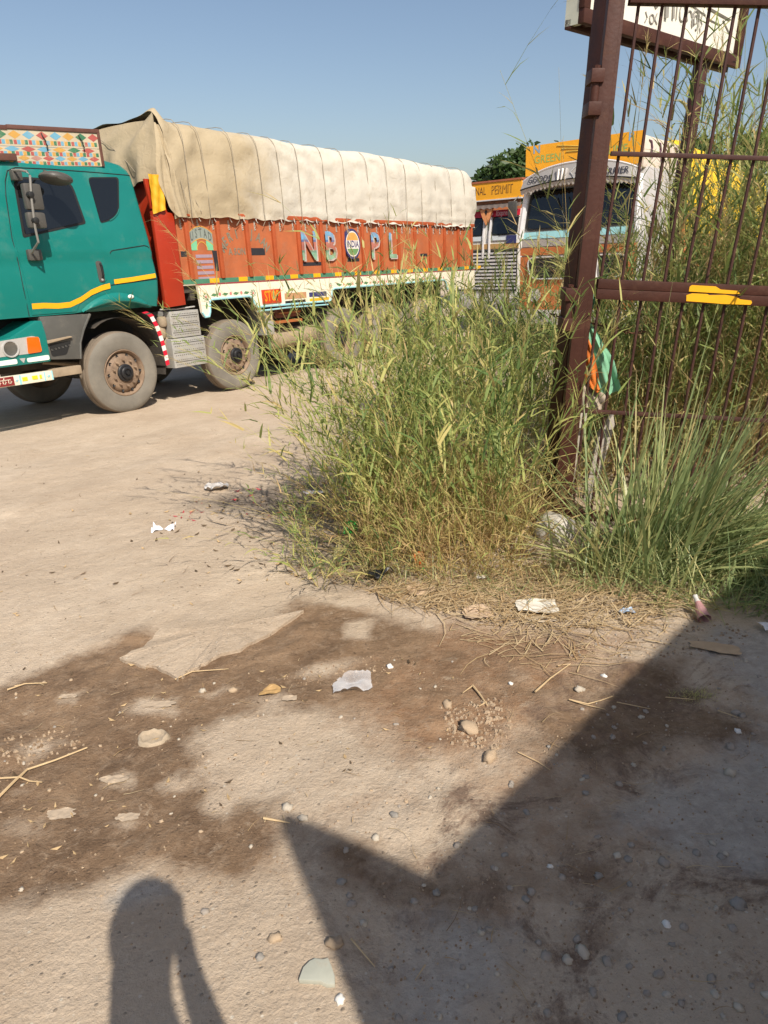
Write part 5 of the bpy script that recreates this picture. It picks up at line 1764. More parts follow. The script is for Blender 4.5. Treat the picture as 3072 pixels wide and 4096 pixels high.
# ================================================================ GATE
GB = Vector((1.048, 4.155, gz(1.048, 4.155)))
k_ = -0.0746
gx_ = Vector((1, k_, -0.0367)).normalized()
gn_ = Vector((-k_, 1, 0)).normalized()
gz_ = gx_.cross(gn_).normalized()
if gz_.z < 0:
    gz_ = -gz_
GM = Matrix.Identity(4)
for i, q in enumerate((gx_, gn_, gz_)):
    for r in range(3):
        GM[r][i] = q[r]
for r in range(3):
    GM[r][3] = GB[r]
brown = mat("brown_gate_paint", (0.058, 0.021, 0.014), 0.55, 0.2, 5, bump=0.15, bscale=50, dirt=((0.13, 0.060, 0.032), 0.22, 7), spec=0.25)
brown2 = mat("brown_bar_paint", (0.060, 0.025, 0.020), 0.55, 0.2, 9, bump=0.1, dirt=((0.14, 0.065, 0.035), 0.25, 12), spec=0.3)
gate = thing("gate_leaf", "sagging brown steel bar gate leaf with a torn yellow sticker on its rail", "gate", matrix=GM)
def stile(z0, z1, xs0, xs1, w0, w1, y0, y1):
    m = MB()
    vs = []
    for z, x, w in ((z0, xs0, w0), (z1, xs1, w1)):
        vs += [(x, y0, z), (x + w, y0, z), (x + w, y1, z), (x, y1, z)]
    return m.add(vs, [(3, 2, 1, 0), (4, 5, 6, 7), (0, 1, 5, 4), (1, 2, 6, 5), (2, 3, 7, 6), (3, 0, 4, 7)])
obj("stile", stile(0.0, 3.05, 0.020, -0.050, 0.066, 0.066, -0.035, 0.03), brown, gate, bev=0.004)
obj("stile", stile(0.0, 3.05, 0.0865, -0.006, 0.045, 0.036, -0.025, 0.03), brown, gate, bev=0.004)
obj("stile", MB().box(2.46, 2.54, -0.03, 0.03, 0.0, 3.05), brown, gate, bev=0.004)
def rail(z0, z1, x0, y0=-0.03, y1=0.03, nm="rail", bv=0.003):
    return obj(nm, MB().box(x0, 2.46, y0, y1, z0, z1), brown, gate, bev=bv)
rail(2.772, 2.84, 0.062)
rail(2.84, 2.91, 0.062)
rail(1.432, 1.482, 0.100)
mr = rail(1.376, 1.430, 0.098, -0.034, 0.03)
rail(0.03, 0.085, 0.13)
for z in (2.112, 0.728):
    obj("thin_rail", MB().box(0.075 if z > 1 else 0.11, 2.46, -0.014, 0.010, z - 0.011, z + 0.011), brown2, gate, bev=0.002)
bar_me = None
for k in range(20):
    x = 0.122 + 0.1165 * k
    jx = random.uniform(-0.004, 0.004)
    m = MB()
    m.tube([(x + jx - 0.008, 0.016, 2.80), (x, 0.016 + random.uniform(-0.004, 0.004), 2.11), (x + random.uniform(-0.004, 0.004), 0.016, 1.45)], 0.0088, 8)
    obj("bar", m, brown2, gate, smooth=True)
    m = MB()
    m.tube([(x + 0.006, 0.016, 1.42), (x + 0.016 + random.uniform(-0.003, 0.003), 0.014, 0.73), (x + 0.030 + jx, 0.016, 0.06)], 0.0088, 8)
    obj("bar", m, brown2, gate, smooth=True)
# yellow reflective sticker, torn
stk = [(0.60, 1.462), (0.61, 1.472), (0.74, 1.470), (0.77, 1.455), (0.86, 1.452), (0.88, 1.436), (0.84, 1.4335), (0.60, 1.4375)]
m = MB().prism(stk, -0.0335, -0.0305)
obj("yellow_sticker", m, yellow_p, mr)
m = MB().prism([(0.595, 1.386), (0.59, 1.418), (0.62, 1.4285), (0.70, 1.4285), (0.715, 1.423), (0.80, 1.4285), (0.86, 1.420), (0.885, 1.408), (0.945, 1.404), (0.952, 1.392), (0.945, 1.381), (0.80, 1.379), (0.70, 1.383)], -0.0365, -0.0335)
obj("yellow_sticker", m, yellow_p, mr)
# post, turned so that its left flank is in shade; hinges
post = thing("gate_post", "tall dark brown square steel gate post carrying the hinges", "post", (GB.x, GB.y, GB.z))
pang = math.radians(21)
def post_box(x0, x1, y0, y1, z0, z1):
    m = MB().box(x0, x1, y0, y1, z0, z1)
    c, s_ = math.cos(pang), math.sin(pang)
    m.v = [(x * c + y * s_ * -1, x * s_ + y * c, z) for x, y, z in m.v]
    return m
pm = post_box(0.030, 0.140, 0.035, 0.150, -0.05, 3.4)
# slight lean to the right at the top
pm.v = [(x + 0.020 * z, y + 0.005, z) for x, y, z in pm.v]
obj("post_body", pm, brown, post, bev=0.004)
obj("base_plate", MB().box(-0.16, 0.14, -0.04, 0.26, -0.01, 0.015), brown, post)
for z0, z1, parts in ((2.28, 2.49, 3), (1.195, 1.43, 3), (-0.0, 0.15, 1)):
    x = -0.050 + 0.029 * z0
    if parts == 3:
        for a, b in ((0.0, 0.30), (0.70, 1.0)):
            obj("hinge_ear", MB().box(x - 0.015, x + 0.052, -0.055, 0.07, z0 + (z1 - z0) * a, z0 + (z1 - z0) * b), brown, post, bev=0.005)
        m = MB().lathe([(0.024, z0 + (z1 - z0) * 0.3), (0.024, z0 + (z1 - z0) * 0.7)], (x + 0.018, -0.02, 0), 12, 'z')
        obj("hinge_barrel", m, brown, post, smooth=True)
        m = MB().lathe([(0.012, z1), (0.020, z1 + 0.002), (0.020, z1 + 0.016), (0.0, z1 + 0.02)], (x + 0.018, -0.02, 0), 8, 'z')
        obj("hinge_pin", m, brown, post)
    else:
        obj("hinge_ear", MB().box(x - 0.03, x + 0.04, -0.07, 0.05, z0, z1), brown, post, bev=0.006)
# concrete footing
m = MB()
m.blob((0, 0, 0), (0.13, 0.13, 0.11), 5, 12, 0.10)
ft = obj("concrete_footing", m, mat("pale_concrete", (0.46, 0.43, 0.38), 0.9, 0.2, 7, bump=0.6, bscale=22, dirt=((0.30, 0.24, 0.17), 0.3, 6)), None, smooth=True, autosmooth=60)
q = gp(2215, 2140)
ft.location = (q.x, q.y, q.z + 0.03)
tag(ft, "rough pale concrete lump under the foot of the gate post", "concrete block")
# rusty chain round the post
m = MB()
cp = [GM @ Vector(p) for p in ((-0.12, 0.12, 1.27), (-0.02, 0.16, 1.24), (0.12, 0.15, 1.225), (0.25, 0.14, 1.205), (0.37, 0.12, 1.18), (0.45, 0.14, 1.19))]
for i in range(len(cp) - 1):
    for j in range(5):
        a = cp[i].lerp(cp[i + 1], j / 5)
        b = cp[i].lerp(cp[i + 1], (j + 1.25) / 5)
        w = Vector((0, 0, 0.011)) if j % 2 else Vector((0, 0.011, 0))
        mid = (a + b) / 2
        m.tube([a, mid + w, b, mid - w, a], 0.0045, 4, cap=False)
ch = obj("rusty_chain", m, mat("rust", (0.12, 0.05, 0.025), 0.85, 0.3, 20), None)
tag(ch, "rusty chain strung behind the gate bars below the middle rail", "chain")
# cloths knotted behind the gate
def cloth(name, edge_l, edge_r, mt, label, cat, seed=0, amp=0.02, nv=30, nu=12):
    def interp(pts, t):
        k = t * (len(pts) - 1)
        i = min(len(pts) - 2, int(k))
        return Vector(pts[i]).lerp(Vector(pts[i + 1]), k - i)
    def fn(u, v):
        a, b = interp(edge_l, v), interp(edge_r, v)
        p = a.lerp(b, u)
        w = (b - a).length
        p.y += amp * (math.sin(u * 9 + v * 5 + seed) * 0.8 + math.sin(u * 21 - v * 9 + seed * 2) * 0.4) * min(1, w / 0.12 + 0.2)
        return tuple(p)
    o = obj(name, MB().grid(fn, nu, nv), mt, None, smooth=True, recalc=False)
    o.matrix_world = GM
    return tag(o, label, cat)
cloth("orange_cloth", [(0.045, 0.10, 1.40), (0.04, 0.11, 1.22), (0.035, 0.13, 1.05), (0.055, 0.15, 0.93), (0.10, 0.15, 0.90)], [(0.090, 0.10, 1.40), (0.075, 0.11, 1.22), (0.15, 0.10, 1.08), (0.21, 0.10, 0.93), (0.245, 0.10, 0.80)],
      mat("orange_cloth", (0.66, 0.17, 0.025), 0.8, 0.12, 12), "bright orange cloth hanging torn beside the gate post", "cloth", 1, 0.022)
cloth("green_cloth", [(0.09, 0.12, 1.40), (0.085, 0.12, 1.235), (0.105, 0.12, 1.20), (0.16, 0.11, 1.02), (0.25, 0.11, 0.80)], [(0.135, 0.12, 1.40), (0.115, 0.12, 1.235), (0.15, 0.12, 1.20), (0.29, 0.11, 1.02), (0.355, 0.11, 0.84)],
      mat("mint_green_cloth", (0.19, 0.42, 0.26), 0.75, 0.1, 12), "mint green cloth twisted below the rusty chain behind the gate bars", "cloth", 3, 0.022)
cloth("grey_sack", [(0.03, 0.20, 0.93), (0.02, 0.16, 0.85), (0.05, 0.12, 0.79), (0.07, 0.12, 0.72)], [(0.14, 0.18, 0.95), (0.24, 0.16, 0.86), (0.27, 0.12, 0.80), (0.28, 0.12, 0.72)],
      mat("grey_sacking", (0.38, 0.31, 0.235), 0.9, 0.2, 14), "crumpled grey sack bundled above the leaning slabs behind the gate", "sack", 5, 0.04)
cloth("white_cloth", [(0.08, 0.25, 1.70), (0.07, 0.25, 1.60), (0.07, 0.24, 1.48)], [(0.10, 0.25, 1.71), (0.135, 0.25, 1.60), (0.16, 0.24, 1.48)],
      mat("white_cloth", (0.60, 0.58, 0.56), 0.85, 0.1, 12), "small white cloth hanging above the middle gate rail by the stile", "cloth", 8, 0.02)
conc = mat("weathered_concrete", (0.44, 0.39, 0.33), 0.9, 0.18, 8, bump=0.4, bscale=30, dirt=((0.2, 0.16, 0.12), 0.25, 7))
for poly, lab in (([(0.075, 0.1), (0.155, 0.08), (0.185, 0.70), (0.105, 0.72)], "pale concrete slab leaning close beside the gate stile"), ([(0.235, 0.1), (0.30, 0.1), (0.36, 0.62), (0.34, 0.69), (0.27, 0.55)], "smaller grey concrete slab leaning to the right of the pale one")):
    o = obj("leaning_slab", MB().prism(poly, 0.13, 0.19), conc, None, bev=0.008)
    o.matrix_world = GM
    tag(o, lab, "concrete slab", "concrete slabs behind the gate")

# ================================================================ SIGNBOARD behind the gate
saz = math.radians(51)
SM = Matrix.Identity(4)
sx_ = Vector((math.sin(saz), math.cos(saz), 0))
sn_ = Vector((-math.cos(saz), math.sin(saz), 0))      # away from the viewer
for i, q in enumerate((sx_, sn_, Vector((0, 0, 1)))):
    for r in range(3):
        SM[r][i] = q[r]
SP = (1.212, 5.2)
for r in range(3):
    SM[r][3] = (*SP, 0)[r]
sign = thing("signboard", "white signboard in a brown steel frame on posts above the gate", "signboard", matrix=SM)
sb_w = mat("sign_white_sheet", (0.74, 0.71, 0.62), 0.5, 0.05, 2, dirt=((0.62, 0.55, 0.40), 0.2, 3))
obj("panel", MB().box(0.065, 1.96, -0.005, 0.01, 2.87, 4.0), sb_w, sign)
obj("frame_rail", MB().box(0.0, 2.03, -0.045, 0.0, 2.79, 2.87), brown, sign, bev=0.004)
obj("frame_rail", MB().box(0.0, 2.03, 0.05, 0.10, 2.775, 2.83), brown, sign, bev=0.004)
obj("frame_stile", MB().box(-0.005, 0.06, -0.045, 0.0, 2.87, 4.05), brown, sign, bev=0.004)
obj("frame_stile", MB().box(1.96, 2.03, -0.045, 0.0, 2.87, 4.05), brown, sign, bev=0.004)
obj("frame_rail", MB().box(0.0, 2.03, -0.045, 0.0, 4.0, 4.08), brown, sign, bev=0.004)
obj("frame_side", MB().box(0.0, 0.04, 0.0, 0.10, 2.79, 4.05), mat("pale_frame_side", (0.55, 0.56, 0.47), 0.5, 0.1), sign)
for k in range(6):
    obj("frame_tie", MB().box(0.1 + k * 0.36, 0.13 + k * 0.36, 0.0, 0.05, 2.795, 2.825), brown, sign)
obj("sign_post", MB().tube([(1.61, 0.05, 2.80), (1.56, 0.05, 1.9), (1.50, 0.05, -0.35)], 0.055, 10), brown2, sign, smooth=True)
obj("sign_post", MB().tube([(0.30, 0.06, 2.80), (0.30, 0.06, -0.3)], 0.055, 10), brown2, sign, smooth=True)
m = MB()
yy = -0.008
def stroke(pts, w=0.014):
    m.tube([(x, yy, z) for x, z in pts], w, 4)
def arc_pts(cx, cz, rx, rz, a0, a1, n=14):
    return [(cx + rx * math.cos(math.radians(a0 + (a1 - a0) * k / n)), cz + rz * math.sin(math.radians(a0 + (a1 - a0) * k / n))) for k in range(n + 1)]
# curved script letters with drop-shadow strokes (only their lower ends stay in the picture)
stroke(arc_pts(1.16, 3.03, 0.035, 0.052, 30, 340), 0.007)
stroke(arc_pts(1.345, 3.01, 0.048, 0.060, -70, 230), 0.009)
stroke(arc_pts(1.345, 3.012, 0.022, 0.030, -40, 260), 0.007)
stroke(arc_pts(1.255, 3.02, 0.032, 0.035, 10, 240), 0.007)
stroke([(1.43, 3.06), (1.415, 3.03), (1.44, 3.00), (1.42, 2.97), (1.425, 2.945)], 0.006)
stroke([(0.93, 3.12), (0.955, 2.965)], 0.022)
stroke([(1.02, 3.12), (1.045, 2.975)], 0.014)
stroke([(1.08, 3.08), (1.09, 2.975)], 0.006)
stroke([(1.24, 3.095), (1.47, 3.062)], 0.006)
stroke([(1.53, 3.11), (1.83, 3.088)], 0.010)
stroke([(1.54, 3.045), (1.70, 3.036)], 0.006)
stroke([(1.73, 3.07), (1.86, 3.00)], 0.006)
stroke(arc_pts(0.79, 2.935, 0.026, 0.026, 0, 360), 0.006)
stroke([(0.71, 2.965), (0.735, 2.935), (0.715, 2.905)], 0.005)
stroke([(0.85, 2.975), (0.825, 2.940), (0.86, 2.915)], 0.005)
stroke([(0.78, 3.05), (0.825, 3.005), (0.85, 3.03)], 0.010)
obj("sign_script", m, mat("faded_script_paint", (0.30, 0.28, 0.25), 0.6, 0.15, 8), sign, smooth=True)

# ================================================================ TREES
leaf_dk = grass_mat("tree_foliage", [(0.0, (0.022, 0.045, 0.012)), (0.5, (0.045, 0.085, 0.020)), (1.0, (0.085, 0.13, 0.035))], 0.25, 0.5)
bark = mat("tree_bark", (0.13, 0.095, 0.065), 0.95, 0.25, 6, bump=0.5)
def make_tree(name, label, pos, h, rx, rz, seed, n_leaf=5200, leaf_s=0.17, trunk_r=0.16, group=None, clumps=26):
    rnd = random.Random(seed)
    g0 = gz(pos[0], pos[1])
    t = thing(name, label, "tree", (pos[0], pos[1], g0), group)
    cz = h - rz
    m = MB()
    top = Vector((rnd.uniform(-0.3, 0.3), rnd.uniform(-0.3, 0.3), cz))
    m.tube([(0, 0, -0.1), (rnd.uniform(-0.1, 0.1), 0.05, cz * 0.4), top * 0.8, top], [trunk_r * 1.25, trunk_r, trunk_r * 0.75, trunk_r * 0.4], 9)
    cl = []
    for k in range(clumps):
        while True:
            p = Vector((rnd.uniform(-1, 1), rnd.uniform(-1, 1), rnd.uniform(-1, 1)))
            if 0.25 < p.length < 1.0:
                break
        c = Vector((p.x * rx * 0.88, p.y * rx * 0.88, cz + p.z * rz * 0.85))
        cl.append((c, rnd.uniform(0.22, 0.42) * rx, rnd.uniform(-0.2, 0.2)))
        if k % 2 == 0:
            mid = top.lerp(c, 0.5) + Vector((0, 0, -0.2))
            m.tube([top * 0.75, mid, c], [trunk_r * 0.4, trunk_r * 0.22, 0.02], 5)
    obj("trunk", m, bark, t, smooth=True)
    g = MB()
    g.t = 0.5
    for i in range(n_leaf):
        c, r, dt = cl[rnd.randrange(len(cl))]
        d = Vector((rnd.gauss(0, 1), rnd.gauss(0, 1), rnd.gauss(0, 1))).normalized()
        p = c + d * r * rnd.random() ** 0.4
        if rnd.random() < 0.04:
            p = c + d * r * rnd.uniform(1.0, 1.35)
        a = Vector((rnd.gauss(0, 1), rnd.gauss(0, 1), rnd.gauss(0, 0.6) - 0.3)).normalized()
        b = a.cross(Vector((rnd.gauss(0, 1), rnd.gauss(0, 1), rnd.gauss(0, 1)))).normalized()
        s = leaf_s * rnd.uniform(0.6, 1.25)
        g.t = min(1, max(0, 0.5 + dt + rnd.gauss(0, 0.2) + 0.25 * d.z))
        g.add([p - a * s, p + b * s * 0.42 - a * 0.1 * s, p + a * s, p - b * s * 0.42 - a * 0.1 * s], [(0, 1, 2, 3)])
    obj("crown", g, leaf_dk, t)
    return t
make_tree("broadleaf_tree", "big dense dark green tree rising behind the permit lorry", (6.0, 33.0), 6.6, 2.3, 2.4, 11, 9000, 0.17)
make_tree("broadleaf_tree", "loose smaller tree at the left end of the trees, above the tarpaulin's rear end", (3.5, 31.0), 5.4, 1.0, 1.6, 12, 1800, 0.16, 0.10, clumps=16)
make_tree("broadleaf_tree", "mid green bushy tree between the loose small tree and the big dense one", (4.7, 35.0), 6.5, 1.6, 2.3, 13, 5000, 0.18, clumps=20)
make_tree("broadleaf_tree", "olive green tree seen through the gate bars beyond the yellow tarpaulin", (11.6, 25.0), 5.2, 2.4, 2.3, 14, 7000, 0.17)
make_tree("broadleaf_tree", "tall shady tree beyond the reeds, far out on the right", (25.5, 5.0), 9.6, 3.2, 3.4, 15, 5000, 0.24, 0.2)
make_tree("broadleaf_tree", "broad tree beyond the reeds beside the tall shady one", (27.5, 10.5), 8.6, 3.4, 3.2, 16, 5000, 0.24, 0.2)

# ================================================================ GRASS AND WEEDS
class Grass(MB):
    def __init__(s):
        MB.__init__(s)
        s.t = 0.5
    def blade(s, p, d, L_, w, droop, seg=3, twist=0.0):
        px, py, pz = p
        dx, dy, dz = d
        l = math.sqrt(dx * dx + dy * dy) + 1e-6
        sx, sy, sz = -dy / l, dx / l, twist
        st = L_ / seg
        vs = []
        o = len(s.v)
        for i in range(seg + 1):
            f = 1 - (i / seg) ** 1.8
            f = f if i else 0.75
            hw = w * f * 0.5
            if i == seg:
                vs.append((px, py, pz))
            else:
                vs.append((px - sx * hw, py - sy * hw, pz - sz * hw))
                vs.append((px + sx * hw, py + sy * hw, pz + sz * hw))
            px += dx * st
            py += dy * st
            pz += dz * st
            dz -= droop / seg
            n = math.sqrt(dx * dx + dy * dy + dz * dz)
            dx, dy, dz = dx / n, dy / n, dz / n
        fs = [(2 * i, 2 * i + 1, 2 * i + 3, 2 * i + 2) for i in range(seg - 1)] + [(2 * seg - 2, 2 * seg - 1, 2 * seg)]
        s.v.extend(vs)
        for f in fs:
            s.f.append(tuple(q + o for q in f))
            s.mi.append(0)
            s.tone.append(s.t)
    def stem(s, pts, r):
        n = len(pts)
        o = len(s.v)
        for i, (x, y, z) in enumerate(pts):
            rr = r * (1 - 0.7 * i / (n - 1))
            s.v.extend([(x + rr, y, z), (x - 0.5 * rr, y + 0.87 * rr, z), (x - 0.5 * rr, y - 0.87 * rr, z)])
        for i in range(n - 1):
            for k in range(3):
                k2 = (k + 1) % 3
                s.f.append((o + i * 3 + k, o + i * 3 + k2, o + i * 3 + 3 + k2, o + i * 3 + 3 + k))
                s.mi.append(0)
                s.tone.append(s.t)

def clamp01(x):
    return 0.0 if x < 0 else 1.0 if x > 1 else x

def weed(g, rnd, base, H, lean, bend, n_leaf, leaf_L, leaf_w, tone, stem_r=0.0022, stem_tone=None, head=0.0, branch=0.3, seg=6, t0=0.12):
    """one branching grass stalk with narrow leaves; lean = horizontal direction (x, y) per unit height"""
    x, y, z = base
    pts = []
    for i in range(seg + 1):
        t = i / seg
        q = t + bend * t * t
        drop = 1 - 0.5 * bend * t * t * 0.6
        pts.append((x + lean[0] * H * q + rnd.gauss(0, 0.006), y + lean[1] * H * q + rnd.gauss(0, 0.006), z + H * t * drop / math.sqrt(1 + 0.3 * (lean[0] ** 2 + lean[1] ** 2))))
    g.t = clamp01(stem_tone if stem_tone is not None else tone + 0.15)
    g.stem(pts, stem_r)
    def at(t):
        k = min(seg - 1, int(t * seg))
        u = t * seg - k
        a, b = pts[k], pts[k + 1]
        p = tuple(a[i] + (b[i] - a[i]) * u for i in range(3))
        d = tuple(b[i] - a[i] for i in range(3))
        n = math.sqrt(sum(q * q for q in d))
        return p, tuple(q / n for q in d)
    for i in range(n_leaf):
        t = t0 + (0.98 - t0) * (i + rnd.random()) / n_leaf
        p, d = at(min(0.999, t))
        a = rnd.uniform(0, 6.283)
        k = rnd.uniform(0.45, 1.1)
        dd = (d[0] + math.cos(a) * k, d[1] + math.sin(a) * k, d[2] * rnd.uniform(0.6, 1.1))
        n = math.sqrt(sum(q * q for q in dd))
        g.t = clamp01(tone + rnd.gauss(0, 0.16) + (0.25 if t < 0.3 else 0))
        g.blade(p, tuple(q / n for q in dd), leaf_L * rnd.uniform(0.5, 1.3) * (1.1 - 0.4 * t), leaf_w * rnd.uniform(0.6, 1.3), rnd.uniform(0.2, 1.3), 3, rnd.uniform(-0.7, 0.7))
        if rnd.random() < branch:      # thin side twig with small leaves
            L_ = leaf_L * rnd.uniform(0.8, 1.8)
            e = tuple(p[j] + dd[j] / n * L_ for j in range(3))
            mid = tuple(p[j] + dd[j] / n * L_ * 0.5 + (0.012 if j == 2 else 0) for j in range(3))
            g.stem([p, mid, e], stem_r * 0.6)
            for q in (mid, e):
                for _ in range(2):
                    a2 = rnd.uniform(0, 6.283)
                    v = (dd[0] / n + math.cos(a2) * 0.8, dd[1] / n + math.sin(a2) * 0.8, dd[2] / n + rnd.uniform(-0.2, 0.4))
                    nn = math.sqrt(sum(c * c for c in v))
                    g.t = clamp01(tone + rnd.gauss(0, 0.15))
                    g.blade(q, tuple(c / nn for c in v), leaf_L * rnd.uniform(0.3, 0.7), leaf_w * 0.7, rnd.uniform(0, 0.8), 2, rnd.uniform(-0.7, 0.7))
    if head > 0:
        p, d = at(0.999)
        g.t = clamp01(0.78 + rnd.gauss(0, 0.08))
        for i in range(int(14 * head) + 6):
            a = rnd.uniform(0, 6.283)
            k = rnd.uniform(0.1, 0.45)
            t0 = rnd.uniform(-0.16, 0.05) * head
            b = tuple(p[j] + d[j] * t0 for j in range(3))
            v = (d[0] + math.cos(a) * k, d[1] + math.sin(a) * k, d[2] + rnd.uniform(-0.1, 0.2))
            nn = math.sqrt(sum(c * c for c in v))
            g.blade(b, tuple(c / nn for c in v), rnd.uniform(0.05, 0.13) * head, 0.0035, rnd.uniform(0.3, 1.2), 2, rnd.uniform(-0.5, 0.5))

weed_m = grass_mat("weed_blades", [(0.0, (0.13, 0.21, 0.062)), (0.35, (0.30, 0.365, 0.105)), (0.60, (0.52, 0.51, 0.17)), (0.80, (0.66, 0.54, 0.23)), (1.0, (0.56, 0.39, 0.19))], 0.45)
reed_m = grass_mat("reed_blades", [(0.0, (0.12, 0.19, 0.058)), (0.40, (0.25, 0.31, 0.09)), (0.65, (0.43, 0.40, 0.145)), (0.85, (0.56, 0.42, 0.20)), (1.0, (0.44, 0.285, 0.14))], 0.42)
tuss_m = grass_mat("tussock_blades", [(0.0, (0.13, 0.20, 0.08)), (0.45, (0.30, 0.365, 0.15)), (0.75, (0.48, 0.46, 0.20)), (1.0, (0.58, 0.46, 0.22))], 0.35, 0.40)
straw_m = grass_mat("dry_straw", [(0.0, (0.20, 0.115, 0.055)), (0.5, (0.38, 0.25, 0.12)), (1.0, (0.54, 0.41, 0.24))], 0.1, 0.7)

def in_poly(p, poly):
    c = False
    n = len(poly)
    for i in range(n):
        ax, ay = poly[i]
        bx, by = poly[(i + 1) % n]
        if (ay > p[1]) != (by > p[1]) and p[0] < (bx - ax) * (p[1] - ay) / (by - ay) + ax:
            c = not c
    return c

def sample(poly, rnd):
    xs, ys = [p[0] for p in poly], [p[1] for p in poly]
    while True:
        p = (rnd.uniform(min(xs), max(xs)), rnd.uniform(min(ys), max(ys)))
        if in_poly(p, poly):
            return p

# ---- the mass of weeds left of the gate
rnd = random.Random(101)
g = Grass()
core = pix_poly([(1410, 2200), (1500, 2300), (1800, 2335), (2090, 2290), (2120, 2120), (2090, 1980), (1800, 1900), (1480, 1990)])
back = pix_poly([(1480, 1960), (1800, 1880), (2160, 1960), (2230, 1700), (2200, 1560), (1850, 1560), (1600, 1700)])
bc = Vector((0.55, 3.9))
def patchy(p, s=0):
    return 0.55 + 0.75 * hash_noise(p[0] * 2.6 + 3, p[1] * 2.6 + 1, 91 + s)
for i in range(128):
    p = sample(core, rnd)
    e = (Vector(p) - bc)
    lean = (e.x * 0.30 - 0.08 + rnd.gauss(0, 0.24), e.y * 0.10 + rnd.gauss(0, 0.20))
    H = rnd.uniform(0.75, 1.65) * patchy(p)
    weed(g, rnd, (p[0], p[1], gzz(*p) - 0.01), H, lean, rnd.uniform(0, 0.6), int(5 + 4 * H), 0.23, 0.0155, rnd.gauss(0.36, 0.22), stem_r=0.003, stem_tone=rnd.gauss(0.70, 0.1), t0=0.33, branch=0.22, head=0.8 if rnd.random() < 0.12 else 0)
for i in range(165):
    p = sample(back, rnd)
    H = rnd.uniform(0.9, 1.75) * (0.5 + 0.5 * patchy(p, 3))
    lean = (rnd.gauss(-0.06, 0.20), rnd.gauss(0.0, 0.16))
    weed(g, rnd, (p[0], p[1], gzz(*p) - 0.01), H, lean, rnd.uniform(0, 0.5), int(6 + 5 * H), 0.25, 0.0165, rnd.gauss(0.38, 0.22), stem_r=0.003, stem_tone=rnd.gauss(0.62, 0.1), t0=0.25, branch=0.22, head=0.8 if rnd.random() < 0.15 else 0)
for i in range(60):        # wisps that arch out to the left and over the truck
    p = sample(pix_poly([(1440, 2180), (1560, 2250), (1850, 2050), (1800, 1850), (1560, 1900)]), rnd)
    H = rnd.uniform(0.9, 1.8)
    weed(g, rnd, (p[0], p[1], gzz(*p) - 0.01), H, (rnd.gauss(-0.28, 0.22), rnd.gauss(0.0, 0.14)), rnd.uniform(0.1, 0.7), int(5 + 4 * H), 0.18, 0.0115, rnd.gauss(0.45, 0.18), stem_r=0.0026, stem_tone=0.62, branch=0.40, head=1.0 if rnd.random() < 0.5 else 0)
for i in range(60):        # tall airy shoots standing above the mass
    p = sample(back if i % 3 == 0 else core, rnd)
    H = rnd.uniform(1.35, 1.95)
    weed(g, rnd, (p[0], p[1], gzz(*p) - 0.01), H, (rnd.gauss(-0.05, 0.16), rnd.gauss(0, 0.12)), rnd.uniform(0.1, 0.5), int(6 + 4 * H), 0.24, 0.014, rnd.gauss(0.42, 0.2), stem_r=0.003, branch=0.3, head=1.0 if rnd.random() < 0.35 else 0)
for i in range(70):        # short sprigs straggling out over the dark stain
    p = sample(pix_poly([(1130, 2150), (1300, 2020), (1480, 2080), (1650, 2330), (1350, 2370), (1150, 2330)]), rnd)
    H = rnd.uniform(0.12, 0.5)
    weed(g, rnd, (p[0], p[1], gzz(*p) - 0.005), H, (rnd.gauss(-0.2, 0.5), rnd.gauss(0, 0.4)), rnd.uniform(0, 0.6), 5, 0.12, 0.009, rnd.gauss(0.35, 0.25), stem_r=0.002, stem_tone=0.7, branch=0.3, seg=4)
# broader leaved shoots mixed in
for i in range(130):
    p = sample(core if i % 2 else back, rnd)
    H = rnd.uniform(0.4, 1.6)
    weed(g, rnd, (p[0], p[1], gzz(*p)), H, (rnd.gauss(-0.08, 0.15), rnd.gauss(0, 0.12)), rnd.uniform(0, 0.4), int(5 + 4 * H), 0.30, 0.018, rnd.gauss(0.26, 0.12), stem_r=0.003, branch=0)
o = obj("tall_weeds", g, weed_m)
tag(o, kind="stuff")
# dry tangle of dead stems low in the weeds
g = Grass()
for i in range(1250):
    p = sample(core, rnd)
    a = rnd.uniform(0, 6.283)
    H = rnd.uniform(0.15, 0.68)
    k = rnd.uniform(0.2, 1.4)
    weed(g, rnd, (p[0], p[1], gzz(*p)), H, (math.cos(a) * k, math.sin(a) * k), rnd.uniform(0, 0.5), 3, 0.13, 0.006, rnd.gauss(0.80, 0.14), stem_r=0.0028, branch=0.15, seg=4)
o = obj("dead_stems", g, weed_m)
tag(o, kind="stuff")

# ---- reeds behind the gate
rnd = random.Random(202)
g = Grass()
rp = [(1.15, 4.5), (2.9, 4.35), (5.6, 6.2), (6.6, 10.0), (4.2, 9.6), (2.2, 7.4)]
n_done = 0
while n_done < 900:
    p = sample(rp, rnd)
    if p[1] > 6.6 and rnd.random() < 0.5:
        continue
    n_done += 1
    right = clamp01((p[0] / p[1] - 0.32) / 0.14)
    hmax = 1.55 + 1.35 * right + (0.5 if rnd.random() < 0.06 else 0)
    if p[1] > 6:
        hmax *= 1.08
    H = hmax * rnd.uniform(0.55, 1.08)
    tone = rnd.gauss(0.42, 0.16) + (0.18 if rnd.random() < 0.3 else 0)
    weed(g, rnd, (p[0], p[1], gz(*p) - 0.02), H, (rnd.gauss(-0.02, 0.15), rnd.gauss(-0.04, 0.12)), rnd.uniform(0, 0.45), int(8 + 6 * H), 0.32, 0.0165, tone, stem_r=0.0035, branch=0.22, head=1.0 if rnd.random() < 0.3 else 0)
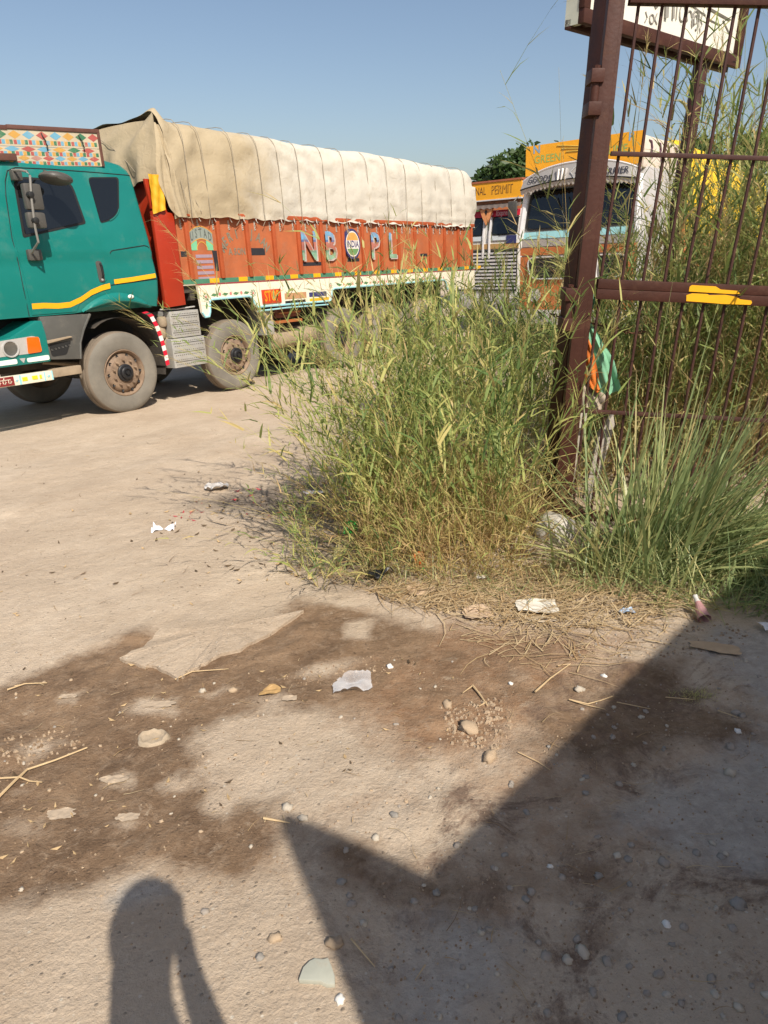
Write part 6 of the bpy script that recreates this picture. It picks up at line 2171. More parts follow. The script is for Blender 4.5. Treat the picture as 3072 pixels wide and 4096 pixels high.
# dry brown undergrowth
for i in range(520):
    p = sample([(1.15, 4.45), (2.7, 4.35), (4.4, 5.6), (4.8, 7.2), (2.4, 6.5)], rnd)
    a = rnd.uniform(0, 6.283)
    k = rnd.uniform(0.1, 0.7)
    H = rnd.uniform(0.4, 1.3)
    weed(g, rnd, (p[0], p[1], gz(*p)), H, (math.cos(a) * k, math.sin(a) * k), rnd.uniform(0, 0.6), 6, 0.24, 0.011, rnd.gauss(0.82, 0.12), stem_r=0.003, branch=0.1, seg=4)
o = obj("tall_reeds", g, reed_m)
tag(o, kind="stuff")

# ---- big fan-shaped tussock in front of the gate
rnd = random.Random(303)
g = Grass()
tb = gp(2480, 2310)
tt = thing("grass_tussock", "big fan of long green grass blades growing in front of the gate foot", "grass clump", (tb.x, tb.y, tb.z))
for i in range(720):
    a = rnd.gauss(0.35, 0.75)
    if rnd.random() < 0.2:
        a = rnd.uniform(-1.0, 3.6)
    rad = abs(rnd.gauss(0, 0.10))
    b = (rad * math.cos(a) * 1.8 + rnd.gauss(0.16, 0.13), rad * math.sin(a) + rnd.gauss(0.08, 0.10), 0.0)
    el = rnd.uniform(0.35, 1.45)
    L_ = rnd.uniform(0.40, 1.05) if el < 1.0 else rnd.uniform(0.45, 1.15)
    if rnd.random() < 0.10:
        L_ *= 1.35
    d = (math.cos(a) * math.cos(el), math.sin(a) * math.cos(el) * 0.7 - 0.12, math.sin(el))
    n = math.sqrt(sum(q * q for q in d))
    g.t = clamp01(rnd.gauss(0.42, 0.2) + (0.35 if rnd.random() < 0.12 else 0))
    g.blade(b, tuple(q / n for q in d), L_, rnd.uniform(0.008, 0.021), rnd.uniform(0.05, 0.95), 6, rnd.uniform(-0.5, 0.5))
bl = obj("blade_fan", g, tuss_m, tt)
tag(bl, kind="stuff")
# smaller clumps round it and along the shaded right edge
g = Grass()
low_poly = pix_poly([(2300, 2330), (2500, 2420), (2800, 2440), (3300, 2520), (3500, 2200), (3072, 2080), (2650, 2150), (2420, 2200)])
for i in range(2100):
    p = sample(low_poly, rnd)
    a = rnd.uniform(0, 6.283)
    el = rnd.uniform(0.2, 1.4)
    g.t = clamp01(rnd.gauss(0.35 if p[0] > 1.6 else 0.6, 0.2))
    g.blade((p[0], p[1], gzz(*p) - 0.005), (math.cos(a) * math.cos(el), math.sin(a) * math.cos(el), math.sin(el)), rnd.uniform(0.12, 0.45), rnd.uniform(0.004, 0.010), rnd.uniform(0.2, 1.2), 4, rnd.uniform(-0.5, 0.5))
edge_poly = pix_poly([(1200, 2260), (1500, 2360), (2100, 2400), (2400, 2380), (2300, 2250), (1900, 2300), (1400, 2200)])
for i in range(600):
    p = sample(edge_poly, rnd)
    a = rnd.uniform(0, 6.283)
    el = rnd.uniform(0.2, 1.3)
    g.t = clamp01(rnd.gauss(0.66, 0.22))
    g.blade((p[0], p[1], gzz(*p) - 0.005), (math.cos(a) * math.cos(el), math.sin(a) * math.cos(el), math.sin(el)), rnd.uniform(0.08, 0.26), rnd.uniform(0.003, 0.006), rnd.uniform(0.2, 1.2), 3, rnd.uniform(-0.5, 0.5))
o = obj("ground_grass", g, tuss_m)
tag(o, kind="stuff")
# straw lying about
g = Grass()
def straw(poly, n, l0, l1, w, t0=0.55, lift=0.012):
    for i in range(n):
        p = sample(poly, rnd)
        a = rnd.gauss(0.3, 0.9)
        L_ = rnd.uniform(l0, l1)
        z = gzz(*p) + rnd.uniform(0.002, lift)
        pts = []
        dx, dy = math.cos(a), math.sin(a)
        c = rnd.gauss(0, 0.5)
        x, y = p
        for k in range(4):
            pts.append((x, y, gzz(x, y) + 0.003 + (z - gzz(*p)) * (1 - abs(k - 1.5) / 3)))
            x += dx * L_ / 3
            y += dy * L_ / 3
            dx, dy = dx - dy * c / 3, dy + dx * c / 3
        g.t = clamp01(rnd.gauss(t0, 0.25))
        g.stem(pts, w * rnd.uniform(0.6, 1.3))
straw(pix_poly([(1480, 2370), (1700, 2460), (2100, 2530), (2560, 2520), (2700, 2430), (2500, 2300), (2200, 2260), (1800, 2330)]), 1500, 0.06, 0.30, 0.0030, 0.78, 0.045)
straw(pix_poly([(1250, 2300), (1600, 2440), (1800, 2400), (1500, 2280)]), 220, 0.05, 0.22, 0.0026, 0.7, 0.03)
straw(pix_poly([(1100, 1950), (1350, 1900), (1500, 2300), (1200, 2330), (950, 2250)]), 130, 0.06, 0.26, 0.0018, 0.25)
straw(pix_poly([(1750, 2480), (2500, 2560), (2700, 2520), (2300, 2700), (1900, 2640)]), 130, 0.05, 0.22, 0.0028, 0.8)
straw(pix_poly([(0, 2550), (900, 2600), (1700, 2700), (1700, 3400), (0, 3400)]), 45, 0.02, 0.08, 0.0016, 0.75)
straw(pix_poly([(1700, 2900), (3072, 2650), (3072, 4096), (1400, 4096)]), 45, 0.03, 0.11, 0.0014, 0.6)
straw(pix_poly([(0, 1800), (1000, 1700), (1100, 2400), (0, 2500)]), 90, 0.03, 0.16, 0.0018, 0.1)
o = obj("dry_straw", g, straw_m)
tag(o, kind="stuff")

# ---- single stalks one can pick out
rnd = random.Random(404)
def stalk(label, base, tip, sag, n_leaf, L_, w, tone, head=0.0, mat_=weed_m, r=0.003, name="grass_stalk"):
    base, tip = Vector(base), Vector(tip)
    g = Grass()
    pts = []
    for k in range(9):
        t = k / 8
        p = base.lerp(tip, t) + Vector((0, 0, sag * math.sin(t * math.pi)))
        pts.append(tuple(p - base))
    g.t = clamp01(tone + 0.2)
    g.stem(pts, r)
    for i in range(n_leaf):
        t = 0.15 + 0.8 * i / max(1, n_leaf)
        k = min(7, int(t * 8))
        a, b = Vector(pts[k]), Vector(pts[k + 1])
        d = (b - a).normalized()
        an = rnd.uniform(0, 6.283)
        v = (d + Vector((math.cos(an), math.sin(an), rnd.uniform(-0.1, 0.6))) * rnd.uniform(0.4, 0.8)).normalized()
        g.t = clamp01(tone + rnd.gauss(0, 0.12))
        g.blade(tuple(a), tuple(v), L_ * rnd.uniform(0.6, 1.3), w * rnd.uniform(0.7, 1.2), rnd.uniform(0.3, 1.2), 4, rnd.uniform(-0.6, 0.6))
    if head:
        d = (Vector(pts[-1]) - Vector(pts[-2])).normalized()
        e = Vector(pts[-1])
        for i in range(int(46 * head)):
            t = rnd.random()
            b = e - d * 0.30 * head * t
            side = Vector((rnd.gauss(0, 1), rnd.gauss(0, 1), rnd.gauss(-0.4, 0.7))).normalized()
            v = (d * 0.9 + side * rnd.uniform(0.2, 0.6)).normalized()
            g.t = clamp01(rnd.gauss(0.80, 0.08))
            g.blade(tuple(b), tuple(v), rnd.uniform(0.03, 0.11) * head, 0.004, rnd.uniform(0.5, 1.6), 2, rnd.uniform(-0.5, 0.5))
    o = obj(name, g, mat_, None, loc=base)
    return tag(o, label, "grass stalk")
def ray_pt(px, py, Y):
    u, v = (px - 1536) / F_PX, (py - 2048) / F_PX
    d = (u, C_ - v * S_, -S_ - v * C_)
    t = Y / d[1]
    return Vector((d[0] * t, Y, CAM_H + d[2] * t))
stalk("drooping green stalk standing by itself left of the weeds, its tip bent to the ground", gp(1290, 2040), ray_pt(1090, 1760, 3.7), 0.25, 9, 0.30, 0.008, 0.35)
stalk("pale feathery stalk arching out over the red headboard, highest of the arching ones", gp(1430, 2020), ray_pt(640, 885, 4.3), 0.16, 6, 0.22, 0.008, 0.5, 1.1)
stalk("pale feathery stalk arching over the orange panels below the highest arching one", gp(1400, 2060), ray_pt(700, 1050, 4.2), 0.18, 6, 0.22, 0.008, 0.45, 1.0)
stalk("long stalk with broad blade crossing the white skirt of the teal truck", gp(1440, 2100), ray_pt(900, 1130, 4.1), 0.14, 10, 0.24, 0.010, 0.38, 0.0)
stalk("leaning yellow green stalk in front of the second wheel of the teal truck", gp(1420, 2120), ray_pt(1040, 1270, 4.0), 0.10, 12, 0.20, 0.008, 0.42, 0.6)
stalk("thin leaning stalk reaching left above the dirt between truck and weeds", gp(1400, 2150), ray_pt(1130, 1490, 3.9), 0.08, 12, 0.16, 0.007, 0.40, 0.0)
stalk("thin dry reed standing against the sky left of the gate post", gp(2290, 1950), ray_pt(2235, 270, 4.4), -0.03, 2, 0.22, 0.006, 0.55, 0.0, r=0.002)
stalk("yellow vine-like stalk twisting up in front of the gate post", gp(2330, 1980), ray_pt(2250, 560, 4.05), -0.04, 7, 0.18, 0.006, 0.7, 0.3, r=0.003)
stalk("upright dry reed with broad yellow leaves behind the gate bars", (1.75, 4.7, 0.0), ray_pt(2620, 900, 4.75), 0.0, 7, 0.35, 0.014, 0.8, 0.0, mat_=reed_m, r=0.004)
stalk("feathery reed head hanging in front of the signboard's lower frame", (1.45, 4.5, -0.1), ray_pt(2590, 150, 4.6), 0.1, 4, 0.3, 0.010, 0.55, 0.9, mat_=reed_m, r=0.004)
stalk("tall reed with dark leaves against the sky right of the signboard", (2.6, 5.0, 0.0), ray_pt(2985, 60, 5.0), 0.0, 9, 0.40, 0.013, 0.3, 0.0, mat_=reed_m, r=0.004)
stalk("reed with feathery plume in front of the white signboard panel", (2.3, 4.7, 0.0), ray_pt(2890, 120, 4.9), 0.05, 6, 0.35, 0.010, 0.4, 1.0, mat_=reed_m, r=0.004)
for i in range(5):
    pass

# ================================================================ LITTER AND STONES
def litter_mesh(pts2, h, seed=0, amp=0.4, n=10):
    """crumpled sheet: outline polygon (metres) filled by a bumpy grid"""
    rnd = random.Random(seed)
    xs, ys = [p[0] for p in pts2], [p[1] for p in pts2]
    x0, x1, y0, y1 = min(xs), max(xs), min(ys), max(ys)
    m = MB()
    vs, fs, idx = [], [], {}
    for i in range(n + 1):
        for j in range(n + 1):
            x, y = x0 + (x1 - x0) * i / n, y0 + (y1 - y0) * j / n
            if in_poly((x, y), pts2):
                k_ = 3.2 / max(x1 - x0, y1 - y0)
                f1 = hash_noise(x * k_ + seed, y * k_ + 3.1, seed) - 0.5
                f2 = hash_noise(x * k_ * 2.3 + 7, y * k_ * 2.3 + seed, seed + 5) - 0.5
                z = h * (0.25 + 1.5 * abs(f1) + (0.5 + 1.2 * amp) * abs(f2) + rnd.uniform(-amp, amp) * 0.15)
                idx[(i, j)] = len(vs)
                vs.append((x + rnd.uniform(-1, 1) * (x1 - x0) / n * 0.25, y + rnd.uniform(-1, 1) * (y1 - y0) / n * 0.25, max(0.002, z)))
    for i in range(n):
        for j in range(n):
            k = [idx.get(q) for q in ((i, j), (i + 1, j), (i + 1, j + 1), (i, j + 1))]
            if None not in k:
                fs.append(tuple(k))
            else:
                k = [q for q in k if q is not None]
                if len(k) == 3:
                    fs.append(tuple(k))
    m.add(vs, fs)
    return m
def ellipse(rx, ry, n=14, jag=0.15, seed=0):
    rnd = random.Random(seed)
    return [(rx * (1 + rnd.uniform(-jag, jag)) * math.cos(2 * math.pi * k / n), ry * (1 + rnd.uniform(-jag, jag)) * math.sin(2 * math.pi * k / n)) for k in range(n)]
def put(name, px, py, poly, h, mt, label, cat, seed=0, rot=0.0, lift=0.002, n=10, smooth=False, group=None, amp=0.4):
    p = gp(px, py, lift)
    o = obj(name, litter_mesh(poly, h, seed, amp, n), mt, None, loc=p, smooth=smooth, recalc=False)
    o.rotation_euler = (math.atan(GY), -math.atan(GX), rot)
    return tag(o, label, cat, group)
paper_m = mat("white_paper", (0.70, 0.68, 0.69), 0.7, 0.05, 9)
card_m = mat("white_card", (0.66, 0.62, 0.54), 0.75, 0.1, 9, dirt=((0.5, 0.42, 0.32), 0.25, 9))
tan_m = mat("tan_paper", (0.47, 0.34, 0.23), 0.85, 0.15, 14, bump=0.3)
brownc_m = mat("brown_cardboard", (0.45, 0.32, 0.20), 0.85, 0.12, 10)
def clear_plastic():
    m = bpy.data.materials.new("clear_plastic_film")
    m.use_nodes = True
    nt = m.node_tree
    nt.nodes.clear()
    N, L = nt.nodes.new, nt.links.new
    out = N("ShaderNodeOutputMaterial")
    tr = N("ShaderNodeBsdfTransparent")
    tr.inputs[0].default_value = (0.93, 0.93, 0.95, 1)
    bs = N("ShaderNodeBsdfPrincipled")
    bs.inputs["Base Color"].default_value = (0.82, 0.81, 0.82, 1)
    bs.inputs["Roughness"].default_value = 0.12
    lw = N("ShaderNodeLayerWeight")
    lw.inputs[0].default_value = 0.45
    mr = N("ShaderNodeMapRange")
    mr.inputs[3].default_value = 0.20
    mr.inputs[4].default_value = 0.95
    mx = N("ShaderNodeMixShader")
    L(lw.outputs["Facing"], mr.inputs[0])
    L(mr.outputs[0], mx.inputs[0])
    L(tr.outputs[0], mx.inputs[1])
    L(bs.outputs[0], mx.inputs[2])
    L(mx.outputs[0], out.inputs[0])
    return m
film = clear_plastic()
# crumpled clear bag in the wet dirt: ring-like with a hole
bp_ = [(-0.085, -0.045), (-0.06, -0.055), (-0.02, -0.04), (0.03, -0.055), (0.08, -0.05), (0.09, -0.005), (0.085, 0.05), (0.05, 0.06), (0.0, 0.05), (-0.05, 0.045), (-0.08, 0.01)]
put("plastic_bag", 1408, 2752, bp_, 0.045, film, "crumpled clear plastic bag lying on the wet dirt", "plastic bag", 3, 0.1, n=18, smooth=True, amp=0.1)
put("plastic_bag", 872, 1958, ellipse(0.11, 0.085, 16, 0.14, 4), 0.05, mat("grey_film", (0.56, 0.53, 0.50), 0.25, 0.1, 9), "greyish crumpled plastic bag beside the dark stain", "plastic bag", 5, 0.0, n=12, smooth=True)
put("plastic_bag", 1260, 1985, ellipse(0.10, 0.07, 14, 0.15, 6), 0.03, film, "pale torn plastic bag at the left edge of the weeds on the dark stain", "plastic bag", 8, 0.0, n=12, smooth=True)
# twisted white paper
m = MB()
for s in (-1, 1):
    def fn(u, v, s=s):
        w = 0.008 + 0.052 * u
        return (s * (0.004 + 0.068 * u), (v - 0.5) * w * 1.4 + 0.01 * s * u, 0.006 + 0.035 * u * v + 0.016 * math.sin(v * 11 + u * 7 * s + s) * u)
    m.grid(fn, 6, 8)
o = obj("crumpled_paper", m, paper_m, None, loc=gp(655, 2118, 0.002), recalc=False)
tag(o, "white twisted paper wrapper lying by itself on the open dirt", "paper")
put("cardboard_piece", 2145, 2440, [(-0.125, 0.085), (-0.115, -0.06), (-0.02, -0.07), (0.02, -0.09), (0.125, -0.07), (0.10, 0.085), (-0.03, 0.09)], 0.012, card_m, "torn white card lying on straw below the gate post", "card", 2, -0.08, 0.02, n=9, amp=0.25)
put("cardboard_piece", 2165, 2482, [(-0.10, 0.03), (-0.06, -0.03), (0.05, -0.04), (0.09, 0.0), (0.06, 0.03)], 0.008, mat("pale_brown_card", (0.52, 0.44, 0.34), 0.8, 0.1, 9), "pale brown torn card just in front of the white card", "card", 5, 0.0, 0.01, n=8)
put("paper_plate", 1912, 2462, ellipse(0.085, 0.085, 16, 0.08, 2), 0.016, tan_m, "round tan crushed paper plate on the straw", "plate", 3, 0.3, 0.008, n=10)
put("paper_plate", 1690, 2372, ellipse(0.085, 0.08, 16, 0.12, 3), 0.02, tan_m, "crumpled tan paper plate half buried in straw under the weeds", "plate", 9, 0.3, 0.008, n=10)
put("brown_card", 2855, 2605, [(-0.115, 0.06), (-0.11, -0.005), (-0.03, -0.035), (0.04, -0.06), (0.12, -0.05), (0.10, 0.02), (0.03, 0.05), (-0.04, 0.05)], 0.008, brownc_m, "brown torn cardboard lying in the shade at the right", "cardboard", 4, -0.2, 0.008, n=9)
# cone shaped cup in the shade
m = MB().lathe([(0.030, 0.0), (0.024, 0.05), (0.014, 0.095), (0.010, 0.115), (0.012, 0.135)], (0, 0, 0), 16, 'z')
m.mi = [0 if i < 16 * 2 else 1 for i in range(len(m.f))]
o = obj("paper_cone", m, [mat("pink_wrapper", (0.45, 0.24, 0.235), 0.5, 0.15, 20), mat("pale_wrapper", (0.60, 0.57, 0.54), 0.5, 0.1, 12)], None, loc=gp(2815, 2490, 0.022), recalc=False)
o.rotation_euler = (math.radians(-62), math.radians(38), 0.3)
tag(o, "pink and white paper cone lying in the shaded grass at the right", "paper cone")
o = put("snack_packet", 1400, 2165, [(-0.055, -0.05), (0.06, -0.045), (0.055, 0.055), (-0.045, 0.05)], 0.03, mat("green_packet", (0.03, 0.36, 0.06), 0.25, 0.5, 30), "bright green snack packet in the weeds at their left foot", "packet", 3, 0.2, 0.075, n=8)
o.rotation_euler = (math.radians(48), 0.1, 0.1)
m = litter_mesh([(-0.04, -0.05), (0.04, -0.05), (0.045, 0.05), (-0.035, 0.05)], 0.03, 6, 0.4, 7)
o = put("snack_packet", 1675, 2265, [(-0.04, -0.05), (0.04, -0.05), (0.045, 0.05), (-0.035, 0.05)], 0.02, mat("orange_packet", (0.60, 0.12, 0.02), 0.3, 0.2, 18), "orange and green snack packet leaning in the dry stems", "packet", 6, 0.1, 0.05, n=7)
o.rotation_euler = (math.radians(60), 0, 0.1)
obj("packet_base", litter_mesh([(-0.04, -0.09), (0.04, -0.09), (0.042, -0.045), (-0.04, -0.045)], 0.02, 8, 0.4, 7), mat("green_packet", (0, 0, 0)), o, recalc=False)
put("plastic_bag", 1520, 2318, ellipse(0.09, 0.05, 14, 0.25, 4), 0.06, mat("black_film", (0.012, 0.012, 0.013), 0.3, 0.2, 9), "black crumpled plastic bag at the front foot of the weeds", "plastic bag", 12, 0.0, 0.004, n=12)
put("wrapper", 2505, 2460, ellipse(0.045, 0.03, 10, 0.2, 5), 0.02, mat("blue_white_wrapper", (0.36, 0.46, 0.60), 0.4, 0.45, 30), "small blue and white wrapper on the straw by the shadow's edge", "wrapper", 4, 0.0, 0.01, n=7)
put("wrapper", 2710, 2350, ellipse(0.07, 0.02, 10, 0.2, 7), 0.02, mat("striped_wrapper", (0.42, 0.36, 0.31), 0.4, 0.5, 40), "grubby striped wrapper in the grass right of the tussock", "wrapper", 7, -0.3, 0.02, n=7)
put("wrapper", 1930, 2325, ellipse(0.04, 0.025, 9, 0.2, 8), 0.02, card_m, "small white scrap at the foot of the dry stems", "wrapper", 9, 0.1, 0.02, n=7)
put("wrapper", 3062, 2530, ellipse(0.03, 0.06, 9, 0.2, 8), 0.03, paper_m, "white paper scrap at the right picture edge in the shaded grass", "wrapper", 10, 0.1, 0.01, n=7)
put("dry_leaf", 1078, 2772, [(-0.055, -0.02), (-0.03, 0.02), (0.0, 0.045), (0.05, 0.02), (0.06, -0.015), (0.01, -0.03)], 0.012, mat("amber_leaf", (0.42, 0.26, 0.105), 0.6, 0.12, 12), "curled amber leaf on the wet dirt left of the clear bag", "leaf", 3, 0.1, 0.006, n=8)
put("clay_flake", 1160, 2800, ellipse(0.04, 0.022, 10, 0.2, 4), 0.006, mat("pale_clay", (0.41, 0.32, 0.23), 0.9, 0.12, 12, bump=0.3), "pale clay flake beside the amber leaf", "clay flake", 3, 0.1, 0.002, n=8)
# sunken round lid with rim
m = MB()
m.lathe([(0.0, 0.004), (0.040, 0.005), (0.048, 0.007), (0.056, 0.016), (0.064, 0.013), (0.070, 0.0)], (0, 0, 0), 22, 'z')
m.v = [(0.82 * x * (1 + 0.10 * math.sin(y * 80)), y * 0.68, z + 0.004 * math.sin(x * 140 + y * 60)) for x, y, z in m.v]
o = obj("buried_lid", m, mat("mud_caked_lid", (0.36, 0.285, 0.20), 0.9, 0.12, 18, bump=0.4), None, smooth=True, autosmooth=85, loc=gp(612, 2950, 0.0))
tag(o, "round lid caked in pale mud, sunk in the wet dirt", "lid")
clay = mat("pale_clay", (0, 0, 0))
for (px, py, rx, ry, sd, lab) in ((242, 3252, 0.05, 0.030, 2, "ragged pale clay flake at the lower left of the wet dirt"), (508, 3268, 0.042, 0.020, 5, "smooth pale clay flake in the wet dirt, nearest above the photographer's shadow"),
                                  (640, 2818, 0.075, 0.026, 7, "flat wide pale clay flake above the buried lid"), (275, 2785, 0.045, 0.018, 9, "small pale clay flake high on the left of the wet dirt"), (455, 3115, 0.055, 0.022, 11, "broken pale clay flake below the buried lid")):
    put("clay_flake", px, py, ellipse(rx, ry, 18, 0.22, sd), 0.006, clay, lab, "clay flake", sd, 0.0, 0.001, n=12)
# grey-green tile chip at the bottom
m = MB()
pz = [(0.78 * a, 0.78 * b) for a, b in [(-0.055, -0.02), (-0.05, 0.02), (-0.035, 0.042), (-0.02, 0.052), (0.005, 0.050), (0.02, 0.056), (0.035, 0.03), (0.05, 0.0), (0.055, -0.026), (0.03, -0.028), (0.01, -0.02)]]
m.slab(pz, 0.0, 0.014)
o = obj("tile_chip", m, mat("grey_green_tile", (0.40, 0.40, 0.33), 0.65, 0.10, 14, dirt=((0.36, 0.28, 0.2), 0.2, 30)), None, loc=gp(1275, 3925, -0.002), bev=0.002)
o.rotation_euler = (math.atan(GY), -math.atan(GX), -0.1)
tag(o, "grey green triangular tile chip beside the big shadow at the bottom", "tile chip")
# twigs
twig_m = mat("dry_twig", (0.50, 0.36, 0.20), 0.8, 0.15, 20)
def twig(pts, r, label, cat="twig", extra=()):
    base = gp(*pts[0])
    m = MB()
    def path(pp, r):
        q = [gp(a, b, 0.006 + r) - base for a, b in pp]
        m.tube(q, [r * (1 - 0.5 * i / (len(q) - 1)) for i in range(len(q))], 6)
    path(pts, r)
    for e in extra:
        path(e, r * 0.7)
    o = obj("twig", m, twig_m, None, smooth=True, loc=base)
    return tag(o, label, cat)
twig([(-40, 3230), (60, 3130), (110, 3080), (220, 3045), (350, 2995)], 0.0055, "long forked dry twig at the left edge of the wet dirt", extra=([(-40, 3118), (80, 3113), (120, 3128), (170, 3135)], [(80, 3113), (110, 3080)]))
twig([(30, 2762), (100, 2740), (190, 2740)], 0.004, "short dry twig on the wet dirt near its top left edge", extra=([(60, 2745), (100, 2740)],))
twig([(700, 2718), (770, 2690), (915, 2680)], 0.0035, "thin dry stalk lying along the broken edge of the pale concrete crust")
twig([(2140, 2785), (2200, 2720), (2280, 2670)], 0.0042, "dry root stick right of the rubble heap in the sun", extra=([(2230, 2672), (2280, 2670)],))
twig([(1890, 2750), (1920, 2790), (1950, 2830)], 0.0045, "crooked dry root standing by the rubble heap", extra=([(1945, 2815), (1915, 2835)], [(1890, 2750), (1850, 2785)]))
twig([(2275, 2812), (2350, 2828), (2395, 2820)], 0.0032, "thin forked stick just inside the diagonal shadow", extra=([(2275, 2812), (2340, 2830), (2420, 2848)], [(2395, 2820), (2450, 2800)]))
twig([(1055, 3293), (1160, 3302)], 0.0042, "straight pale stick touching the tip of the narrow shadow")
twig([(2465, 2822), (2600, 2842)], 0.0022, "thin straw stick in the shade right of the thin forked stick")
twig([(2660, 2800), (2780, 2808)], 0.0022, "straw stick beside the yellow moss tuft in the shade")
twig([(2870, 2848), (2950, 2880)], 0.0022, "short straw stick right of the yellow moss tuft")
twig([(1405, 3780), (1500, 3890)], 0.0028, "dark brown stick lying in the big shadow near the tile chip")
twig([(1700, 3880), (1660, 3940)], 0.0018, "tiny pale straw stick low in the big shadow")
twig([(2070, 3030), (2150, 3060), (2200, 3090)], 0.0020, "thin crooked stick on the shadow's border")
# yellow moss tuft in the shade
g = Grass()
rnd = random.Random(55)
for i in range(260):
    x, y = rnd.gauss(0, 0.04), rnd.gauss(0, 0.025)
    a, el = rnd.uniform(0, 6.283), rnd.uniform(0.2, 1.3)
    g.t = clamp01(rnd.gauss(0.62, 0.12))
    g.blade((x, y, 0), (math.cos(a) * math.cos(el), math.sin(a) * math.cos(el), math.sin(el)), rnd.uniform(0.01, 0.03), 0.0015, 0.8, 2)
o = obj("moss_tuft", g, weed_m, None, loc=gp(2790, 2790))
tag(o, "yellowish moss tuft on the shaded dirt at the right", "moss")

# ---- stones and pebbles
stone_mats = [mat("grey_stone", (0.32, 0.275, 0.23), 0.85, 0.15, 18, bump=0.3), mat("bluish_stone", (0.27, 0.245, 0.215), 0.8, 0.15, 18, bump=0.3), mat("pale_stone", (0.46, 0.40, 0.32), 0.85, 0.12, 18, bump=0.3), mat("tan_stone", (0.42, 0.31, 0.205), 0.9, 0.15, 18, bump=0.3), mat("white_stone", (0.68, 0.65, 0.60), 0.8, 0.08, 18)]
stone_shapes = []
for sd in range(6):
    me = MB().blob((0, 0, 0), (1.0, 0.8, 0.62), sd + 20, 12, 0.30).mesh("stone", stone_mats[0], True)
    weld(me)
    stone_shapes.append(me)
SH = {}
rnd = random.Random(77)
def stone(px, py, r, mi, label, group=None):
    key = (rnd.randrange(6), mi)
    if key not in SH:
        me = stone_shapes[key[0]].copy()
        me.materials.clear()
        me.materials.append(stone_mats[mi])
        SH[key] = me
    o = bpy.data.objects.new("stone", SH[key])
    COL.objects.link(o)
    p = gp(px, py)
    o.location = (p.x, p.y, p.z + r * 0.10)
    o.scale = (r * rnd.uniform(0.85, 1.2), r * rnd.uniform(0.85, 1.2), r * rnd.uniform(0.8, 1.1))
    o.rotation_euler = (rnd.uniform(-0.3, 0.3), rnd.uniform(-0.3, 0.3), rnd.uniform(0, 6.28))
    return tag(o, label, "stone", group)
for px, py, r, mi, lab in (
    (2315, 2768, 0.021, 2, "pale grey stone on the very border of the diagonal shadow"), (2043, 2740, 0.012, 4, "small white stone in the sun left of the dry root stick"), (1560, 2668, 0.016, 4, "white chip on the wet dirt above the clear bag"),
    (2415, 2706, 0.015, 4, "white chip in the shade just below the card and straw"), (1213, 3276, 0.016, 2, "pale oval stone inside the tip of the narrow shadow"), (1150, 3235, 0.02, 2, "pale flat stone left of the pillar shadow's tip"),
    (1575, 3272, 0.016, 1, "bluish stone in the sun between the two shadow edges"), (1502, 3368, 0.015, 2, "whitish flat stone in the sun by the notch of the shadow"), (1365, 3545, 0.014, 1, "bluish grey stone in the big shadow, upper of the pair near its left edge"),
    (1407, 3633, 0.014, 0, "grey stone in the big shadow, lower of the pair near its left edge"), (2330, 3815, 0.019, 2, "roundest pale stone in the row at the bottom of the shade"), (2185, 3838, 0.017, 0, "dark grey stone at the left of the pale stones' row"),
    (2270, 3848, 0.014, 2, "small pale stone between the dark grey and the roundest pale one"), (2430, 3855, 0.015, 0, "rough grey stone right of the roundest pale one"), (2665, 3705, 0.013, 4, "white angular stone by itself in the middle of the shade"),
    (2395, 3508, 0.013, 1, "bluish pebble on the dark damp patch in the shade"), (2200, 3475, 0.009, 4, "tiny white pebble left of the dark damp patch"), (2785, 3412, 0.015, 1, "bluish stone on the right of the shade, below the damp streak"),
    (2655, 3460, 0.017, 0, "grey flat stone left of the bluish stone in the shade"), (2950, 2930, 0.014, 4, "white pebble below the moss tuft on the right"), (2925, 2990, 0.017, 0, "grey stone below the white pebble on the right"),
    (2945, 2850, 0.016, 0, "grey stone right of the moss tuft, left of a pair"), (2970, 2863, 0.014, 0, "grey stone right of the moss tuft, right of a pair"), (2920, 3095, 0.022, 2, "pale round stone at the right edge of the shade"),
    (2950, 3630, 0.020, 1, "dark stone low at the right edge of the shade"), (1960, 3040, 0.03, 3, "tan flat stone at the foot of the rubble heap"), (1880, 2920, 0.038, 3, "largest tan lump of the rubble heap"), (1790, 2822, 0.024, 3, "tan lump above the rubble heap by the crooked root"),
    (1585, 2898, 0.011, 0, "small grey pebble in the sun below the clear bag"), (930, 2760, 0.018, 3, "tan pebble left of the amber leaf"), (810, 3050 - 290, 0.016, 2, "pale pebble on the wet dirt left of the amber leaf"),
    (1385, 3420, 0.010, 0, "small grey pebble right inside the narrow shadow"), (820, 3650, 0.013, 0, "grey pebble inside the photographer's shadow"), (1040, 3840, 0.013, 1, "bluish flat pebble between the two shadows at the bottom"),
    (1360, 4010, 0.014, 4, "white pebble below the tile chip"), (1340, 3790, 0.024, 3, "pale round clod on the edge of the big shadow above the tile chip"), (1100, 3745 + 20, 0.016, 3, "pale clod in the sun left of the tile chip")):
    stone(px, py, r, mi, lab)
shade_poly = [(1750, 3450), (2300, 2850), (2700, 2600), (3072, 2620), (3072, 4096), (1550, 4096), (1350, 3600), (1600, 3520)]
sun_poly = [(0, 2600), (900, 2700), (1700, 2600), (2200, 2700), (1700, 3300), (1100, 3500), (0, 3600)]
for i in range(95):
    p = sample(shade_poly, rnd)
    stone(p[0], p[1], rnd.uniform(0.006, 0.0125), rnd.choice((0, 0, 1, 2, 0)), "small grey pebble among the others on the shaded dirt", "pebbles on the shaded dirt")
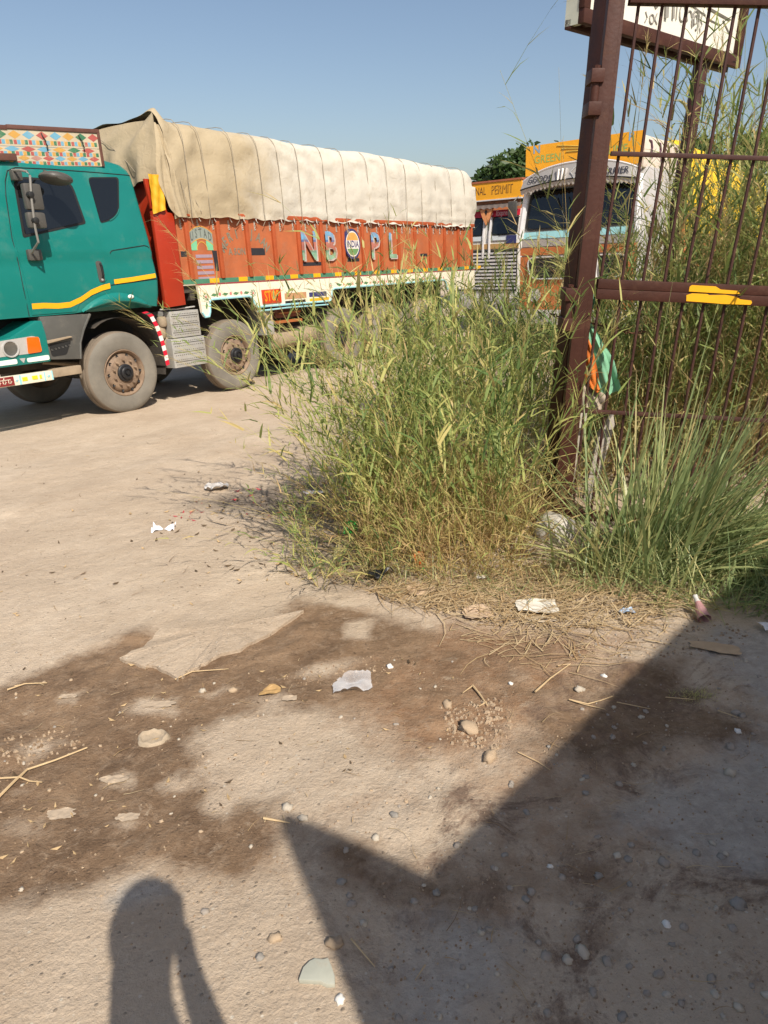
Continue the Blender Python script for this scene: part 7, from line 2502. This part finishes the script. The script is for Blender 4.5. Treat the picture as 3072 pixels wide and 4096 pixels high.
for i in range(70):
    p = sample(sun_poly, rnd)
    stone(p[0], p[1], rnd.uniform(0.004, 0.009), rnd.choice((2, 3, 3, 2, 0)), "small pale pebble among the others on the sunlit dirt", "pebbles on the sunlit dirt")
# gravel too small to count, crumbs of clay and leaf bits
m = MB()
heap = [(1760, 2830), (2000, 2790), (2060, 2900), (1990, 3010), (1800, 2990)]
mats_g = [stone_mats[0], mat("soil_crumb", (0.37, 0.275, 0.185), 0.95, 0.15, 18), mat("damp_crumb", (0.25, 0.17, 0.105), 0.95, 0.2, 18)]
def bits(poly, n, r0, r1, pick):
    for i in range(n):
        q = sample(poly, rnd)
        p = gp(*q)
        r = rnd.uniform(r0, r1)
        m.m = rnd.choice(pick)
        a = rnd.uniform(0, 6.28)
        c, s_ = math.cos(a), math.sin(a)
        h = r * rnd.uniform(0.5, 0.9)
        b = [(c * r, s_ * r), (-s_ * r * 0.8, c * r * 0.8), (-c * r * 0.9, -s_ * r * 0.9), (s_ * r * 0.7, -c * r * 0.7)]
        m.add([(p.x + x, p.y + y, p.z - 0.001) for x, y in b] + [(p.x + x * 0.5, p.y + y * 0.5, p.z + h) for x, y in b], [(4, 5, 6, 7), (0, 1, 5, 4), (1, 2, 6, 5), (2, 3, 7, 6), (3, 0, 4, 7)])
bits(shade_poly, 1500, 0.0015, 0.0055, (0, 1, 1, 2))
bits(sun_poly, 420, 0.0015, 0.005, (1, 2, 2))
bits(heap, 260, 0.003, 0.012, (2, 1, 1))
bits([(2400, 2480), (2700, 2420), (3072, 2560), (2700, 2640), (2250, 2640)], 330, 0.002, 0.010, (0, 1, 2))
bits([(0, 2950), (300, 2900), (350, 3000), (0, 3080)], 90, 0.003, 0.011, (1, 2))
bits([(1080, 2700), (1500, 2620), (1560, 2680), (1200, 2760)], 170, 0.002, 0.006, (2, 1, 2))
bits([(1500, 3400), (900, 4096), (300, 3600), (900, 3450)], 160, 0.0015, 0.005, (1, 2, 0))
o = obj("gravel", m, mats_g, None, recalc=False)
tag(o, kind="stuff")
m = MB()
lm = [mat("dark_leaf_bit", (0.10, 0.065, 0.035), 0.8, 0.2, 20), mat("tan_leaf_bit", (0.42, 0.29, 0.15), 0.8, 0.2, 20), mat("petal_bit", (0.38, 0.05, 0.06), 0.7, 0.2, 20)]
def flakes(poly, n, r0, r1, pick):
    for i in range(n):
        q = sample(poly, rnd)
        p = gp(*q)
        r = rnd.uniform(r0, r1)
        a = rnd.uniform(0, 6.28)
        c, s_ = math.cos(a), math.sin(a)
        k = rnd.uniform(0.2, 0.5)
        z = p.z + 0.003
        m.m = rnd.choice(pick)
        m.add([(p.x + c * r, p.y + s_ * r, z + rnd.uniform(0, 0.6) * r), (p.x - s_ * r * k, p.y + c * r * k, z), (p.x - c * r, p.y - s_ * r, z + rnd.uniform(0, 0.6) * r), (p.x + s_ * r * k, p.y - c * r * k, z)], [(0, 1, 2, 3)])
flakes([(0, 1850), (900, 1620), (1150, 1550), (1200, 2350), (0, 2600)], 70, 0.006, 0.026, (0, 0, 1))
flakes([(500, 2050), (900, 2000), (1200, 2200), (1000, 2400)], 50, 0.006, 0.03, (0, 0, 1))
flakes([(700, 2020), (1100, 1930), (1350, 1900), (1400, 2080), (900, 2090)], 130, 0.008, 0.03, (0, 1, 1, 2))
flakes([(680, 2060), (800, 2030), (780, 2090)], 16, 0.008, 0.02, (2, 2, 1))
flakes([(1150, 2150), (1500, 2080), (1600, 2350), (1150, 2350)], 130, 0.008, 0.03, (0, 0, 1))
flakes([(0, 2620), (900, 2700), (1700, 2560), (2000, 2900), (1200, 3200), (0, 3500)], 90, 0.006, 0.018, (0, 1, 1))
o = obj("leaf_litter", m, lm, None, recalc=False)
tag(o, kind="stuff")

# ================================================================ THE PHOTOGRAPHER (behind the camera, seen by the shadow on the ground)
skin_m = mat("skin", (0.36, 0.20, 0.13), 0.55, 0.06, 8)
shirt_m = mat("blue_shirt", (0.10, 0.16, 0.26), 0.85, 0.1, 12)
trouser_m = mat("dark_trousers", (0.035, 0.035, 0.045), 0.85, 0.1, 12)
hair_m = mat("black_hair", (0.012, 0.010, 0.009), 0.6, 0.2, 20)
phone_m = mat("phone_black", (0.02, 0.02, 0.022), 0.25, 0.05, 5)
OX, OY = 0.045, 0.12
g0 = gz(0, -0.4)
man = thing("person", "person in blue shirt holding up a phone, casting the shadow at bottom left", "person", (OX, -0.42 + OY, g0))
def skinned(name, mt, joints, bones, parent, sub=2):
    me = bpy.data.meshes.new(name)
    keys = list(joints)
    me.from_pydata([joints[k][0] for k in keys], [(keys.index(a), keys.index(b)) for a, b in bones], [])
    o = bpy.data.objects.new(name, me)
    COL.objects.link(o)
    o.parent = parent
    sk = o.modifiers.new("skin", 'SKIN')
    sk.use_smooth_shade = True
    sb = o.modifiers.new("sub", 'SUBSURF')
    sb.levels = sb.render_levels = sub
    for i, k in enumerate(keys):
        v = me.skin_vertices[0].data[i]
        r = joints[k][1]
        v.radius = r if isinstance(r, tuple) else (r, r)
        v.use_root = (i == 0)
    me.materials.append(mt)
    return o
B = {"pelvis": ((0, -0.03, 0.95), (0.15, 0.10)), "waist": ((0, -0.02, 1.09), (0.13, 0.09)), "chest": ((0, -0.01, 1.26), (0.165, 0.105)), "neck0": ((0, 0.02, 1.47), 0.062), "neck1": ((0, 0.05, 1.53), 0.055),
     "jaw": ((0, 0.085, 1.575), (0.062, 0.075)), "head": ((0, 0.095, 1.655), (0.078, 0.094)), "crown": ((0, 0.085, 1.725), (0.058, 0.068))}
bones = [("pelvis", "waist"), ("waist", "chest"), ("chest", "neck0"), ("neck0", "neck1"), ("neck1", "jaw"), ("jaw", "head"), ("head", "crown")]
for s, n_ in ((-1, "l"), (1, "r")):
    B["sh" + n_] = ((0.150 * s, 0.0, 1.325), 0.055)
    B["el" + n_] = ((0.115 if s > 0 else -0.10, 0.12, 1.13), 0.048)
    B["wr" + n_] = ((0.078 * s - OX, 0.200, 1.40), 0.029)
    B["pa" + n_] = ((0.062 * s - OX, 0.252, 1.465), (0.036, 0.018))
    B["hi" + n_] = ((0.095 * s, -0.03, 0.88), 0.088)
    B["kn" + n_] = ((0.115 * s, 0.0, 0.49), 0.058)
    B["an" + n_] = ((0.12 * s, -0.03, 0.09), 0.040)
    B["to" + n_] = ((0.14 * s, 0.13, 0.035), (0.045, 0.03))
    bones += [("chest", "sh" + n_), ("sh" + n_, "el" + n_), ("el" + n_, "wr" + n_), ("wr" + n_, "pa" + n_), ("pelvis", "hi" + n_), ("hi" + n_, "kn" + n_), ("kn" + n_, "an" + n_), ("an" + n_, "to" + n_)]
body = skinned("body", skin_m, B, bones, man)
S_j = {k: (B[k][0], tuple(q + 0.012 for q in (B[k][1] if isinstance(B[k][1], tuple) else (B[k][1], B[k][1])))) for k in ("pelvis", "waist", "chest", "shl", "shr", "ell", "elr")}
S_j["col"] = ((0, 0.02, 1.45), 0.085)
S_j["cul"] = ((-0.11, 0.13, 1.20), 0.048)
S_j["cur"] = ((0.085, 0.145, 1.21), 0.048)
skinned("shirt", shirt_m, S_j, [("pelvis", "waist"), ("waist", "chest"), ("chest", "col"), ("chest", "shl"), ("chest", "shr"), ("shl", "ell"), ("shr", "elr"), ("ell", "cul"), ("elr", "cur")], man)
T_j = {k: (B[k][0], tuple(q + 0.016 for q in (B[k][1] if isinstance(B[k][1], tuple) else (B[k][1], B[k][1])))) for k in ("pelvis", "hil", "hir", "knl", "knr")}
T_j["cfl"] = ((-0.12, -0.03, 0.08), 0.062)
T_j["cfr"] = ((0.12, -0.03, 0.08), 0.062)
skinned("trousers", trouser_m, T_j, [("pelvis", "hil"), ("pelvis", "hir"), ("hil", "knl"), ("hir", "knr"), ("knl", "cfl"), ("knr", "cfr")], man)
m = MB().grid(lambda u, v: (0.088 * math.sin(u * 1.9) * math.cos(v * 6.283), 0.078 + 0.102 * math.sin(u * 1.9) * math.sin(v * 6.283) - 0.012, 1.662 + 0.105 * math.cos(u * 1.9) + 0.06 * max(0, math.sin(v * 6.283)) * u), 10, 20, True)
obj("hair", m, hair_m, man, smooth=True, recalc=False)
for s in (-1, 1):
    m = MB().blob((0.033 * s, 0.183, 1.66), (0.014, 0.010, 0.009), 3, 10, 0.0)
    obj("eye", m, mat("eye_white", (0.75, 0.73, 0.70), 0.3, 0.02), man, smooth=True)
    m = MB().blob((0.086 * s, 0.085, 1.65), (0.012, 0.022, 0.032), 4, 10, 0.05)
    obj("ear", m, skin_m, man, smooth=True)
    for k in range(4):
        b = Vector((0.056 * s - OX, 0.262, 1.48)) + Vector((-0.004 * s, 0.006, 0.004 + k * 0.013 - 0.02))
        L_ = (0.9, 1.0, 0.95, 0.75)[3 - k]
        m = MB().tube([b + Vector((0.01 * s, -0.02, -0.01)), b + Vector((-0.004 * s, 0.03 * L_, 0.008)), b + Vector((-0.018 * s, 0.034, 0.012)), b + Vector((-0.026 * s, 0.026, 0.012))], [0.0095, 0.009, 0.008, 0.0065], 8)
        obj("finger", m, skin_m, body, smooth=True)
    b = Vector((0.060 * s - OX, 0.245, 1.455))
    m = MB().tube([b, b + Vector((-0.012 * s, 0.0, 0.025)), b + Vector((-0.032 * s, 0.008, 0.036))], [0.012, 0.0105, 0.008], 8)
    obj("thumb", m, skin_m, body, smooth=True)
m = MB().tube([(0, 0.185, 1.665), (0, 0.203, 1.632), (0, 0.192, 1.622)], [0.010, 0.014, 0.010], 8)
obj("nose", m, skin_m, man, smooth=True)
m = MB().tube([(-0.024, 0.178, 1.595), (0, 0.186, 1.593), (0.024, 0.178, 1.595)], [0.005, 0.008, 0.005], 8)
obj("mouth", m, mat("lips", (0.28, 0.11, 0.09), 0.5), man, smooth=True)
# phone, just behind the lens
m = MB().box(-0.038, 0.038, -0.012, -0.004, -0.135, 0.022)
ph = obj("phone", m, phone_m, None, bev=0.003, loc=(0, -0.005, CAM_H))
ph.rotation_euler = (-PITCH, 0, 0)
tag(ph, "black phone held up in both hands by the photographer", "phone")
